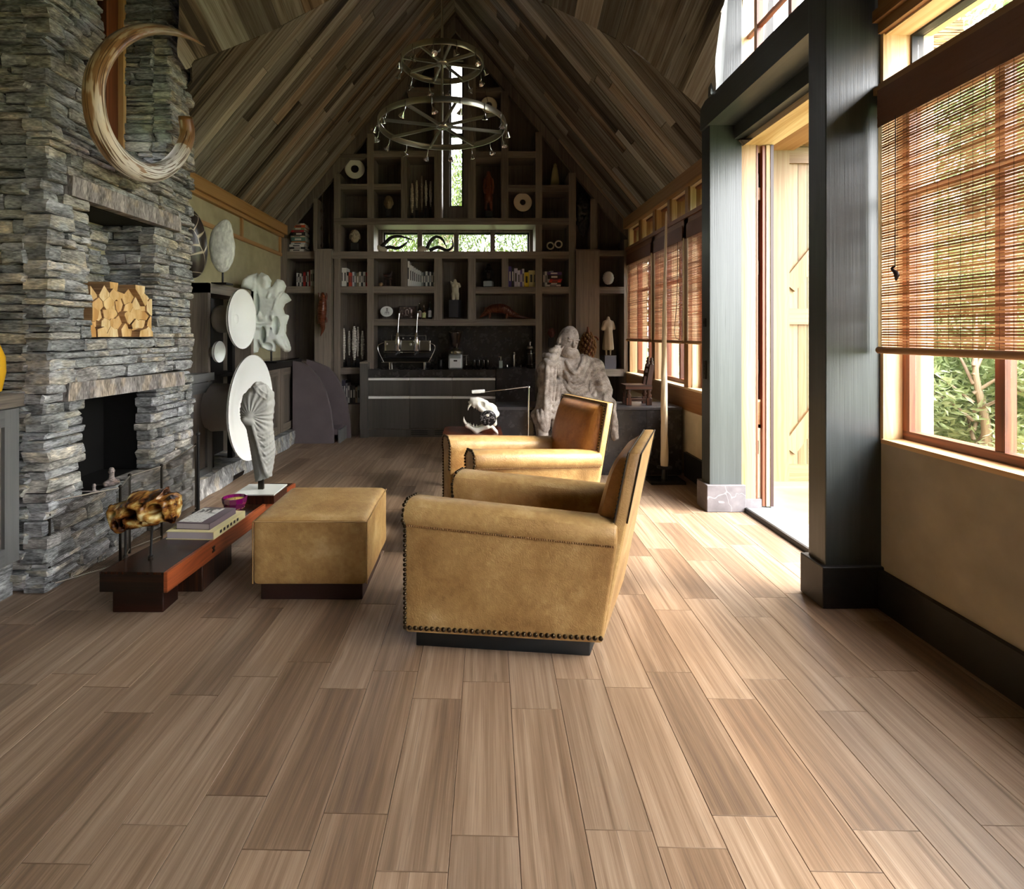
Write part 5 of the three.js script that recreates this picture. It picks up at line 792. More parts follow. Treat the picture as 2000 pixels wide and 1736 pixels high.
// ---------- espresso machine, grinder, cups, tap ----------
{
  const d = 7.62, s = d / F, yb = 0.93, e = thing('espresso_machine', 'chrome two-group lever espresso machine on the dark worktop', 'coffee machine', [xAt(796, d), yb, -d]);
  const X = (px) => (px - 796) * s, Y = (py) => (720 - py) * s;
  mesh('body', rbox(X(752), Y(685), -0.2, X(842), Y(664), 0.06, 0.01), M.chrome, e); mesh('front_panel', rbox(X(756), Y(684), 0.06, X(840), Y(666), 0.075, 0.004), mat({ color: 0x8a8a8c, roughness: 0.2, metalness: 1 }), e);
  mesh('drip_tray', rbox(X(748), Y(706), -0.2, X(842), Y(698), 0.1, 0.006), mat({ color: 0x1a1918, roughness: 0.3, metalness: 0.8 }), e); mesh('back_wall', box(X(752), Y(704), -0.2, X(842), Y(680), -0.16), M.nearBlack, e);
  for (const [a, b] of [[741, 752], [850, 838]]) mesh('side_frame', taper([V(X(b), Y(668), 0.1), V(X(a), Y(674), 0.1), V(X(a) , Y(682), 0.1), V(X(b) - 0, Y(706), 0.1)], [0.006, 0.006, 0.006, 0.006], 20, 6), M.chrome, e);
  mesh('tray_rail', [cyl(0.005, 0.005, V(X(748), Y(706), 0.1), V(X(842), Y(706), 0.1)), cyl(0.005, 0.005, V(X(752), Y(687), 0.09), V(X(840), Y(687), 0.09))], M.chrome, e);
  for (const px of [779, 815]) { mesh('group_head', lathe([[0, Y(684)], [0.042, Y(684)], [0.042, Y(664)], [0.03, Y(660)], [0.02, Y(650)], [0, Y(648)]], 16).translate(X(px), 0, 0.1), M.chrome, e); mesh('lever', [cyl(0.009, 0.008, V(X(px), Y(652), 0.1), V(X(px + 1), Y(624), 0.08)), cyl(0.012, 0.014, V(X(px + 1), Y(624), 0.08), V(X(px + 2), Y(612), 0.07))], M.chrome, e); mesh('portafilter', [cyl(0.03, 0.03, V(X(px), Y(690), 0.1), V(X(px), Y(685), 0.1)), cyl(0.01, 0.012, V(X(px), Y(688), 0.12), V(X(px) - 0.02, Y(692), 0.24))], M.black, e); }
  mesh('gauge', [lathe([[0, 0], [0.022, 0], [0.022, 0.012], [0, 0.012]], 16).rotateX(1.57).translate(X(803), Y(672), 0.078), lathe([[0, 0], [0.016, 0], [0.016, 0.012], [0, 0.012]], 14).rotateX(1.57).translate(X(757), Y(671), 0.078)], M.steel, e);
  mesh('knob', [ball(0.014, X(789), Y(660), 0.08), ball(0.014, X(803), Y(660), 0.08), ball(0.012, X(788), Y(687), 0.12), ball(0.012, X(831), Y(655), 0.02)], M.chrome, e);
  mesh('cup_rail', [cyl(0.004, 0.004, V(X(770), Y(655), 0.03), V(X(830), Y(655), 0.03)), cyl(0.004, 0.004, V(X(765), Y(664), 0), V(X(765), Y(654), 0)), cyl(0.004, 0.004, V(X(832), Y(664), 0), V(X(832), Y(654), 0))], M.steel, e);
  for (const px of [762, 829]) mesh('foot', [cyl(0.014, 0.01, V(X(px), Y(706), 0.05), V(X(px), 0, 0.05)), cyl(0.014, 0.01, V(X(px), Y(706), -0.15), V(X(px), 0, -0.15))], M.chrome, e);
  const hose = thing('steam_jug', 'dark steel milk jug right of the espresso machine', 'jug', [xAt(860, d), yb, -d]); mesh('body', lathe([[0, 0], [0.045, 0], [0.05, 0.05], [0.035, 0.11], [0.04, 0.13], [0.036, 0.13], [0.03, 0.11], [0, 0.01]], 16), mat({ color: 0x151414, roughness: 0.3, metalness: 0.5 }), hose); mesh('spout', taper([V(0.035, 0.1, 0), V(0.06, 0.12, 0), V(0.07, 0.14, 0)], [0.014, 0.01, 0.005], 8, 8), M.nearBlack, hose);
  const g = thing('coffee_grinder', 'silver coffee grinder with a dark bean hopper', 'coffee grinder', [xAt(890, d), yb, -d]);
  mesh('body', rbox(-0.1, 0, -0.1, 0.1, 0.21, 0.1, 0.03, 4), mat({ color: 0xaeb8bc, roughness: 0.3, metalness: 0.6 }), g); mesh('head', lathe([[0, 0.2], [0.1, 0.2], [0.105, 0.24], [0.09, 0.265], [0.04, 0.275], [0.035, 0.3], [0, 0.3]], 20), M.steel, g);
  mesh('hopper', lathe([[0.035, 0.29], [0.07, 0.36], [0.075, 0.42], [0.1, 0.5], [0.1, 0.525], [0.06, 0.54], [0, 0.54]], 22), phys({ color: 0x2a211c, roughness: 0.1, clearcoat: 0.6 }), g); mesh('front_plate', rbox(-0.075, 0.02, 0.098, 0.075, 0.15, 0.106, 0.004), mat({ color: 0xd8dee0, roughness: 0.4 }), g); mesh('display', box(-0.025, 0.11, 0.105, 0.025, 0.13, 0.109), M.black, g); mesh('dial', [cyl(0.022, 0.022, V(0, 0.235, 0.09), V(0, 0.235, 0.12), 14), cyl(0.012, 0.012, V(-0.05, 0.235, 0.08), V(-0.05, 0.235, 0.11))], M.chrome, g);
  mesh('spout', [cyl(0.005, 0.005, V(0.1, 0.19, 0), V(0.17, 0.19, 0)), cyl(0.005, 0.005, V(0.15, 0.19, 0), V(0.15, 0.06, 0)), ball(0.01, 0.15, 0.06, 0)], M.steel, g);
  const c0 = mat({ color: 0x0e0b0a, roughness: 0.12 });
  [['leftmost dark glass tumbler in the row by the grinder', 926], ['second dark glass tumbler in the row by the grinder', 935], ['third dark glass tumbler in the row by the grinder', 944], ['rightmost dark glass tumbler in the row by the grinder', 952]].forEach(([lab, px]) => { const t = thing('tumbler', lab, 'cup', [xAt(px, d), yb, -d - 0.02], 0, 'dark tumblers beside the grinder'); mesh('cup', lathe([[0, 0], [0.026, 0], [0.031, 0.06], [0.029, 0.125], [0.026, 0.125], [0.027, 0.06], [0.022, 0.012], [0, 0.012]], 14), c0, t); });
  const sp = thing('soap_bottle', 'small pale soap dispenser on the sink block', 'dispenser', [xAt(978, d), 0.947, -d]); mesh('bottle', rbox(-0.025, 0, -0.02, 0.025, 0.1, 0.02, 0.006), mat({ color: 0x9aa6a2, roughness: 0.2 }), sp); mesh('pump', [cyl(0.005, 0.005, V(0, 0.1, 0), V(0, 0.15, 0)), box(-0.03, 0.148, -0.006, 0.008, 0.158, 0.006)], M.chrome, sp);
  const tp = thing('tap', 'short white column tap rising from the sink block', 'tap', [xAt(1006, d), 0.947, -d - 0.2]); mesh('column', cyl(0.018, 0.018, V(0, 0, 0), V(0, 0.2, 0), 14), M.chrome, tp); mesh('spout', [cyl(0.013, 0.012, V(0, 0.185, 0), V(0, 0.185, 0.14), 10), ball(0.02, 0, 0.2, 0)], M.chrome, tp); mesh('handle', [cyl(0.014, 0.012, V(-0.1, 0, 0), V(-0.1, 0.03, 0)), cyl(0.014, 0.012, V(0.1, 0, 0), V(0.1, 0.03, 0))], M.chrome, tp);
  const fr = thing('french_press', 'tall black coffee press with metal lid beside the statue', 'coffee press', [xAt(1035, d), 0.947, -d]); mesh('beaker', lathe([[0, 0], [0.045, 0.0], [0.045, 0.24], [0.03, 0.26], [0, 0.26]], 18), mat({ color: 0x17120f, roughness: 0.15 }), fr); mesh('lid', lathe([[0, 0.26], [0.048, 0.262], [0.04, 0.3], [0.012, 0.31], [0.012, 0.34], [0.02, 0.36], [0, 0.375]], 16), M.steel, fr); mesh('frame', [new THREE.TorusGeometry(0.047, 0.003, 6, 18).rotateX(1.57).translate(0, 0.05, 0), new THREE.TorusGeometry(0.047, 0.003, 6, 18).rotateX(1.57).translate(0, 0.2, 0)], M.chrome, fr); mesh('handle', new THREE.TorusGeometry(0.07, 0.008, 8, 14, 3.14).rotateZ(-1.57).translate(0.045, 0.14, 0), M.black, fr);
}
// ---------- leather armchairs ----------
M.leather = mat({ map: T.leather, roughness: 0.42, bumpMap: T.leatherBump, bumpScale: 0.0012 });
M.tan = mat({ map: T.leather, color: new THREE.Color(0.92, 0.62, 0.36), roughness: 0.38, bumpMap: T.leatherBump, bumpScale: 0.0012 });
M.nail = mat({ color: 0x4a3d2c, roughness: 0.3, metalness: 0.9 });
function armchair(label, NF, NR, FFp, hTop) {
  const o = thing('armchair', label, 'armchair', [NF[0], 0, -NF[1]]);
  const A = [NR[0] - NF[0], NR[1] - NF[1]], B = [FFp[0] - NF[0], FFp[1] - NF[1]], L = Math.hypot(...A), W = Math.hypot(...B);
  // local (a along the side, y, b across) to the room; the arms fall towards the back, the back rakes
  const put = (g, f) => {
    g = g.index ? g.toNonIndexed() : g; const p = g.attributes.position;
    for (let i = 0; i < p.count; i++) { let a = p.getX(i), y = p.getY(i), b = p.getZ(i); if (f) [a, y, b] = f(a, y, b); const s = a / L, t = b / W; p.setXYZ(i, A[0] * s + B[0] * t, y, -(A[1] * s + B[1] * t)); }
    g.deleteAttribute('normal'); g = toCreasedNormals(g, 0.75); return guv2(g);
  };
  const guv2 = (g) => guv(g, 'y');
  const armF = (a, y, b) => { const s = a / L, k = clamp((y - 0.3) / 0.3); return [a + 0.075 * L * s * clamp((y - 0.08) / 0.5), y - 0.07 * k * s, b]; };
  const seamY = 0.565, topY = 0.665, T2 = 0.14;
  const armShape = (flip) => {
    const pts = [[0.006, 0.085], [0.0, 0.1], [0.0, seamY - 0.012], [-0.006, seamY], [-0.02, seamY + 0.02], [-0.024, seamY + 0.045], [-0.012, topY - 0.02], [0.02, topY - 0.002], [0.055, topY], [0.1, topY - 0.004], [0.135, topY - 0.02], [0.152, topY - 0.05], [0.15, seamY + 0.01], [T2, seamY - 0.02], [T2, 0.085]];
    return pts.map(([b, y]) => [flip ? W - b : b, y]);
  };
  for (const flip of [false, true]) {
    const sh = armShape(flip), shape = new THREE.Shape(sh.map(([x, y]) => new THREE.Vector2(x, y)));
    let g = new THREE.ExtrudeGeometry(shape, { depth: L * 0.985, steps: 16, bevelEnabled: true, bevelSize: 0.008, bevelThickness: 0.012, bevelSegments: 2 });
    const p = g.attributes.position; for (let i = 0; i < p.count; i++) { const b = p.getX(i), y = p.getY(i), a = p.getZ(i); p.setXYZ(i, a, y, b); }
    mesh('arm', put(g, armF), M.leather, o);
  }
  mesh('plinth', put(rbox(0.02, 0, 0.03, L * 0.93, 0.09, W - 0.03, 0.004)), mat({ color: 0x151a1e, roughness: 0.5 }), o);
  mesh('seat_apron', put(rbox(0.015, 0.085, T2 - 0.02, L * 0.95, 0.27, W - T2 + 0.02, 0.015)), M.leather, o);
  const cush = new RoundedBoxGeometry(L * 0.84, 0.17, W - 2 * T2 - 0.004, 4, 0.04).translate(L * 0.42 + 0.0, 0.345, W / 2); mesh('seat_cushion', put(cush, (a, y, b) => [a, y + (y > 0.36 ? 0.02 * Math.cos((a / L - 0.4) * 2.4) * Math.cos((b / W - 0.5) * 3) : 0), b]), M.tan, o);
  const rake = (a, y, b) => [a + (y - 0.08) * 0.2 * L / 0.86, y, b];
  // back slab with flat sides, cushion in front
  mesh('back', put(rbox(L * 0.935, 0.085, 0.0, L * 1.0, hTop, W, 0.012), rake), M.leather, o);
  const bc = new THREE.BoxGeometry(0.12, hTop - 0.42, W - 0.06, 1, 14, 14), q = bc.attributes.position;
  for (let i = 0; i < q.count; i++) { const x = q.getX(i), y = q.getY(i) / (hTop - 0.42) * 2, z = q.getZ(i) / (W - 0.06) * 2, k = (1 - Math.pow(Math.abs(z), 5)) * (1 - Math.pow(Math.max(0, y), 4)); if (x < 0) q.setX(i, 0.055 - 0.115 * Math.sqrt(Math.max(0, k)) * (0.75 + 0.25 * (1 - y) / 2)); }
  mesh('back_cushion', put(bc.translate(L * 0.935 - 0.05, (hTop + 0.42) / 2 - 0.008, W / 2), rake), M.tan, o);
  // nail heads, beaded seam
  const P = [], loc = (a, y, b, f) => { if (f) [a, y, b] = f(a, y, b); const s = a / L, t = b / W; return V(A[0] * s + B[0] * t, y, -(A[1] * s + B[1] * t)); };
  const nail = (v, r = 0.0098) => P.push(new THREE.SphereGeometry(r, 7, 5).translate(v.x, v.y, v.z));
  const walk = (pts, step, fn) => { for (let i = 0; i < pts.length - 1; i++) { const [x0, y0] = pts[i], [x1, y1] = pts[i + 1], l = Math.hypot(x1 - x0, y1 - y0), n = Math.max(1, Math.round(l / step)); for (let k = 0; k < n; k++) fn(lerp(x0, x1, k / n), lerp(y0, y1, k / n)); } };
  for (const flip of [false, true]) {
    const e = armShape(flip); walk([[e[1][0] + (flip ? 0.006 : -0.006), 0.1], [e[2][0] + (flip ? 0.006 : -0.006), e[2][1]], [e[4][0] + (flip ? 0.006 : -0.006), e[4][1]], [e[6][0], e[6][1] + 0.006], [e[7][0], e[7][1] + 0.006], [e[9][0], e[9][1] + 0.006], e[11], e[12], [e[13][0], 0.42]], 0.022, (b, y) => nail(loc(-0.013, y, b, armF)));
    const out = flip ? W + 0.009 : -0.009; for (let k = 0; k <= 33; k++) nail(loc(lerp(0.01, L * 0.99, k / 33), 0.1, out, armF), 0.0108);
  }
  for (let k = 0; k <= 26; k++) nail(loc(L * 0.933, hTop - 0.022, lerp(0.02, W - 0.02, k / 26), rake), 0.006);
  for (const b of [0.018, W - 0.018]) for (let k = 0; k <= 16; k++) nail(loc(L * 0.932, lerp(0.58, hTop - 0.04, k / 16), b, rake), 0.006);
  stuff(mesh('nail_heads', P, M.nail, o));
  const S = []; for (const flip of [false, true]) for (let k = 0; k < 90; k++) { const v = loc(lerp(0, L * 0.985, k / 89), seamY - 0.004, flip ? W + 0.016 : -0.016, armF); S.push(new THREE.SphereGeometry(0.0058, 5, 4).translate(v.x, v.y, v.z)); }
  stuff(mesh('corded_seam', S, mat({ map: T.leather, color: new THREE.Color(0.55, 0.45, 0.36), roughness: 0.5 }), o));
  const e1 = []; for (const b of [0.0, W]) for (const a of [L * 0.935, L * 1.0]) e1.push(cyl(0.0035, 0.0035, loc(a, 0.6, b, rake), loc(a, hTop - 0.004, b, rake), 6)); for (const a of [L * 0.935, L * 1.0]) e1.push(cyl(0.0035, 0.0035, loc(a, hTop - 0.002, 0.004, rake), loc(a, hTop - 0.002, W - 0.004, rake), 6));
  mesh('piping', e1, mat({ color: 0x2c2114, roughness: 0.6 }), o);
  return o;
}
armchair('tan leather club armchair nearest the camera, its studded side panel towards us', [-0.31, 2.46], [0.545, 2.37], [-0.06, 3.05], 0.905);
armchair('tan leather club armchair farther back, facing left in front of the seated statue', [-0.013, 3.47], [0.8, 3.77], [-0.237, 4.07], 0.935);
{
  const o = thing('ottoman', 'square tan leather ottoman on a dark recessed base', 'ottoman', [-0.885, 0, -3.19]);
  const g = new THREE.BoxGeometry(0.61, 0.352, 0.62, 24, 16, 24), p = g.attributes.position, r = 0.03;
  for (let i = 0; i < p.count; i++) { let v = V(p.getX(i), p.getY(i), p.getZ(i)), h = V(0.305 - r, 0.176 - r, 0.31 - r), c = v.clone().clamp(h.clone().negate(), h), d = v.clone().sub(c); if (d.lengthSq() > 0) v = c.add(d.normalize().multiplyScalar(r)); if (v.y > 0) v.y += 0.014 * (1 - Math.pow(v.x / 0.305, 2)) * (1 - Math.pow(v.z / 0.31, 2)) * (v.y / 0.176); v.addScaledVector(V(v.x, 0, v.z).normalize(), 0.004 * (n3(v.x * 9 + 20, v.y * 9 + 20, v.z * 9 + 20) - 0.5)); p.setXYZ(i, v.x, v.y, v.z); }
  g.computeVertexNormals(); mesh('cushion_box', guv(g.translate(0, 0.264, 0), 'y'), M.leather, o);
  mesh('base', rbox(-0.272, 0, -0.275, 0.272, 0.1, 0.275, 0.006), mat({ color: 0x2a1310, roughness: 0.5 }), o);
  const s = []; const y = 0.425, X = 0.302, Z = 0.307; for (const [a, b] of [[[-X, Z], [X, Z]], [[X, Z], [X, -Z]], [[-X, Z], [-X, -Z]]]) s.push(cyl(0.0035, 0.0035, V(a[0], y, a[1]), V(b[0], y, b[1]), 6)); for (const [x, z] of [[X, Z], [-X, Z]]) s.push(cyl(0.0035, 0.0035, V(x, 0.1, z), V(x, y, z), 6));
  mesh('piping', s, M.leather, o);
}

// ---------- low bench and what stands on it ----------
const BT = 0.243;
{
  const o = thing('low_table', 'long low table cut from one dark plank with bright orange-brown edge', 'table');
  const q = [V(-1.87, BT, -2.7), V(-1.53, BT, -2.69), V(-1.434, BT, -4.3), V(-1.63, BT, -4.3)];
  const uv = q.map((p) => [p.x, -p.z]);
  mesh('plank_top', prism(q, V(0, -0.012, 0), uv), mat({ map: T.ebony, roughness: 0.2 }), o);
  mesh('plank_core', guv(prism(q.map((p) => p.clone().add(V(0, -0.012, 0))), V(0, -0.088, 0)), 'z'), mat({ map: T.ebony, color: new THREE.Color(0.6, 0.5, 0.45), roughness: 0.35 }), o);
  const e = [q[1].clone().add(V(0.001, 0.0005, 0)), q[1].clone().add(V(0.001, -0.1, 0)), q[2].clone().add(V(0.001, -0.1, 0)), q[2].clone().add(V(0.001, 0.0005, 0))];
  mesh('sapwood_edge', guv(prism(e, V(-0.018, 0, 0)), 'z'), mat({ map: T.red, color: new THREE.Color(1.7, 1.35, 1.1), roughness: 0.35 }), o);
  const k = e[0].clone().lerp(e[3], 0.26).add(V(0.002, -0.05, 0)); mesh('butterfly_key', [box(k.x - 0.002, k.y - 0.016, k.z - 0.014, k.x + 0.002, k.y - 0.006, k.z + 0.014), box(k.x - 0.002, k.y + 0.006, k.z - 0.014, k.x + 0.002, k.y + 0.016, k.z + 0.014), box(k.x - 0.002, k.y - 0.008, k.z - 0.006, k.x + 0.002, k.y + 0.008, k.z + 0.006)], M.black, o);
  const lm = mat({ map: T.ebony, color: new THREE.Color(0.9, 0.8, 0.75), roughness: 0.4 });
  mesh('leg', guv(rbox(-1.86, 0, -2.78, -1.6, BT - 0.1, -2.92, 0.005), 'x'), mat({ map: T.red, color: new THREE.Color(0.1, 0.06, 0.05), roughness: 0.4 }), o);
  mesh('leg', guv(rbox(-1.78, 0, -3.0, -1.512, BT - 0.1, -3.36, 0.005), 'y'), lm, o); mesh('leg', guv(rbox(-1.66, 0, -4.0, -1.48, BT - 0.1, -4.25, 0.005), 'y'), lm, o);
}
{ // skull on two rods
  const o = thing('amber_skull', 'amber-brown animal skull without jaw held on two thin rods', 'skull', [-1.757, 0.482, -2.88], 0.1);
  const t = tex(512, 512, (u, v) => { const a = fbm(u, v, 6, 6, 4, 41), b = sst(0.5, 0.6, fbm(u, v, 8, 8, 4, 43)); return ramp([0x1c0c06, 0x4a240c, 0x7e4f1e, 0xb08a48, 0xd8c890].map(hex), 0.48 + (a - 0.5) * 1.9 - b * 0.22); }, [0.25, 0.25]);
  const U = 2.88 / F / 6.918, mp = ([x, y]) => [(x - 568) * U, (485 - y) * U];
  mesh('cranium', relief({ map: mp, depth: 0.095, round: 0.075, cell: 0.0042,
    out: [[130, 400], [200, 375], [330, 340], [365, 260], [400, 225], [520, 218], [600, 232], [690, 208], [790, 205], [815, 172], [835, 190], [835, 255], [930, 262], [985, 320], [998, 450], [972, 610], [925, 648], [850, 640], [740, 655], [600, 660], [480, 690], [380, 718], [280, 752], [190, 700], [130, 560], [112, 460]],
    zo: (x, y) => -0.55 * x * x - 0.02, holes: [{ c: [455, 470], r: [105, 95], dz: 0.09 }, { c: [770, 410], r: [95, 75], dz: 0.085 }, { c: [272, 612], r: [36, 62], dz: 0.12 }, { c: [345, 600], r: [24, 75], dz: 0.12 }, { c: [602, 345], r: [34, 24], dz: 0.05 }, { c: [850, 520], r: [26, 60], dz: 0.06 }, { c: [215, 470], r: [55, 40], dz: 0.04 }, { c: [575, 570], r: [40, 36], dz: 0.03 }],
    ridges: [{ pts: [[605, 235], [600, 420], [600, 610]], r: 0.011 }, { pts: [[350, 370], [440, 360], [560, 380]], r: 0.011 }, { pts: [[140, 410], [165, 560], [240, 690], [330, 700]], r: 0.013 }, { pts: [[930, 300], [960, 430], [940, 610]], r: 0.016 }, { pts: [[660, 330], [770, 325], [860, 350], [890, 470]], r: 0.01 }, { pts: [[400, 660], [600, 620], [760, 620]], r: 0.012 }, { pts: [[670, 500], [720, 540], [800, 560]], r: 0.013 }],
    extra: (x, y, z) => (n3(x * 60 + 20, y * 60 + 20, z * 60 + 20) - 0.5) * 0.006 }), mat({ map: t, roughness: 0.25 }), o);
  for (const x of [-0.095, 0.04]) mesh('rod', cyl(0.006, 0.006, V(x, BT - 0.482, x < 0 ? 0 : 0.02), V(x, -0.03, 0), 8), M.black, o);
  mesh('socket', [cyl(0.012, 0.012, V(-0.095, BT - 0.482, 0), V(-0.095, BT - 0.47, 0)), cyl(0.012, 0.012, V(0.04, BT - 0.482, 0.02), V(0.04, BT - 0.47, 0.02))], M.bronze, o);
}
{
  const c1 = mat({ color: 0xe2d9a4, roughness: 0.5 }), c2 = mat({ color: 0x6a5c64, roughness: 0.5 }), pg = mat({ color: 0xb9b0b4, roughness: 0.9 });
  const lying = (lab, x, y, z, w, h, dp, cm, turn) => { const o = thing('book', lab, 'book', [x, y, z], turn); mesh('cover', [box(-w / 2, 0, -dp / 2, w / 2, 0.003, dp / 2), box(-w / 2, h - 0.003, -dp / 2, w / 2, h, dp / 2), box(w / 2 - 0.003, 0, -dp / 2, w / 2, h, dp / 2)], cm, o); mesh('pages', box(-w / 2 + 0.004, 0.003, -dp / 2 + 0.004, w / 2 - 0.003, h - 0.003, dp / 2 - 0.004), pg, o); return o; };
  const a = lying('large cream book lying on the low table under a smaller one', -1.635, BT, -3.31, 0.28, 0.045, 0.38, c1, -0.05);
  mesh('jacket_lettering', [-0.1, -0.06, -0.02, 0.02, 0.06, 0.1].map((z, i) => box(0.1402, 0.014, z, 0.141, 0.031, z + 0.022)), M.black, a);
  const b = lying('smaller mauve-grey book with a white picture on top of the cream book', -1.635, BT + 0.045, -3.3, 0.205, 0.036, 0.29, c2, -0.08);
  const pt = tex(256, 256, (u, v) => { const k = 0.88 - 0.5 * sst(0.52, 0.6, fbm(u, v, 5, 5, 4, 7)) * sst(0.55, 0.75, v) - 0.3 * sst(0.6, 0.68, fbm(u, v, 22, 22, 2, 9)) * sst(0.8, 0.5, v) * (Math.sin(v * 60) > 0.6 ? 1 : 0); return [k, k, k * 0.98]; });
  mesh('cover_picture', new THREE.BoxGeometry(0.14, 0.0008, 0.25).translate(-0.028, 0.0363, 0), mat({ map: pt, roughness: 0.4 }), b);
}
{ // purple votive bowl
  const o = thing('candle_bowl', 'faceted purple glass bowl with a pale candle inside', 'candle', [-1.6, BT, -3.6]);
  const f = (rs) => lathe(rs, 12); const g = f([[0, 0], [0.035, 0.002], [0.06, 0.03], [0.076, 0.07], [0.08, 0.1], [0.072, 0.102], [0.066, 0.07], [0.05, 0.03], [0, 0.02]]).toNonIndexed(); g.computeVertexNormals();
  mesh('bowl', g, phys({ color: 0x7a0f5c, roughness: 0.08, clearcoat: 1, transmission: 0.35, thickness: 0.01 }), o);
  mesh('wax', lathe([[0, 0.085], [0.066, 0.083], [0.06, 0.03], [0, 0.03]], 20), mat({ color: 0xe8d070, roughness: 0.5 }), o); mesh('wick', cyl(0.0015, 0.0015, V(0, 0.084, 0), V(0.003, 0.096, 0), 5), M.black, o);
}
{ // headless draped statue on its stand
  const o = thing('draped_statue', 'grey headless draped stone torso on a pale stand in front of the discs', 'sculpture', [-1.545, BT, -3.9]);
  mesh('base', rbox(-0.14, 0, -0.13, 0.14, 0.06, 0.13, 0.002), mat({ map: T.ebony, color: new THREE.Color(1.4, 1.1, 1), roughness: 0.3 }), o); mesh('top_plate', rbox(-0.142, 0.058, -0.132, 0.142, 0.068, 0.132, 0.002), mat({ color: 0xcfd4d0, roughness: 0.25 }), o);
  mesh('rod', box(-0.018, 0.068, -0.012, 0.018, 0.16, 0.012), M.bronze, o);
  const U = 3.9 / F / 3.52, mp = ([x, y]) => [(x - 195) * U, (838 - y) * U], fp = mp([140, 372]), un = (x, y) => [x / U + 195, 838 - y / U];
  const g = relief({ map: mp, depth: 0.085, round: 0.075, cell: 0.0042,
    out: [[150, 158], [168, 148], [205, 141], [240, 168], [265, 195], [290, 220], [295, 300], [282, 420], [290, 520], [300, 610], [292, 690], [276, 800], [255, 805], [215, 832], [165, 838], [155, 760], [130, 600], [108, 470], [75, 405], [70, 340], [80, 270], [98, 222], [138, 185]],
    zo: (x, y) => { const [a, b] = un(x, y), edge = lerp(150, 250, clamp((b - 410) / 380)); return b > 400 && a < edge ? -0.03 * clamp((edge - a) / 30) * clamp((b - 400) / 40) : 0; },
    holes: [{ c: [205, 150], r: [26, 14], dz: 0.05 }],
    ridges: [{ pts: [[152, 415], [180, 520], [212, 660], [250, 795]], r: 0.009 }, { pts: [[105, 395], [125, 412], [155, 408]], r: 0.014 }, { pts: [[160, 175], [200, 225], [245, 262], [262, 240]], r: 0.005 }, { pts: [[175, 160], [215, 205], [252, 232]], r: 0.005 }, { pts: [[235, 165], [254, 210], [252, 255]], r: 0.006 }, { pts: [[195, 500], [235, 525], [280, 500]], r: 0.005 }, { pts: [[200, 540], [235, 578], [285, 545]], r: 0.005 }, { pts: [[205, 590], [240, 640], [292, 600]], r: 0.005 }, { pts: [[215, 650], [245, 695], [290, 655]], r: 0.005 }],
    extra: (x, y, z) => { const [a, b] = un(x, y), edge = lerp(150, 250, clamp((b - 410) / 380)), w = b > 405 ? sst(edge - 4, edge + 6, a) : 1, r = Math.hypot(x - fp[0], y - fp[1]), th = Math.atan2(y - fp[1], x - fp[0]), fan = Math.sin(th * 21 + n3(x * 14 + 9, y * 14 + 9, 2) * 3), low = sst(430, 520, b), u = Math.sin((y - 7 * (x - 0.03) * (x - 0.03)) * 165 + n3(x * 12 + 9, y * 12 + 9, 5) * 3); return (0.0042 * lerp(fan * sst(0.01, 0.06, r), u * 0.75, low)) * w * (z > -0.02 ? 1 : 0.2) + (n3(x * 90 + 9, y * 90 + 9, z * 90 + 9) - 0.5) * 0.003; } });
  const m = mesh('torso', g, mat({ map: T.plaster, color: 0xa3a4a0, roughness: 0.9 }), o); m.position.set(-0.012, 0.115, 0); m.rotation.y = 0.3;
}
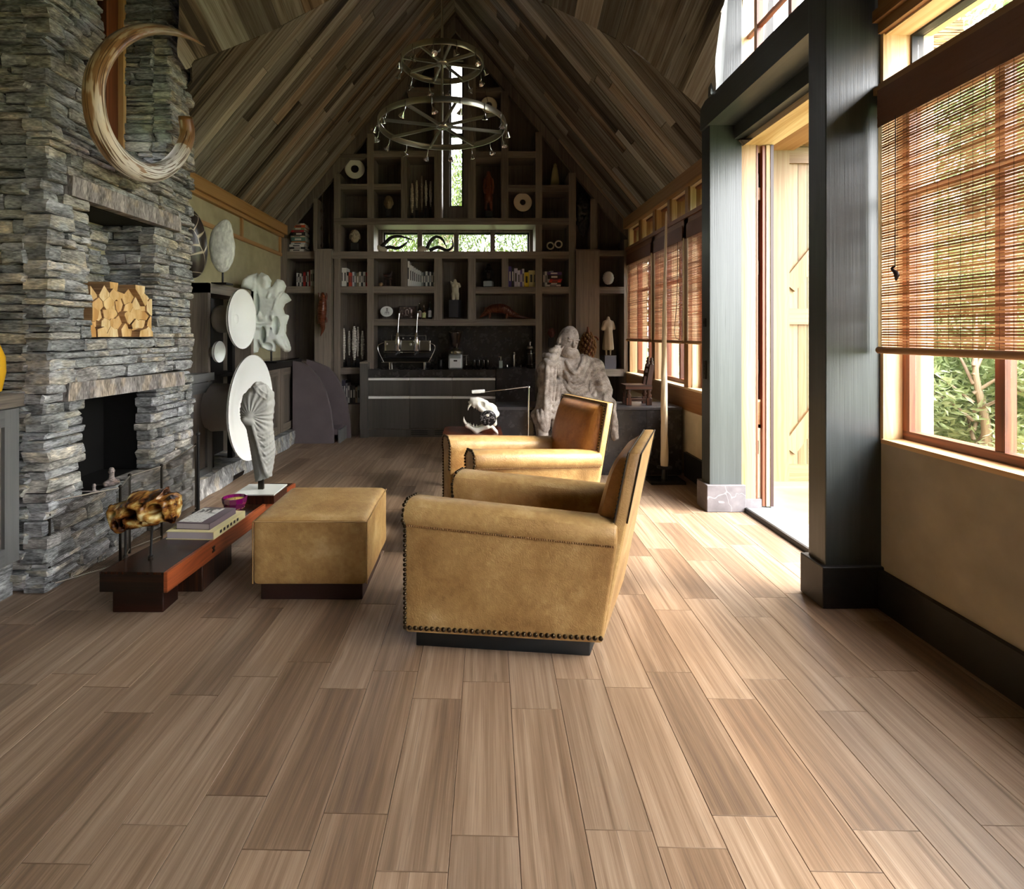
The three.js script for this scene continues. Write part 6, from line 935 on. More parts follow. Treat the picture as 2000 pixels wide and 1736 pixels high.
// ---------- side table, tiger skull, reading lamp ----------
{
  const o = thing('side_table', 'small dark red-brown side table behind the armchairs', 'table', [-0.03, 0, -4.88]);
  mesh('top', wbox(-0.27, 0.52, -0.25, 0.25, 0.55, 0.25, 'x'), mat({ map: T.red, color: new THREE.Color(0.6, 0.45, 0.4), roughness: 0.25 }), o);
  for (const [x, z] of [[-0.24, 0.22], [0.22, 0.22], [-0.24, -0.22], [0.22, -0.22]]) mesh('leg', wbox(x - 0.02, 0, z - 0.02, x + 0.02, 0.52, z + 0.02), M.red, o);
  const k = 4.8 / F, c = (px, py, z = 0) => [(px - 940) * k, (843 - py) * k, z];
  const s = thing('tiger_skull', 'white big-cat skull with open fanged jaws on the side table', 'skull', [xAt(940, 4.8), 0.55, -4.8]);
  const white = mat({ color: 0xe6e2d6, roughness: 0.35 });
  const skull = (x, y, z) => {
    let d = capd(x, y, z, c(955, 796), c(932, 784), 0.055, 0.048);
    d = smin(d, capd(x, y, z, c(940, 787), c(922, 782), 0.046, 0.034), 0.03); d = smin(d, capd(x, y, z, c(960, 800), c(966, 825), 0.04, 0.022), 0.03);
    for (const q of [-1, 1]) { d = smin(d, capd(x, y, z, c(938, 795, q * 0.045), c(952, 806, q * 0.075), 0.018, 0.016), 0.02); d = smin(d, capd(x, y, z, c(952, 806, q * 0.075), c(966, 812, q * 0.05), 0.016, 0.018), 0.02); d = smax(d, -elld(x, y, z, c(941, 786, q * 0.055), [0.03, 0.026, 0.025]), 0.012); }
    d = smax(d, -elld(x, y, z, c(918, 779), [0.02, 0.014, 0.02]), 0.01); return smin(d, capd(x, y, z, c(962, 795), c(971, 806), 0.03, 0.02), 0.03) + (n3(x * 40 + 9, y * 40 + 9, z * 40 + 9) - 0.5) * 0.01;
  };
  mesh('cranium', nets(skull, [-0.16, 0.02, -0.12], [0.2, 0.36, 0.12], 0.0075), white, s);
  const jaw = (x, y, z) => { let d = 9; for (const q of [-1, 1]) { d = smin(d, capd(x, y, z, c(913, 828, q * 0.02), c(930, 838, q * 0.045), 0.016, 0.02), 0.02); d = smin(d, capd(x, y, z, c(930, 838, q * 0.045), c(952, 828, q * 0.06), 0.02, 0.022), 0.02); d = smin(d, capd(x, y, z, c(952, 828, q * 0.06), c(964, 810, q * 0.06), 0.022, 0.014), 0.02); d = smin(d, capd(x, y, z, c(960, 830, q * 0.04), c(971, 842, q * 0.04), 0.014, 0.01), 0.02); } return smin(d, capd(x, y, z, c(913, 829, -0.02), c(913, 829, 0.02), 0.016, 0.016), 0.02); };
  mesh('jaw', nets(jaw, [-0.16, -0.015, -0.11], [0.2, 0.2, 0.11], 0.0075), white, s);
  for (const q of [-1, 1]) { const t = (a, b, r) => mesh('fang', taper([V(...c(...a, q * 0.024)), V(...c((a[0] + b[0]) / 2 - 2, (a[1] + b[1]) / 2, q * 0.026)), V(...c(...b, q * 0.024))], [r, r * 0.75, 0.001], 10, 8), white, s); t([921, 785], [914, 799], 0.011); t([911, 826], [906, 812], 0.01); }
  const P = []; for (let i = 0; i < 5; i++) for (const q of [-1, 1]) { const a = c(926 + i * 5, 791 + i * 2, q * 0.035), b = c(919 + i * 6, 829 + i * 1.5, q * 0.038); P.push(new THREE.ConeGeometry(0.008, 0.022, 6).rotateX(Math.PI).translate(a[0], a[1] - 0.012, a[2]), new THREE.ConeGeometry(0.008, 0.02, 6).translate(b[0], b[1] + 0.012, b[2])); } stuff(mesh('teeth', P, white, s));
  const et = tex(256, 256, (u, v) => { const k = sst(0.06, 0.02, Math.abs(fbm(u, v, 9, 9, 3, 5) - 0.5)) * 0.5 + 0.12; return [k, k * 0.98, k]; }); for (const q of [-1, 1]) mesh('engraved_patch', new THREE.SphereGeometry(1, 20, 14).scale(0.072, 0.07, 0.012).translate(...c(953, 812, q * 0.078)), mat({ map: et, roughness: 0.4, metalness: 0.4 }), s);
  const l = thing('reading_lamp', 'slim chrome reading lamp with thin folded arm behind the armchair', 'lamp', [xAt(1030, 4.95), 0, -4.95]);
  const Y = (py) => yAt(py, 4.95), X = (px) => (px - 1030) * 4.95 / F;
  mesh('base', lathe([[0, 0], [0.11, 0], [0.11, 0.015], [0.02, 0.025], [0, 0.025]], 24), M.chrome, l); mesh('pole', cyl(0.006, 0.006, V(0, 0.02, 0), V(X(1033), Y(756), 0), 8), M.chrome, l); mesh('joint', ball(0.012, X(1033), Y(756), 0, 10), M.chrome, l);
  mesh('arm', cyl(0.005, 0.005, V(X(1033), Y(755), 0), V(X(945), Y(764), 0.05), 8), M.chrome, l); const h = mesh('lamp_head', [rbox(-0.06, -0.014, -0.022, 0.06, 0.014, 0.022, 0.008), box(-0.05, -0.016, -0.016, 0.02, -0.013, 0.016)], mat({ color: 0xf2f2f0, roughness: 0.3 }), l); h.position.set(X(934), Y(763), 0.055); h.rotation.z = 0.06;
}
// ---------- seated statue ----------
{
  const d0 = 5.6, k = d0 / F, o = thing('seated_statue', 'weathered grey statue of a seated robed person leaning the head on one hand', 'statue', [xAt(1120, d0), 0.685, -d0]);
  const c = (px, py, z = 0) => [(px - 1120) * k, (788 - py) * k, z];
  const HC = c(1107, 664, 0.07), hs = 0.3;
  const ca = Math.cos(0.2), sa = Math.sin(-0.2), cY = Math.cos(0.42), sY = Math.sin(0.42);
  const head = (x, y, z) => { x -= HC[0]; y -= HC[1]; z -= HC[2]; const X0 = x * cY - z * sY, z0 = x * sY + z * cY; z = z0; const X = X0 * ca + y * sa, Y = -X0 * sa + y * ca, cy = Math.cos(0.15), sy = Math.sin(0.15), Y2 = Y * cy + z * sy, Z2 = -Y * sy + z * cy; return headF(X / hs, Y2 / (hs * 1.1), Z2 / hs) * hs; };
  const body = (x, y, z) => {
    let d = capd(x, y, z, c(1122, 770, 0), c(1118, 715, 0.02), 0.2, 0.15);
    d = smin(d, capd(x, y, z, c(1088, 708, 0.02), c(1160, 714, 0), 0.085, 0.09), 0.1);
    d = smin(d, capd(x, y, z, c(1110, 705, 0.03), c(1107, 680, 0.05), 0.075, 0.07), 0.05);
    d = smin(d, capd(x, y, z, c(1086, 706, 0.04), c(1064, 714, 0.2), 0.09, 0.08), 0.05);      // upper arm to elbow on the knee
    d = smin(d, capd(x, y, z, c(1062, 716, 0.2), c(1080, 684, 0.17), 0.085, 0.055), 0.04);      // forearm up to the cheek
    d = smin(d, capd(x, y, z, c(1063, 742, 0.18), c(1100, 772, 0.05), 0.085, 0.12), 0.06);      // raised knee
    d = smin(d, capd(x, y, z, c(1064, 742, 0.19), c(1056, 800, 0.2), 0.085, 0.07), 0.05);       // shin under the robe
    d = smin(d, capd(x, y, z, c(1056, 800, 0.2), c(1052, 850, 0.22), 0.075, 0.055), 0.05);      // hanging hem
    d = smin(d, capd(x, y, z, c(1040, 800, 0.18), c(1062, 856, 0.22), 0.035, 0.03), 0.04);
    d = smin(d, capd(x, y, z, c(1082, 800, 0.16), c(1078, 835, 0.2), 0.05, 0.03), 0.05);
    d = smin(d, elld(x, y, z, c(1128, 782, 0.06), [0.36, 0.1, 0.2]), 0.06);                       // lap
    d = smin(d, capd(x, y, z, c(1162, 715, 0.02), c(1178, 757, 0.06), 0.085, 0.075), 0.05);     // other arm
    d = smin(d, capd(x, y, z, c(1178, 757, 0.06), c(1166, 780, 0.18), 0.06, 0.04), 0.04);
    d = smin(d, capd(x, y, z, c(1186, 780, 0.14), c(1191, 842, 0.22), 0.045, 0.035), 0.05);     // hanging robe at the right
    return d;
  };
  const hand = (x, y, z) => { let d = elld(x, y, z, c(1084, 678, 0.17), [0.04, 0.05, 0.025]); for (let i = 0; i < 4; i++) { d = smin(d, capd(x, y, z, c(1080 + i * 3, 672, 0.18), c(1083 + i * 3.2, 662 - i * 0.5, 0.165), 0.012, 0.01), 0.008); } for (let i = 0; i < 4; i++) d = smin(d, capd(x, y, z, c(1162 + i * 3, 784, 0.2), c(1160 + i * 3.4, 794, 0.22), 0.012, 0.01), 0.008); return smin(d, capd(x, y, z, c(1090, 680, 0.17), c(1096, 672, 0.17), 0.013, 0.011), 0.01); };
  const zf = (x, y) => { for (let z = 0.42; z > -0.2; z -= 0.006) if (body(x, y, z) < 0) return z; return -0.1; };
  const RD = [], W = (x, y) => c(1030 + x / 4.083, 620 + y / 4.083);
  const ridge = (r, ...p) => { const q = p.map(([x, y]) => W(x, y)), cv = new THREE.CatmullRomCurve3(q.map((v) => V(...v))), n = p.length * 4; let pr = null; for (let i = 0; i <= n; i++) { const v = cv.getPoint(i / n), z = zf(v.x, v.y); const cur = [v.x, v.y, z + r * 0.7]; if (pr && z > -0.09 && pr[2] > -0.09) RD.push([pr, cur, 1.7 * r * (0.6 + 0.4 * Math.sin(Math.PI * i / n))]); pr = cur; } };
  ridge(0.02, [280, 235], [330, 268], [385, 250], [410, 215]); ridge(0.012, [275, 255], [330, 290], [400, 268], [425, 225]);
  ridge(0.012, [420, 225], [430, 290], [400, 370], [350, 420]); ridge(0.012, [440, 225], [460, 300], [430, 390], [380, 450]); ridge(0.013, [470, 250], [490, 330], [465, 420], [430, 500]); ridge(0.012, [495, 300], [515, 380], [500, 440], [455, 480]);
  ridge(0.014, [550, 440], [500, 470], [470, 540]); ridge(0.014, [565, 490], [510, 510], [478, 565]); ridge(0.014, [575, 540], [525, 555], [500, 600]); ridge(0.012, [585, 590], [575, 650], [590, 690]);
  ridge(0.011, [290, 330], [340, 410], [400, 400]); ridge(0.011, [280, 400], [330, 480], [400, 470]); ridge(0.011, [275, 480], [330, 560], [420, 540]); ridge(0.011, [270, 560], [340, 610], [440, 590]); ridge(0.01, [285, 440], [335, 520], [410, 505]);
  ridge(0.014, [130, 350], [125, 500], [118, 700], [128, 850]); ridge(0.013, [160, 360], [155, 500], [148, 680], [148, 840]); ridge(0.012, [200, 350], [185, 480], [180, 600], [190, 720]); ridge(0.012, [240, 360], [245, 480], [240, 600]); ridge(0.01, [218, 340], [222, 450], [215, 560], [205, 690]);
  ridge(0.012, [55, 700], [80, 780], [110, 850]); ridge(0.012, [85, 690], [98, 780], [125, 850]); ridge(0.011, [165, 640], [200, 650], [230, 640]); ridge(0.011, [160, 690], [190, 700], [225, 680]); ridge(0.011, [155, 740], [185, 750], [210, 730]);
  ridge(0.016, [118, 275], [165, 295], [212, 262]); ridge(0.015, [115, 315], [165, 347], [218, 322]); ridge(0.014, [140, 232], [185, 244], [232, 216]); ridge(0.012, [165, 200], [205, 212], [245, 190]); ridge(0.012, [640, 710], [662, 800], [652, 900], [628, 955]); ridge(0.012, [650, 730], [640, 830], [632, 930]);
  const BX = RD.map(([a, b, r]) => [Math.min(a[0], b[0]) - r * 3, Math.max(a[0], b[0]) + r * 3, Math.min(a[1], b[1]) - r * 3, Math.max(a[1], b[1]) + r * 3]);
  const f = (x, y, z) => {
    let d = body(x, y, z); if (d > 0.07 || d < -0.06) return d;
    RD.forEach(([a, b, r], i) => { const q = BX[i]; if (x > q[0] && x < q[1] && y > q[2] && y < q[3]) d = smin(d, capd(x, y, z, a, b, r, r), r * 0.7); });
    d = smin(d, hand(x, y, z), 0.015); if (d > 0.03 || d < -0.03) return d; return d + (n3(x * 60 + 9, y * 60 + 9, z * 60 + 9, 5) - 0.5) * 0.006 + (n3(x * 16 + 9, y * 16 + 9, z * 16 + 9, 7) - 0.5) * 0.012;
  };
  const st = tex(512, 512, (u, v) => { const a = fbm(u, v, 8, 8, 5, 51), b = sst(0.53, 0.6, fbm(u, v, 14, 14, 4, 57)), cr = sst(0.03, 0.0, Math.abs(fbm(u, v, 12, 12, 4, 59) - 0.5)); const c2 = ramp([0x544a43, 0x7a7068, 0x958b83, 0xaaa29a].map(hex), 0.46 + (a - 0.5) * 1.2 + (vn(u * 120, v * 120, 120, 120, 77) - 0.5) * 0.35 + b * 0.1); return c2.map((q) => q * (1 - 0.12 * cr)); }, [0.5, 0.5]);
  mesh('figure', [nets(f, [-0.5, -0.42, -0.28], [0.5, 0.62, 0.36], 0.0085), nets((x, y, z) => head(x, y, z) + (n3(x * 60 + 9, y * 60 + 9, z * 60 + 9, 5) - 0.5) * 0.004, [HC[0] - 0.2, HC[1] - 0.24, HC[2] - 0.2], [HC[0] + 0.2, HC[1] + 0.24, HC[2] + 0.22], 0.0055)], mat({ map: st, roughness: 0.85 }), o);
}
// ---------- narwhal tusk, little chair, hearth busts ----------
{
  const o = thing('narwhal_tusk', 'tall cream spiral tusk standing upright on a dark plate', 'tusk', [1.8, 0, -5.24]);
  const n = 220, rad = 24, pos = [], idx = [], uv = [], H0 = 0.14, H1 = 2.6;
  for (let i = 0; i <= n; i++) { const t = i / n, y = lerp(H0, H1, t), r = 0.037 * (1 - t * 0.78) * (t < 0.03 ? 0.85 + 5 * t : 1) * (t > 0.985 ? (1 - t) / 0.015 * 0.8 + 0.2 : 1), bx = -0.012 * Math.sin(t * 3) + 0.02 * t; for (let j = 0; j <= rad; j++) { const a = j / rad * 6.2832, rr2 = r * (1 + 0.045 * Math.sin(5 * (a + y * 4.2)) + 0.05 * Math.sin(2 * (a + y * 4.2))); pos.push(bx + Math.cos(a) * rr2, y, Math.sin(a) * rr2); uv.push(j / rad, y); } }
  for (let i = 0; i < n; i++) for (let j = 0; j < rad; j++) { const a = i * (rad + 1) + j, b = a + rad + 1; idx.push(a, b, a + 1, a + 1, b, b + 1); }
  const g = new THREE.BufferGeometry(); g.setAttribute('position', new THREE.Float32BufferAttribute(pos, 3)); g.setAttribute('uv', new THREE.Float32BufferAttribute(uv, 2)); g.setIndex(idx); g.computeVertexNormals();
  mesh('ivory', g, mat({ color: 0xd8cbb0, roughness: 0.5 }), o); mesh('collar', lathe([[0, 0.13], [0.07, 0.13], [0.072, 0.145], [0.04, 0.155], [0.03, 0.15], [0, 0.15]], 24), M.black, o); mesh('stem', cyl(0.03, 0.025, V(0, 0.03, 0), V(0, 0.135, 0), 14), M.black, o); mesh('base_plate', rbox(-0.165, 0, -0.12, 0.165, 0.03, 0.12, 0.006), mat({ color: 0x2c2b2c, roughness: 0.25, metalness: 0.5 }), o);
  const d = 5.7, k = d / F, c = thing('carved_chair', 'miniature dark carved chair with two finial posts on the slate platform', 'chair', [xAt(1244, d), 0.685, -d]), X = (px) => (px - 1244) * k, Y = (py) => (790 - py) * k, wm = mat({ map: T.ebony, color: new THREE.Color(2, 1.8, 1.7), roughness: 0.4 });
  mesh('seat', wbox(X(1217), Y(760), -0.1, X(1268), Y(751), 0.1, 'x'), wm, c);
  for (const z of [-0.075, 0.075]) { for (const px of [1224, 1263]) { mesh('leg', guv(rbox(X(px - 5), 0, z - 0.02, X(px + 5), Y(776), z + 0.02, 0.004)), wm, c); mesh('leg_figure', [lathe([[0.02, 0], [0.028, 0.03], [0.014, 0.05], [0.026, 0.075], [0.016, 0.085]], 10).translate(X(px), Y(776), z), ball(0.018, X(px), Y(757), z, 8)], wm, c); } mesh('stretcher', wbox(X(1224), Y(782), z - 0.012, X(1263), Y(777), z + 0.012, 'x'), wm, c); }
  for (const z of [-0.06, 0.06]) { mesh('back_post', [prism([V(X(1258), Y(752), z - 0.02), V(X(1268), Y(752), z - 0.02), V(X(1273), Y(712), z - 0.02), V(X(1265), Y(712), z - 0.02)], V(0, 0, 0.04))], wm, c); mesh('finial', [lathe([[0.022, 0], [0.014, 0.015], [0.022, 0.03], [0.01, 0.045], [0.016, 0.06], [0.003, 0.075]], 10).translate(X(1269), Y(712), z)], wm, c); }
  mesh('back_rail', [wbox(X(1261), Y(735), -0.06, X(1268), Y(728), 0.06, 'z'), wbox(X(1263), Y(720), -0.06, X(1270), Y(716), 0.06, 'z')], wm, c);
  const bust = (lab, x, dd, s) => { const b = thing('figurine', lab, 'figurine', [x, 0.44, -dd], 1.0); const f = (x2, y, z) => { let q = headF(x2 * 2.4, (y - 0.75) * 2.4, z * 2.4) / 2.4; q = smin(q, capd(x2, y, z, [0, 0.5, 0], [0, 0.3, 0], 0.12, 0.16), 0.1); q = smin(q, capd(x2, y, z, [-0.25, 0.15, 0], [0.25, 0.15, 0], 0.15, 0.15), 0.15); return smax(q, -y, 0.02); }; mesh('bust', nets(f, [-0.5, -0.05, -0.35], [0.5, 1.05, 0.35], 0.02).scale(s, s, s), mat({ map: T.stone, color: new THREE.Color(0.75, 0.62, 0.58), roughness: 0.8 }), b); };
  bust('small reddish stone bust on the hearth behind the fire screen', -2.36, 3.52, 0.125); bust('smaller pale bust low at the left edge of the firebox', -2.34, 3.33, 0.07);
}
// ---------- chandelier ----------
{
  const D = 4.75, o = thing('chandelier', 'two-tier round metal chandelier with spokes and small chrome spotlights', 'chandelier', [RIDGE, 0, -D]);
  const metal = mat({ color: 0xb5b3a4, roughness: 0.3, metalness: 1 });
  mesh('rod', cyl(0.011, 0.011, V(0, 3.2, 0), V(0, 6.5, 0), 10), metal, o);
  const tier = (y, R, n, sp, turn) => {
    const t = sub('tier', o); t.position.y = y;
    mesh('ring', [lathe([[R - 0.006, -0.024], [R + 0.006, -0.024], [R + 0.006, 0.024], [R - 0.006, 0.024], [R - 0.006, -0.024]], 72), lathe([[R - 0.02, 0.018], [R - 0.006, 0.018], [R - 0.006, 0.024], [R - 0.02, 0.024], [R - 0.02, 0.018]], 72)], metal, t);
    mesh('hub', lathe([[0, -0.02], [0.05, -0.02], [0.055, 0], [0.05, 0.02], [0, 0.022]], 20), metal, t);
    for (let i = 0; i < sp; i++) { const a = (i + 0.35) / sp * 2 * Math.PI; mesh('spoke', box(0.05, -0.012, -0.008, R, 0.012, 0.008).rotateY(a), metal, t); }
    for (let i = 0; i < n; i++) {
      const a = (i + turn) / n * 2 * Math.PI, l = sub('spotlight', o), x = Math.cos(a) * (R + 0.012), z = Math.sin(a) * (R + 0.012), dx = Math.cos(a + rr(-1.2, 1.2)) * 0.022, dz2 = Math.sin(a + rr(-1.2, 1.2)) * 0.022;
      l.position.set(x, y - 0.01, z);
      mesh('stem', taper([V(0, 0.02, 0), V(0, -0.03, 0), V(dx * 0.3, -0.06, dz2 * 0.3), V(dx, -0.085, dz2)], [0.0035, 0.0035, 0.0035, 0.0035], 12, 6), M.chrome, l);
      const h = mesh('lamp_head', lathe([[0.006, 0.03], [0.012, 0.015], [0.024, -0.008], [0.028, -0.014], [0.025, -0.016], [0.012, -0.004], [0, -0.006]], 16), M.chrome, l); h.position.set(dx * 1.1, -0.095, dz2 * 1.1); h.rotation.set(rr(-0.5, 0.9), 0, rr(-0.6, 0.6));
    }
  };
  tier(3.23, 0.55, 16, 8, 0.2); tier(3.78, 0.355, 12, 8, 0.25);
  for (let i = 0; i < 4; i++) { const a = i * Math.PI / 2 + 0.6; mesh('cable', cyl(0.002, 0.002, V(Math.cos(a) * 0.35, 3.78, Math.sin(a) * 0.35), V(Math.cos(a) * 0.5, 3.24, Math.sin(a) * 0.5), 5), M.bronze, o); }
  mesh('flex', taper([V(0.01, 3.78, 0.01), V(0.07, 3.7, 0.02), V(0.06, 3.45, 0.02), V(0.1, 3.3, 0.02)], [0.003, 0.003, 0.003], 20, 5), M.black, o);
}
// ---------- reed blinds ----------
{
  const reeds = [0xbe9a78, 0xaa8664, 0xcaaa8c, 0x987456].map((c) => phys({ color: c, roughness: 0.75, transmission: 0.45, thickness: 0, side: THREE.DoubleSide }));
  const cream = phys({ color: 0xe8dcc0, roughness: 0.8, transmission: 0.4, thickness: 0 });
  const rosy = [0xb8866a, 0xa87456, 0xc29478, 0x98664a].map((c) => phys({ color: c, roughness: 0.75, transmission: 0.5, thickness: 0, side: THREE.DoubleSide }));
  const blind = (label, d0, d1, yb, yt, x, val, pitch, tall, strings) => {
    const o = thing('reed_blind', label, 'blind'), lists = [[], [], [], []];
    for (let y = yb; y < yt; y += pitch) { const h = tall * rr(0.8, 1.2), w = rr(-0.0012, 0.0012); let a = d0; while (a < d1) { const l = rr(0.5, 1.6), b = Math.min(d1, a + l); lists[Math.floor(rnd() * 4)].push(box(x - 0.0012 + w, y + rr(-0.0007, 0.0007), -a, x + 0.0012 + w, y + h, -b)); a = b; } }
    lists.forEach((l, i) => stuff(mesh('reeds', l, (d0 > 3 ? rosy : reeds)[i], o)));
    const v = []; for (let y = val[0]; y < val[1]; y += pitch * 0.72) v.push(box(x - 0.014 - rr(0, 0.002), y, -d0 + 0.004, x - 0.011, y + tall * 1.05, -d1 - 0.004)); stuff(mesh('valance', v, mat({ color: 0x6b4630, roughness: 0.6 }), o));
    const s = []; for (let d = d0 + 0.03; d < d1; d += strings) s.push(box(x - 0.0022, yb, -d - 0.0006, x - 0.0012, yt, -d + 0.0006)); stuff(mesh('strings', s, mat({ color: 0x2c1c12, roughness: 0.9 }), o));
    mesh('bottom_bar', cyl(0.017, 0.017, V(x - 0.004, yb - 0.008, -d0 + 0.01), V(x - 0.004, yb - 0.008, -d1 - 0.01), 12), mat({ color: 0x9c7650, roughness: 0.6 }), o);
    for (const d of [d0, d1]) mesh('edge_tape', box(x - 0.004, yb, -d - 0.012, x + 0.004, yt, -d + 0.012), cream, o);
    return o;
  };
  const n = blind('wide brown reed blind half lowered over the big window nearest the camera', 0.5, 2.79, 1.345, 2.62, 2.065, [2.475, 2.66], 0.0132, 0.0088, 0.058);
  const pc = (px, py) => { const d = 2.05 * F / (px - CX); return V(2.05, yAt(py, d), -d); };
  mesh('cord', [cyl(0.0022, 0.0022, pc(1749, 225), pc(1748, 522), 5)], M.black, n); mesh('tassel', [taper([pc(1748, 520), pc(1742, 524), pc(1751, 535), pc(1750, 548)], [0.004, 0.006, 0.009, 0.012, 0.003], 24, 8)], mat({ color: 0x2a1610, roughness: 0.7 }), n);
  blind('reed blind in the first far window just past the far column', 4.54, 5.375, 1.345, 2.385, 2.075, [2.36, 2.5], 0.0092, 0.0066, 0.08);
  const m = blind('reed blind in the middle far window behind the narwhal tusk', 5.49, 6.38, 1.345, 2.385, 2.075, [2.36, 2.5], 0.0092, 0.0066, 0.08);
  mesh('cord', taper([V(2.06, 2.36, -5.6), V(2.06, 1.8, -5.62), V(2.06, 1.4, -5.68), V(2.06, 1.36, -5.56)], [0.003, 0.003, 0.003], 20, 5), M.black, m);
  blind('reed blind in the last far window beside the bookcase', 6.5, 7.52, 1.345, 2.385, 2.075, [2.36, 2.5], 0.0092, 0.0066, 0.08);
}
// ---------- outside: paving, barn door, eave, planting ----------
{
  struct(mesh('ground_paving', guv(box(2.36, -0.25, -1.5, 6.5, -0.03, -9.5)), mat({ map: T.plaster, color: 0x857452, roughness: 0.9 })));
  const lawn = struct(mesh('ground_garden', [box(6.5, -0.3, 14, 40, -0.08, -40), box(2.36, -0.3, 14, 6.5, -0.06, -1.5), box(-40, -0.3, -8.3, 6.5, -0.08, -40), box(-40, -0.3, 14, -3.1, -0.08, -8.3), box(-3.1, -0.3, 14, 2.36, -0.06, ZF + 0.2)], mat({ color: 0x59683c, roughness: 1 })));
  const o = thing('barn_door', 'pale boarded barn door with diagonal braces standing open outside', 'door', [2.8, 0.02, -5.2]);
  const tone = [1, 0.94, 1.06].map((k) => mat({ map: T.fir, color: new THREE.Color(0.27 * k, 0.235 * k, 0.185 * k), roughness: 0.6 })), Wd = 1.3, Hd = 3.17;
  for (let i = 0; i < 15; i++) mesh('board', wbox(i * Wd / 15 + 0.0025, 0.02, -0.03, (i + 1) * Wd / 15 - 0.0025, Hd - 0.01, 0), tone[i % 3], o);
  const fr = (x0, y0, x1, y1, g) => mesh('rail', wbox(x0, y0, 0, x1, y1, 0.028, g), tone[1], o);
  mesh('stile', wbox(0, 0, 0, 0.16, Hd, 0.03, 'y'), tone[0], o); mesh('stile', wbox(Wd - 0.16, 0, 0, Wd, Hd, 0.03, 'y'), tone[0], o);
  fr(0.16, Hd - 0.15, Wd - 0.16, Hd, 'x'); fr(0.16, 1.49, Wd - 0.16, 1.64, 'x'); fr(0.16, 0, Wd - 0.16, 0.16, 'x');
  const brace = (x0, y0, x1, y1) => { const d = V(x1 - x0, y1 - y0, 0).normalize(), n = V(-d.y, d.x, 0).multiplyScalar(0.075); mesh('brace', guv(prism([V(x0, y0, 0.026).sub(n), V(x1, y1, 0.026).sub(n), V(x1, y1, 0.026).add(n), V(x0, y0, 0.026).add(n)].reverse().reverse(), V(0, 0, -0.024)), 'y'), tone[2], o); };
  brace(0.16, 0.3, Wd - 0.2, 1.55); brace(0.16, 1.85, Wd - 0.2, 3.0);
  const e = struct(grp('porch_eave')); mesh('thatch', guv(box(2.42, 3.2, -3.7, 3.3, 3.55, -5.6), 'x'), mat({ map: T.thatch, roughness: 1, bumpMap: T.grainBump, bumpScale: 0.02 }), e);
  mesh('soffit_board', wbox(2.4, 3.16, -3.7, 3.0, 3.2, -5.6, 'z'), M.firDark, e);
}
const LEAF = (() => { const g = new THREE.BufferGeometry(); g.setAttribute('position', new THREE.Float32BufferAttribute([0, 0, 0, 0.14, 0.4, 0.06, 0, 0.45, 0, 0, 0, 0, 0, 0.45, 0, -0.14, 0.4, 0.06, 0.14, 0.4, 0.06, 0, 1, -0.14, 0, 0.45, 0, 0, 0.45, 0, 0, 1, -0.14, -0.14, 0.4, 0.06], 3)); g.computeVertexNormals(); return prep(g); })();
const leafM = (h) => phys({ color: h, roughness: 0.6, side: THREE.DoubleSide, transmission: 0.45, thickness: 0 });
const GREEN = [0x84956a, 0xa6b584, 0x667a54, 0xb8c49a].map(leafM), BARK = mat({ map: T.barn, color: new THREE.Color(0.8, 0.75, 0.7), roughness: 1 });
function plant(name, label, cat, x, z, h, crown, count, size, gm, group, extra = 0) {
  const o = thing(name, label, cat, [x, -0.08, z], 0, group), [r, y0] = crown, bl = [], tips = [];
  const trunk = taper([V(0, 0, 0), V(rr(-0.1, 0.1), h * 0.3, rr(-0.1, 0.1)), V(rr(-0.2, 0.2), h * 0.6, rr(-0.2, 0.2)), V(rr(-0.2, 0.2), h * 0.9, rr(-0.2, 0.2))], [h * 0.022 + 0.01, h * 0.016 + 0.008, h * 0.01 + 0.004, 0.006], 14, 8);
  mesh('trunk', trunk, BARK, o);
  for (let i = 0; i < 12; i++) { const a = rr(0, 6.28), y = lerp(y0, h * 0.85, i / 12), q = V(Math.cos(a) * r * rr(0.5, 0.9), y + rr(0, h * 0.15), Math.sin(a) * r * rr(0.5, 0.9)); tips.push(q); mesh('branch', taper([V(0, y * 0.8, 0), q.clone().multiplyScalar(0.5).add(V(0, y * 0.45, 0)), q], [h * 0.007 + 0.004, h * 0.004 + 0.003, 0.003], 8, 5), BARK, o); }
  const put = (m) => { const t = pick(tips), a = rr(0, 6.28), b = Math.acos(rr(-1, 1)), k = r * 0.5 * Math.cbrt(rnd()), p = V(t.x + Math.sin(b) * Math.cos(a) * k, t.y + Math.cos(b) * k * 0.8, t.z + Math.sin(b) * Math.sin(a) * k), s = size * rr(0.7, 1.3); m.compose(p, new THREE.Quaternion().setFromEuler(new THREE.Euler(rr(0.6, 2.4), rr(0, 6.28), rr(-0.6, 0.6))), V(s, s, s)); return m; };
  const mm = new THREE.Matrix4();
  for (let i = 0; i < extra; i++) { const l = mesh('leaf', LEAF, pick(gm), o); put(mm); mm.decompose(l.position, l.quaternion, l.scale); }
  gm.slice(0, 3).forEach((g) => { const n = Math.floor(count / 3), im = new THREE.InstancedMesh(LEAF, g, n); im.name = 'foliage'; im.castShadow = im.receiveShadow = true; for (let i = 0; i < n; i++) im.setMatrixAt(i, put(mm)); stuff(im); o.add(im); });
  return o;
}
const BACKG = [0x4c6228, 0x6a7c34, 0x3a4c20].map(leafM);
const BR = [GREEN[1], GREEN[3], GREEN[1]], DK = [GREEN[0], GREEN[2], GREEN[2]];
plant('garden_shrub', 'bright green leafy shrub seen close through the near window', 'shrub', 4.55, -5.0, 1.9, [0.8, 0.35], 9000, 0.11, BR, null, 150);
plant('garden_shrub', 'spreading light green shrub behind the nearest one outside the near window', 'shrub', 5.9, -6.6, 2.2, [1.2, 0.4], 12000, 0.12, [GREEN[3], GREEN[1], GREEN[0]]);
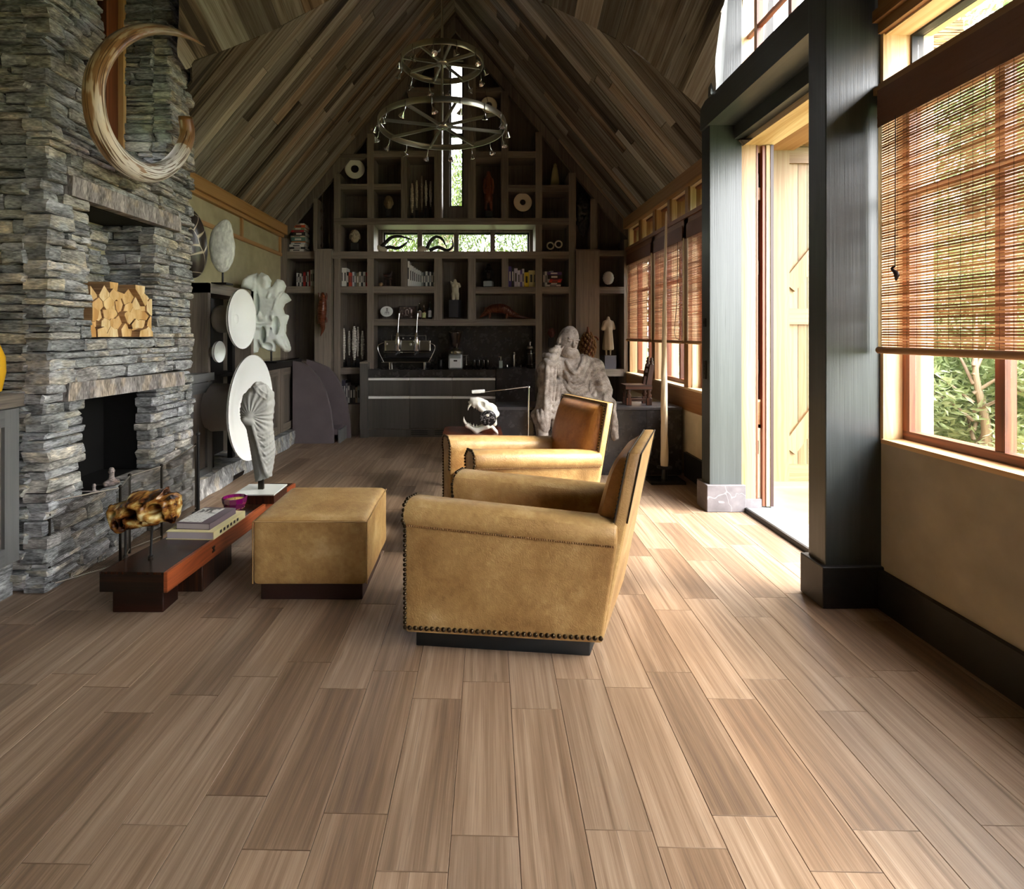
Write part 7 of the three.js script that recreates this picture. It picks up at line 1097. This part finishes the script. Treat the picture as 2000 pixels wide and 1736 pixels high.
plant('garden_shrub', 'low rounded bush at the foot of the near window view', 'shrub', 4.9, -5.9, 1.0, [0.8, 0.15], 7000, 0.09, [GREEN[1], GREEN[0], GREEN[3]]);
plant('garden_shrub', 'tall green shrub at the right edge outside the near window', 'shrub', 5.5, -5.5, 2.5, [0.9, 0.6], 9000, 0.11, BR);
plant('garden_tree', 'tall tree whose branches show through the near clerestory', 'tree', 7.5, -8.0, 6.8, [2.0, 2.2], 14000, 0.15, [GREEN[0], GREEN[1], GREEN[3]]);
plant('garden_tree', 'broad tree seen dimly behind the big reed blind', 'tree', 8.6, -8.6, 5.4, [2.3, 1.4], 9000, 0.17, BR);
plant('garden_tree', 'tree beyond the right edge of the near window', 'tree', 7.2, -6.2, 5.2, [1.8, 1.6], 12000, 0.15, [GREEN[0], GREEN[1], GREEN[2]]);
plant('cypress', 'dark conifer visible under the blind of the middle far window', 'tree', 4.7, -12.2, 4.2, [0.65, 0.3], 7000, 0.07, DK);
plant('garden_tree', 'tree behind the tall slit window in the gable', 'tree', -0.8, -14.5, 7.0, [1.6, 3.4], 14000, 0.14, BACKG);
plant('garden_tree', 'leafy tree behind the left panes of the row window', 'tree', -2.3, -12.5, 5.0, [1.7, 1.2], 12000, 0.13, BACKG);
plant('garden_tree', 'leafy tree behind the right panes of the row window', 'tree', 1.4, -13.0, 4.8, [1.8, 1.2], 12000, 0.13, BACKG);
plant('hedge_plant', 'dark evergreen close outside the slot window in the chimney', 'shrub', -4.1, -5.2, 5.2, [0.9, 1.0], 6000, 0.1, DK);

{ // tall hedges that close the garden
  const hedge = (label, x0, x1, z0, z1, h, n, size, gm) => {
    const o = thing('garden_hedge', label, 'hedge', [(x0 + x1) / 2, -0.08, (z0 + z1) / 2]), mm = new THREE.Matrix4(), W = x1 - x0, L = z1 - z0;
    for (let i = 0; i < 9; i++) { const a = W > L ? (i - 4) / 9 * W : 0, b = W > L ? 0 : (i - 4) / 9 * L; mesh('trunk', taper([V(a, 0, b), V(a + rr(-0.2, 0.2), h * 0.4, b), V(a, h * 0.8, b + rr(-0.2, 0.2))], [0.12, 0.09, 0.03], 8, 7), BARK, o); }
    gm.forEach((g) => { const im = new THREE.InstancedMesh(LEAF, g, n); im.name = 'foliage'; im.castShadow = im.receiveShadow = true; for (let i = 0; i < n; i++) { const u = rr(-0.5, 0.5), v = rr(-0.5, 0.5), lump = 0.75 + 0.5 * n3((u * W + 50) * 0.7, (v * L + 50) * 0.7, 3), s = size * rr(0.7, 1.3); mm.compose(V(u * W, h * lump * Math.pow(rnd(), 0.8), v * L), new THREE.Quaternion().setFromEuler(new THREE.Euler(rr(0.4, 2.6), rr(0, 6.28), rr(-0.6, 0.6))), V(s, s, s)); im.setMatrixAt(i, mm); } stuff(im); o.add(im); });
  };
  hedge('tall pale green hedge across the garden behind the right windows', 10.5, 12.5, -16, 3, 4.3, 11000, 0.24, [GREEN[1], GREEN[3], GREEN[0]]);
  hedge('tall green hedge behind the row of small gable windows', -7, 7, -18, -16.5, 5.2, 11000, 0.22, BACKG);
}
renderer.render(scene, camera);
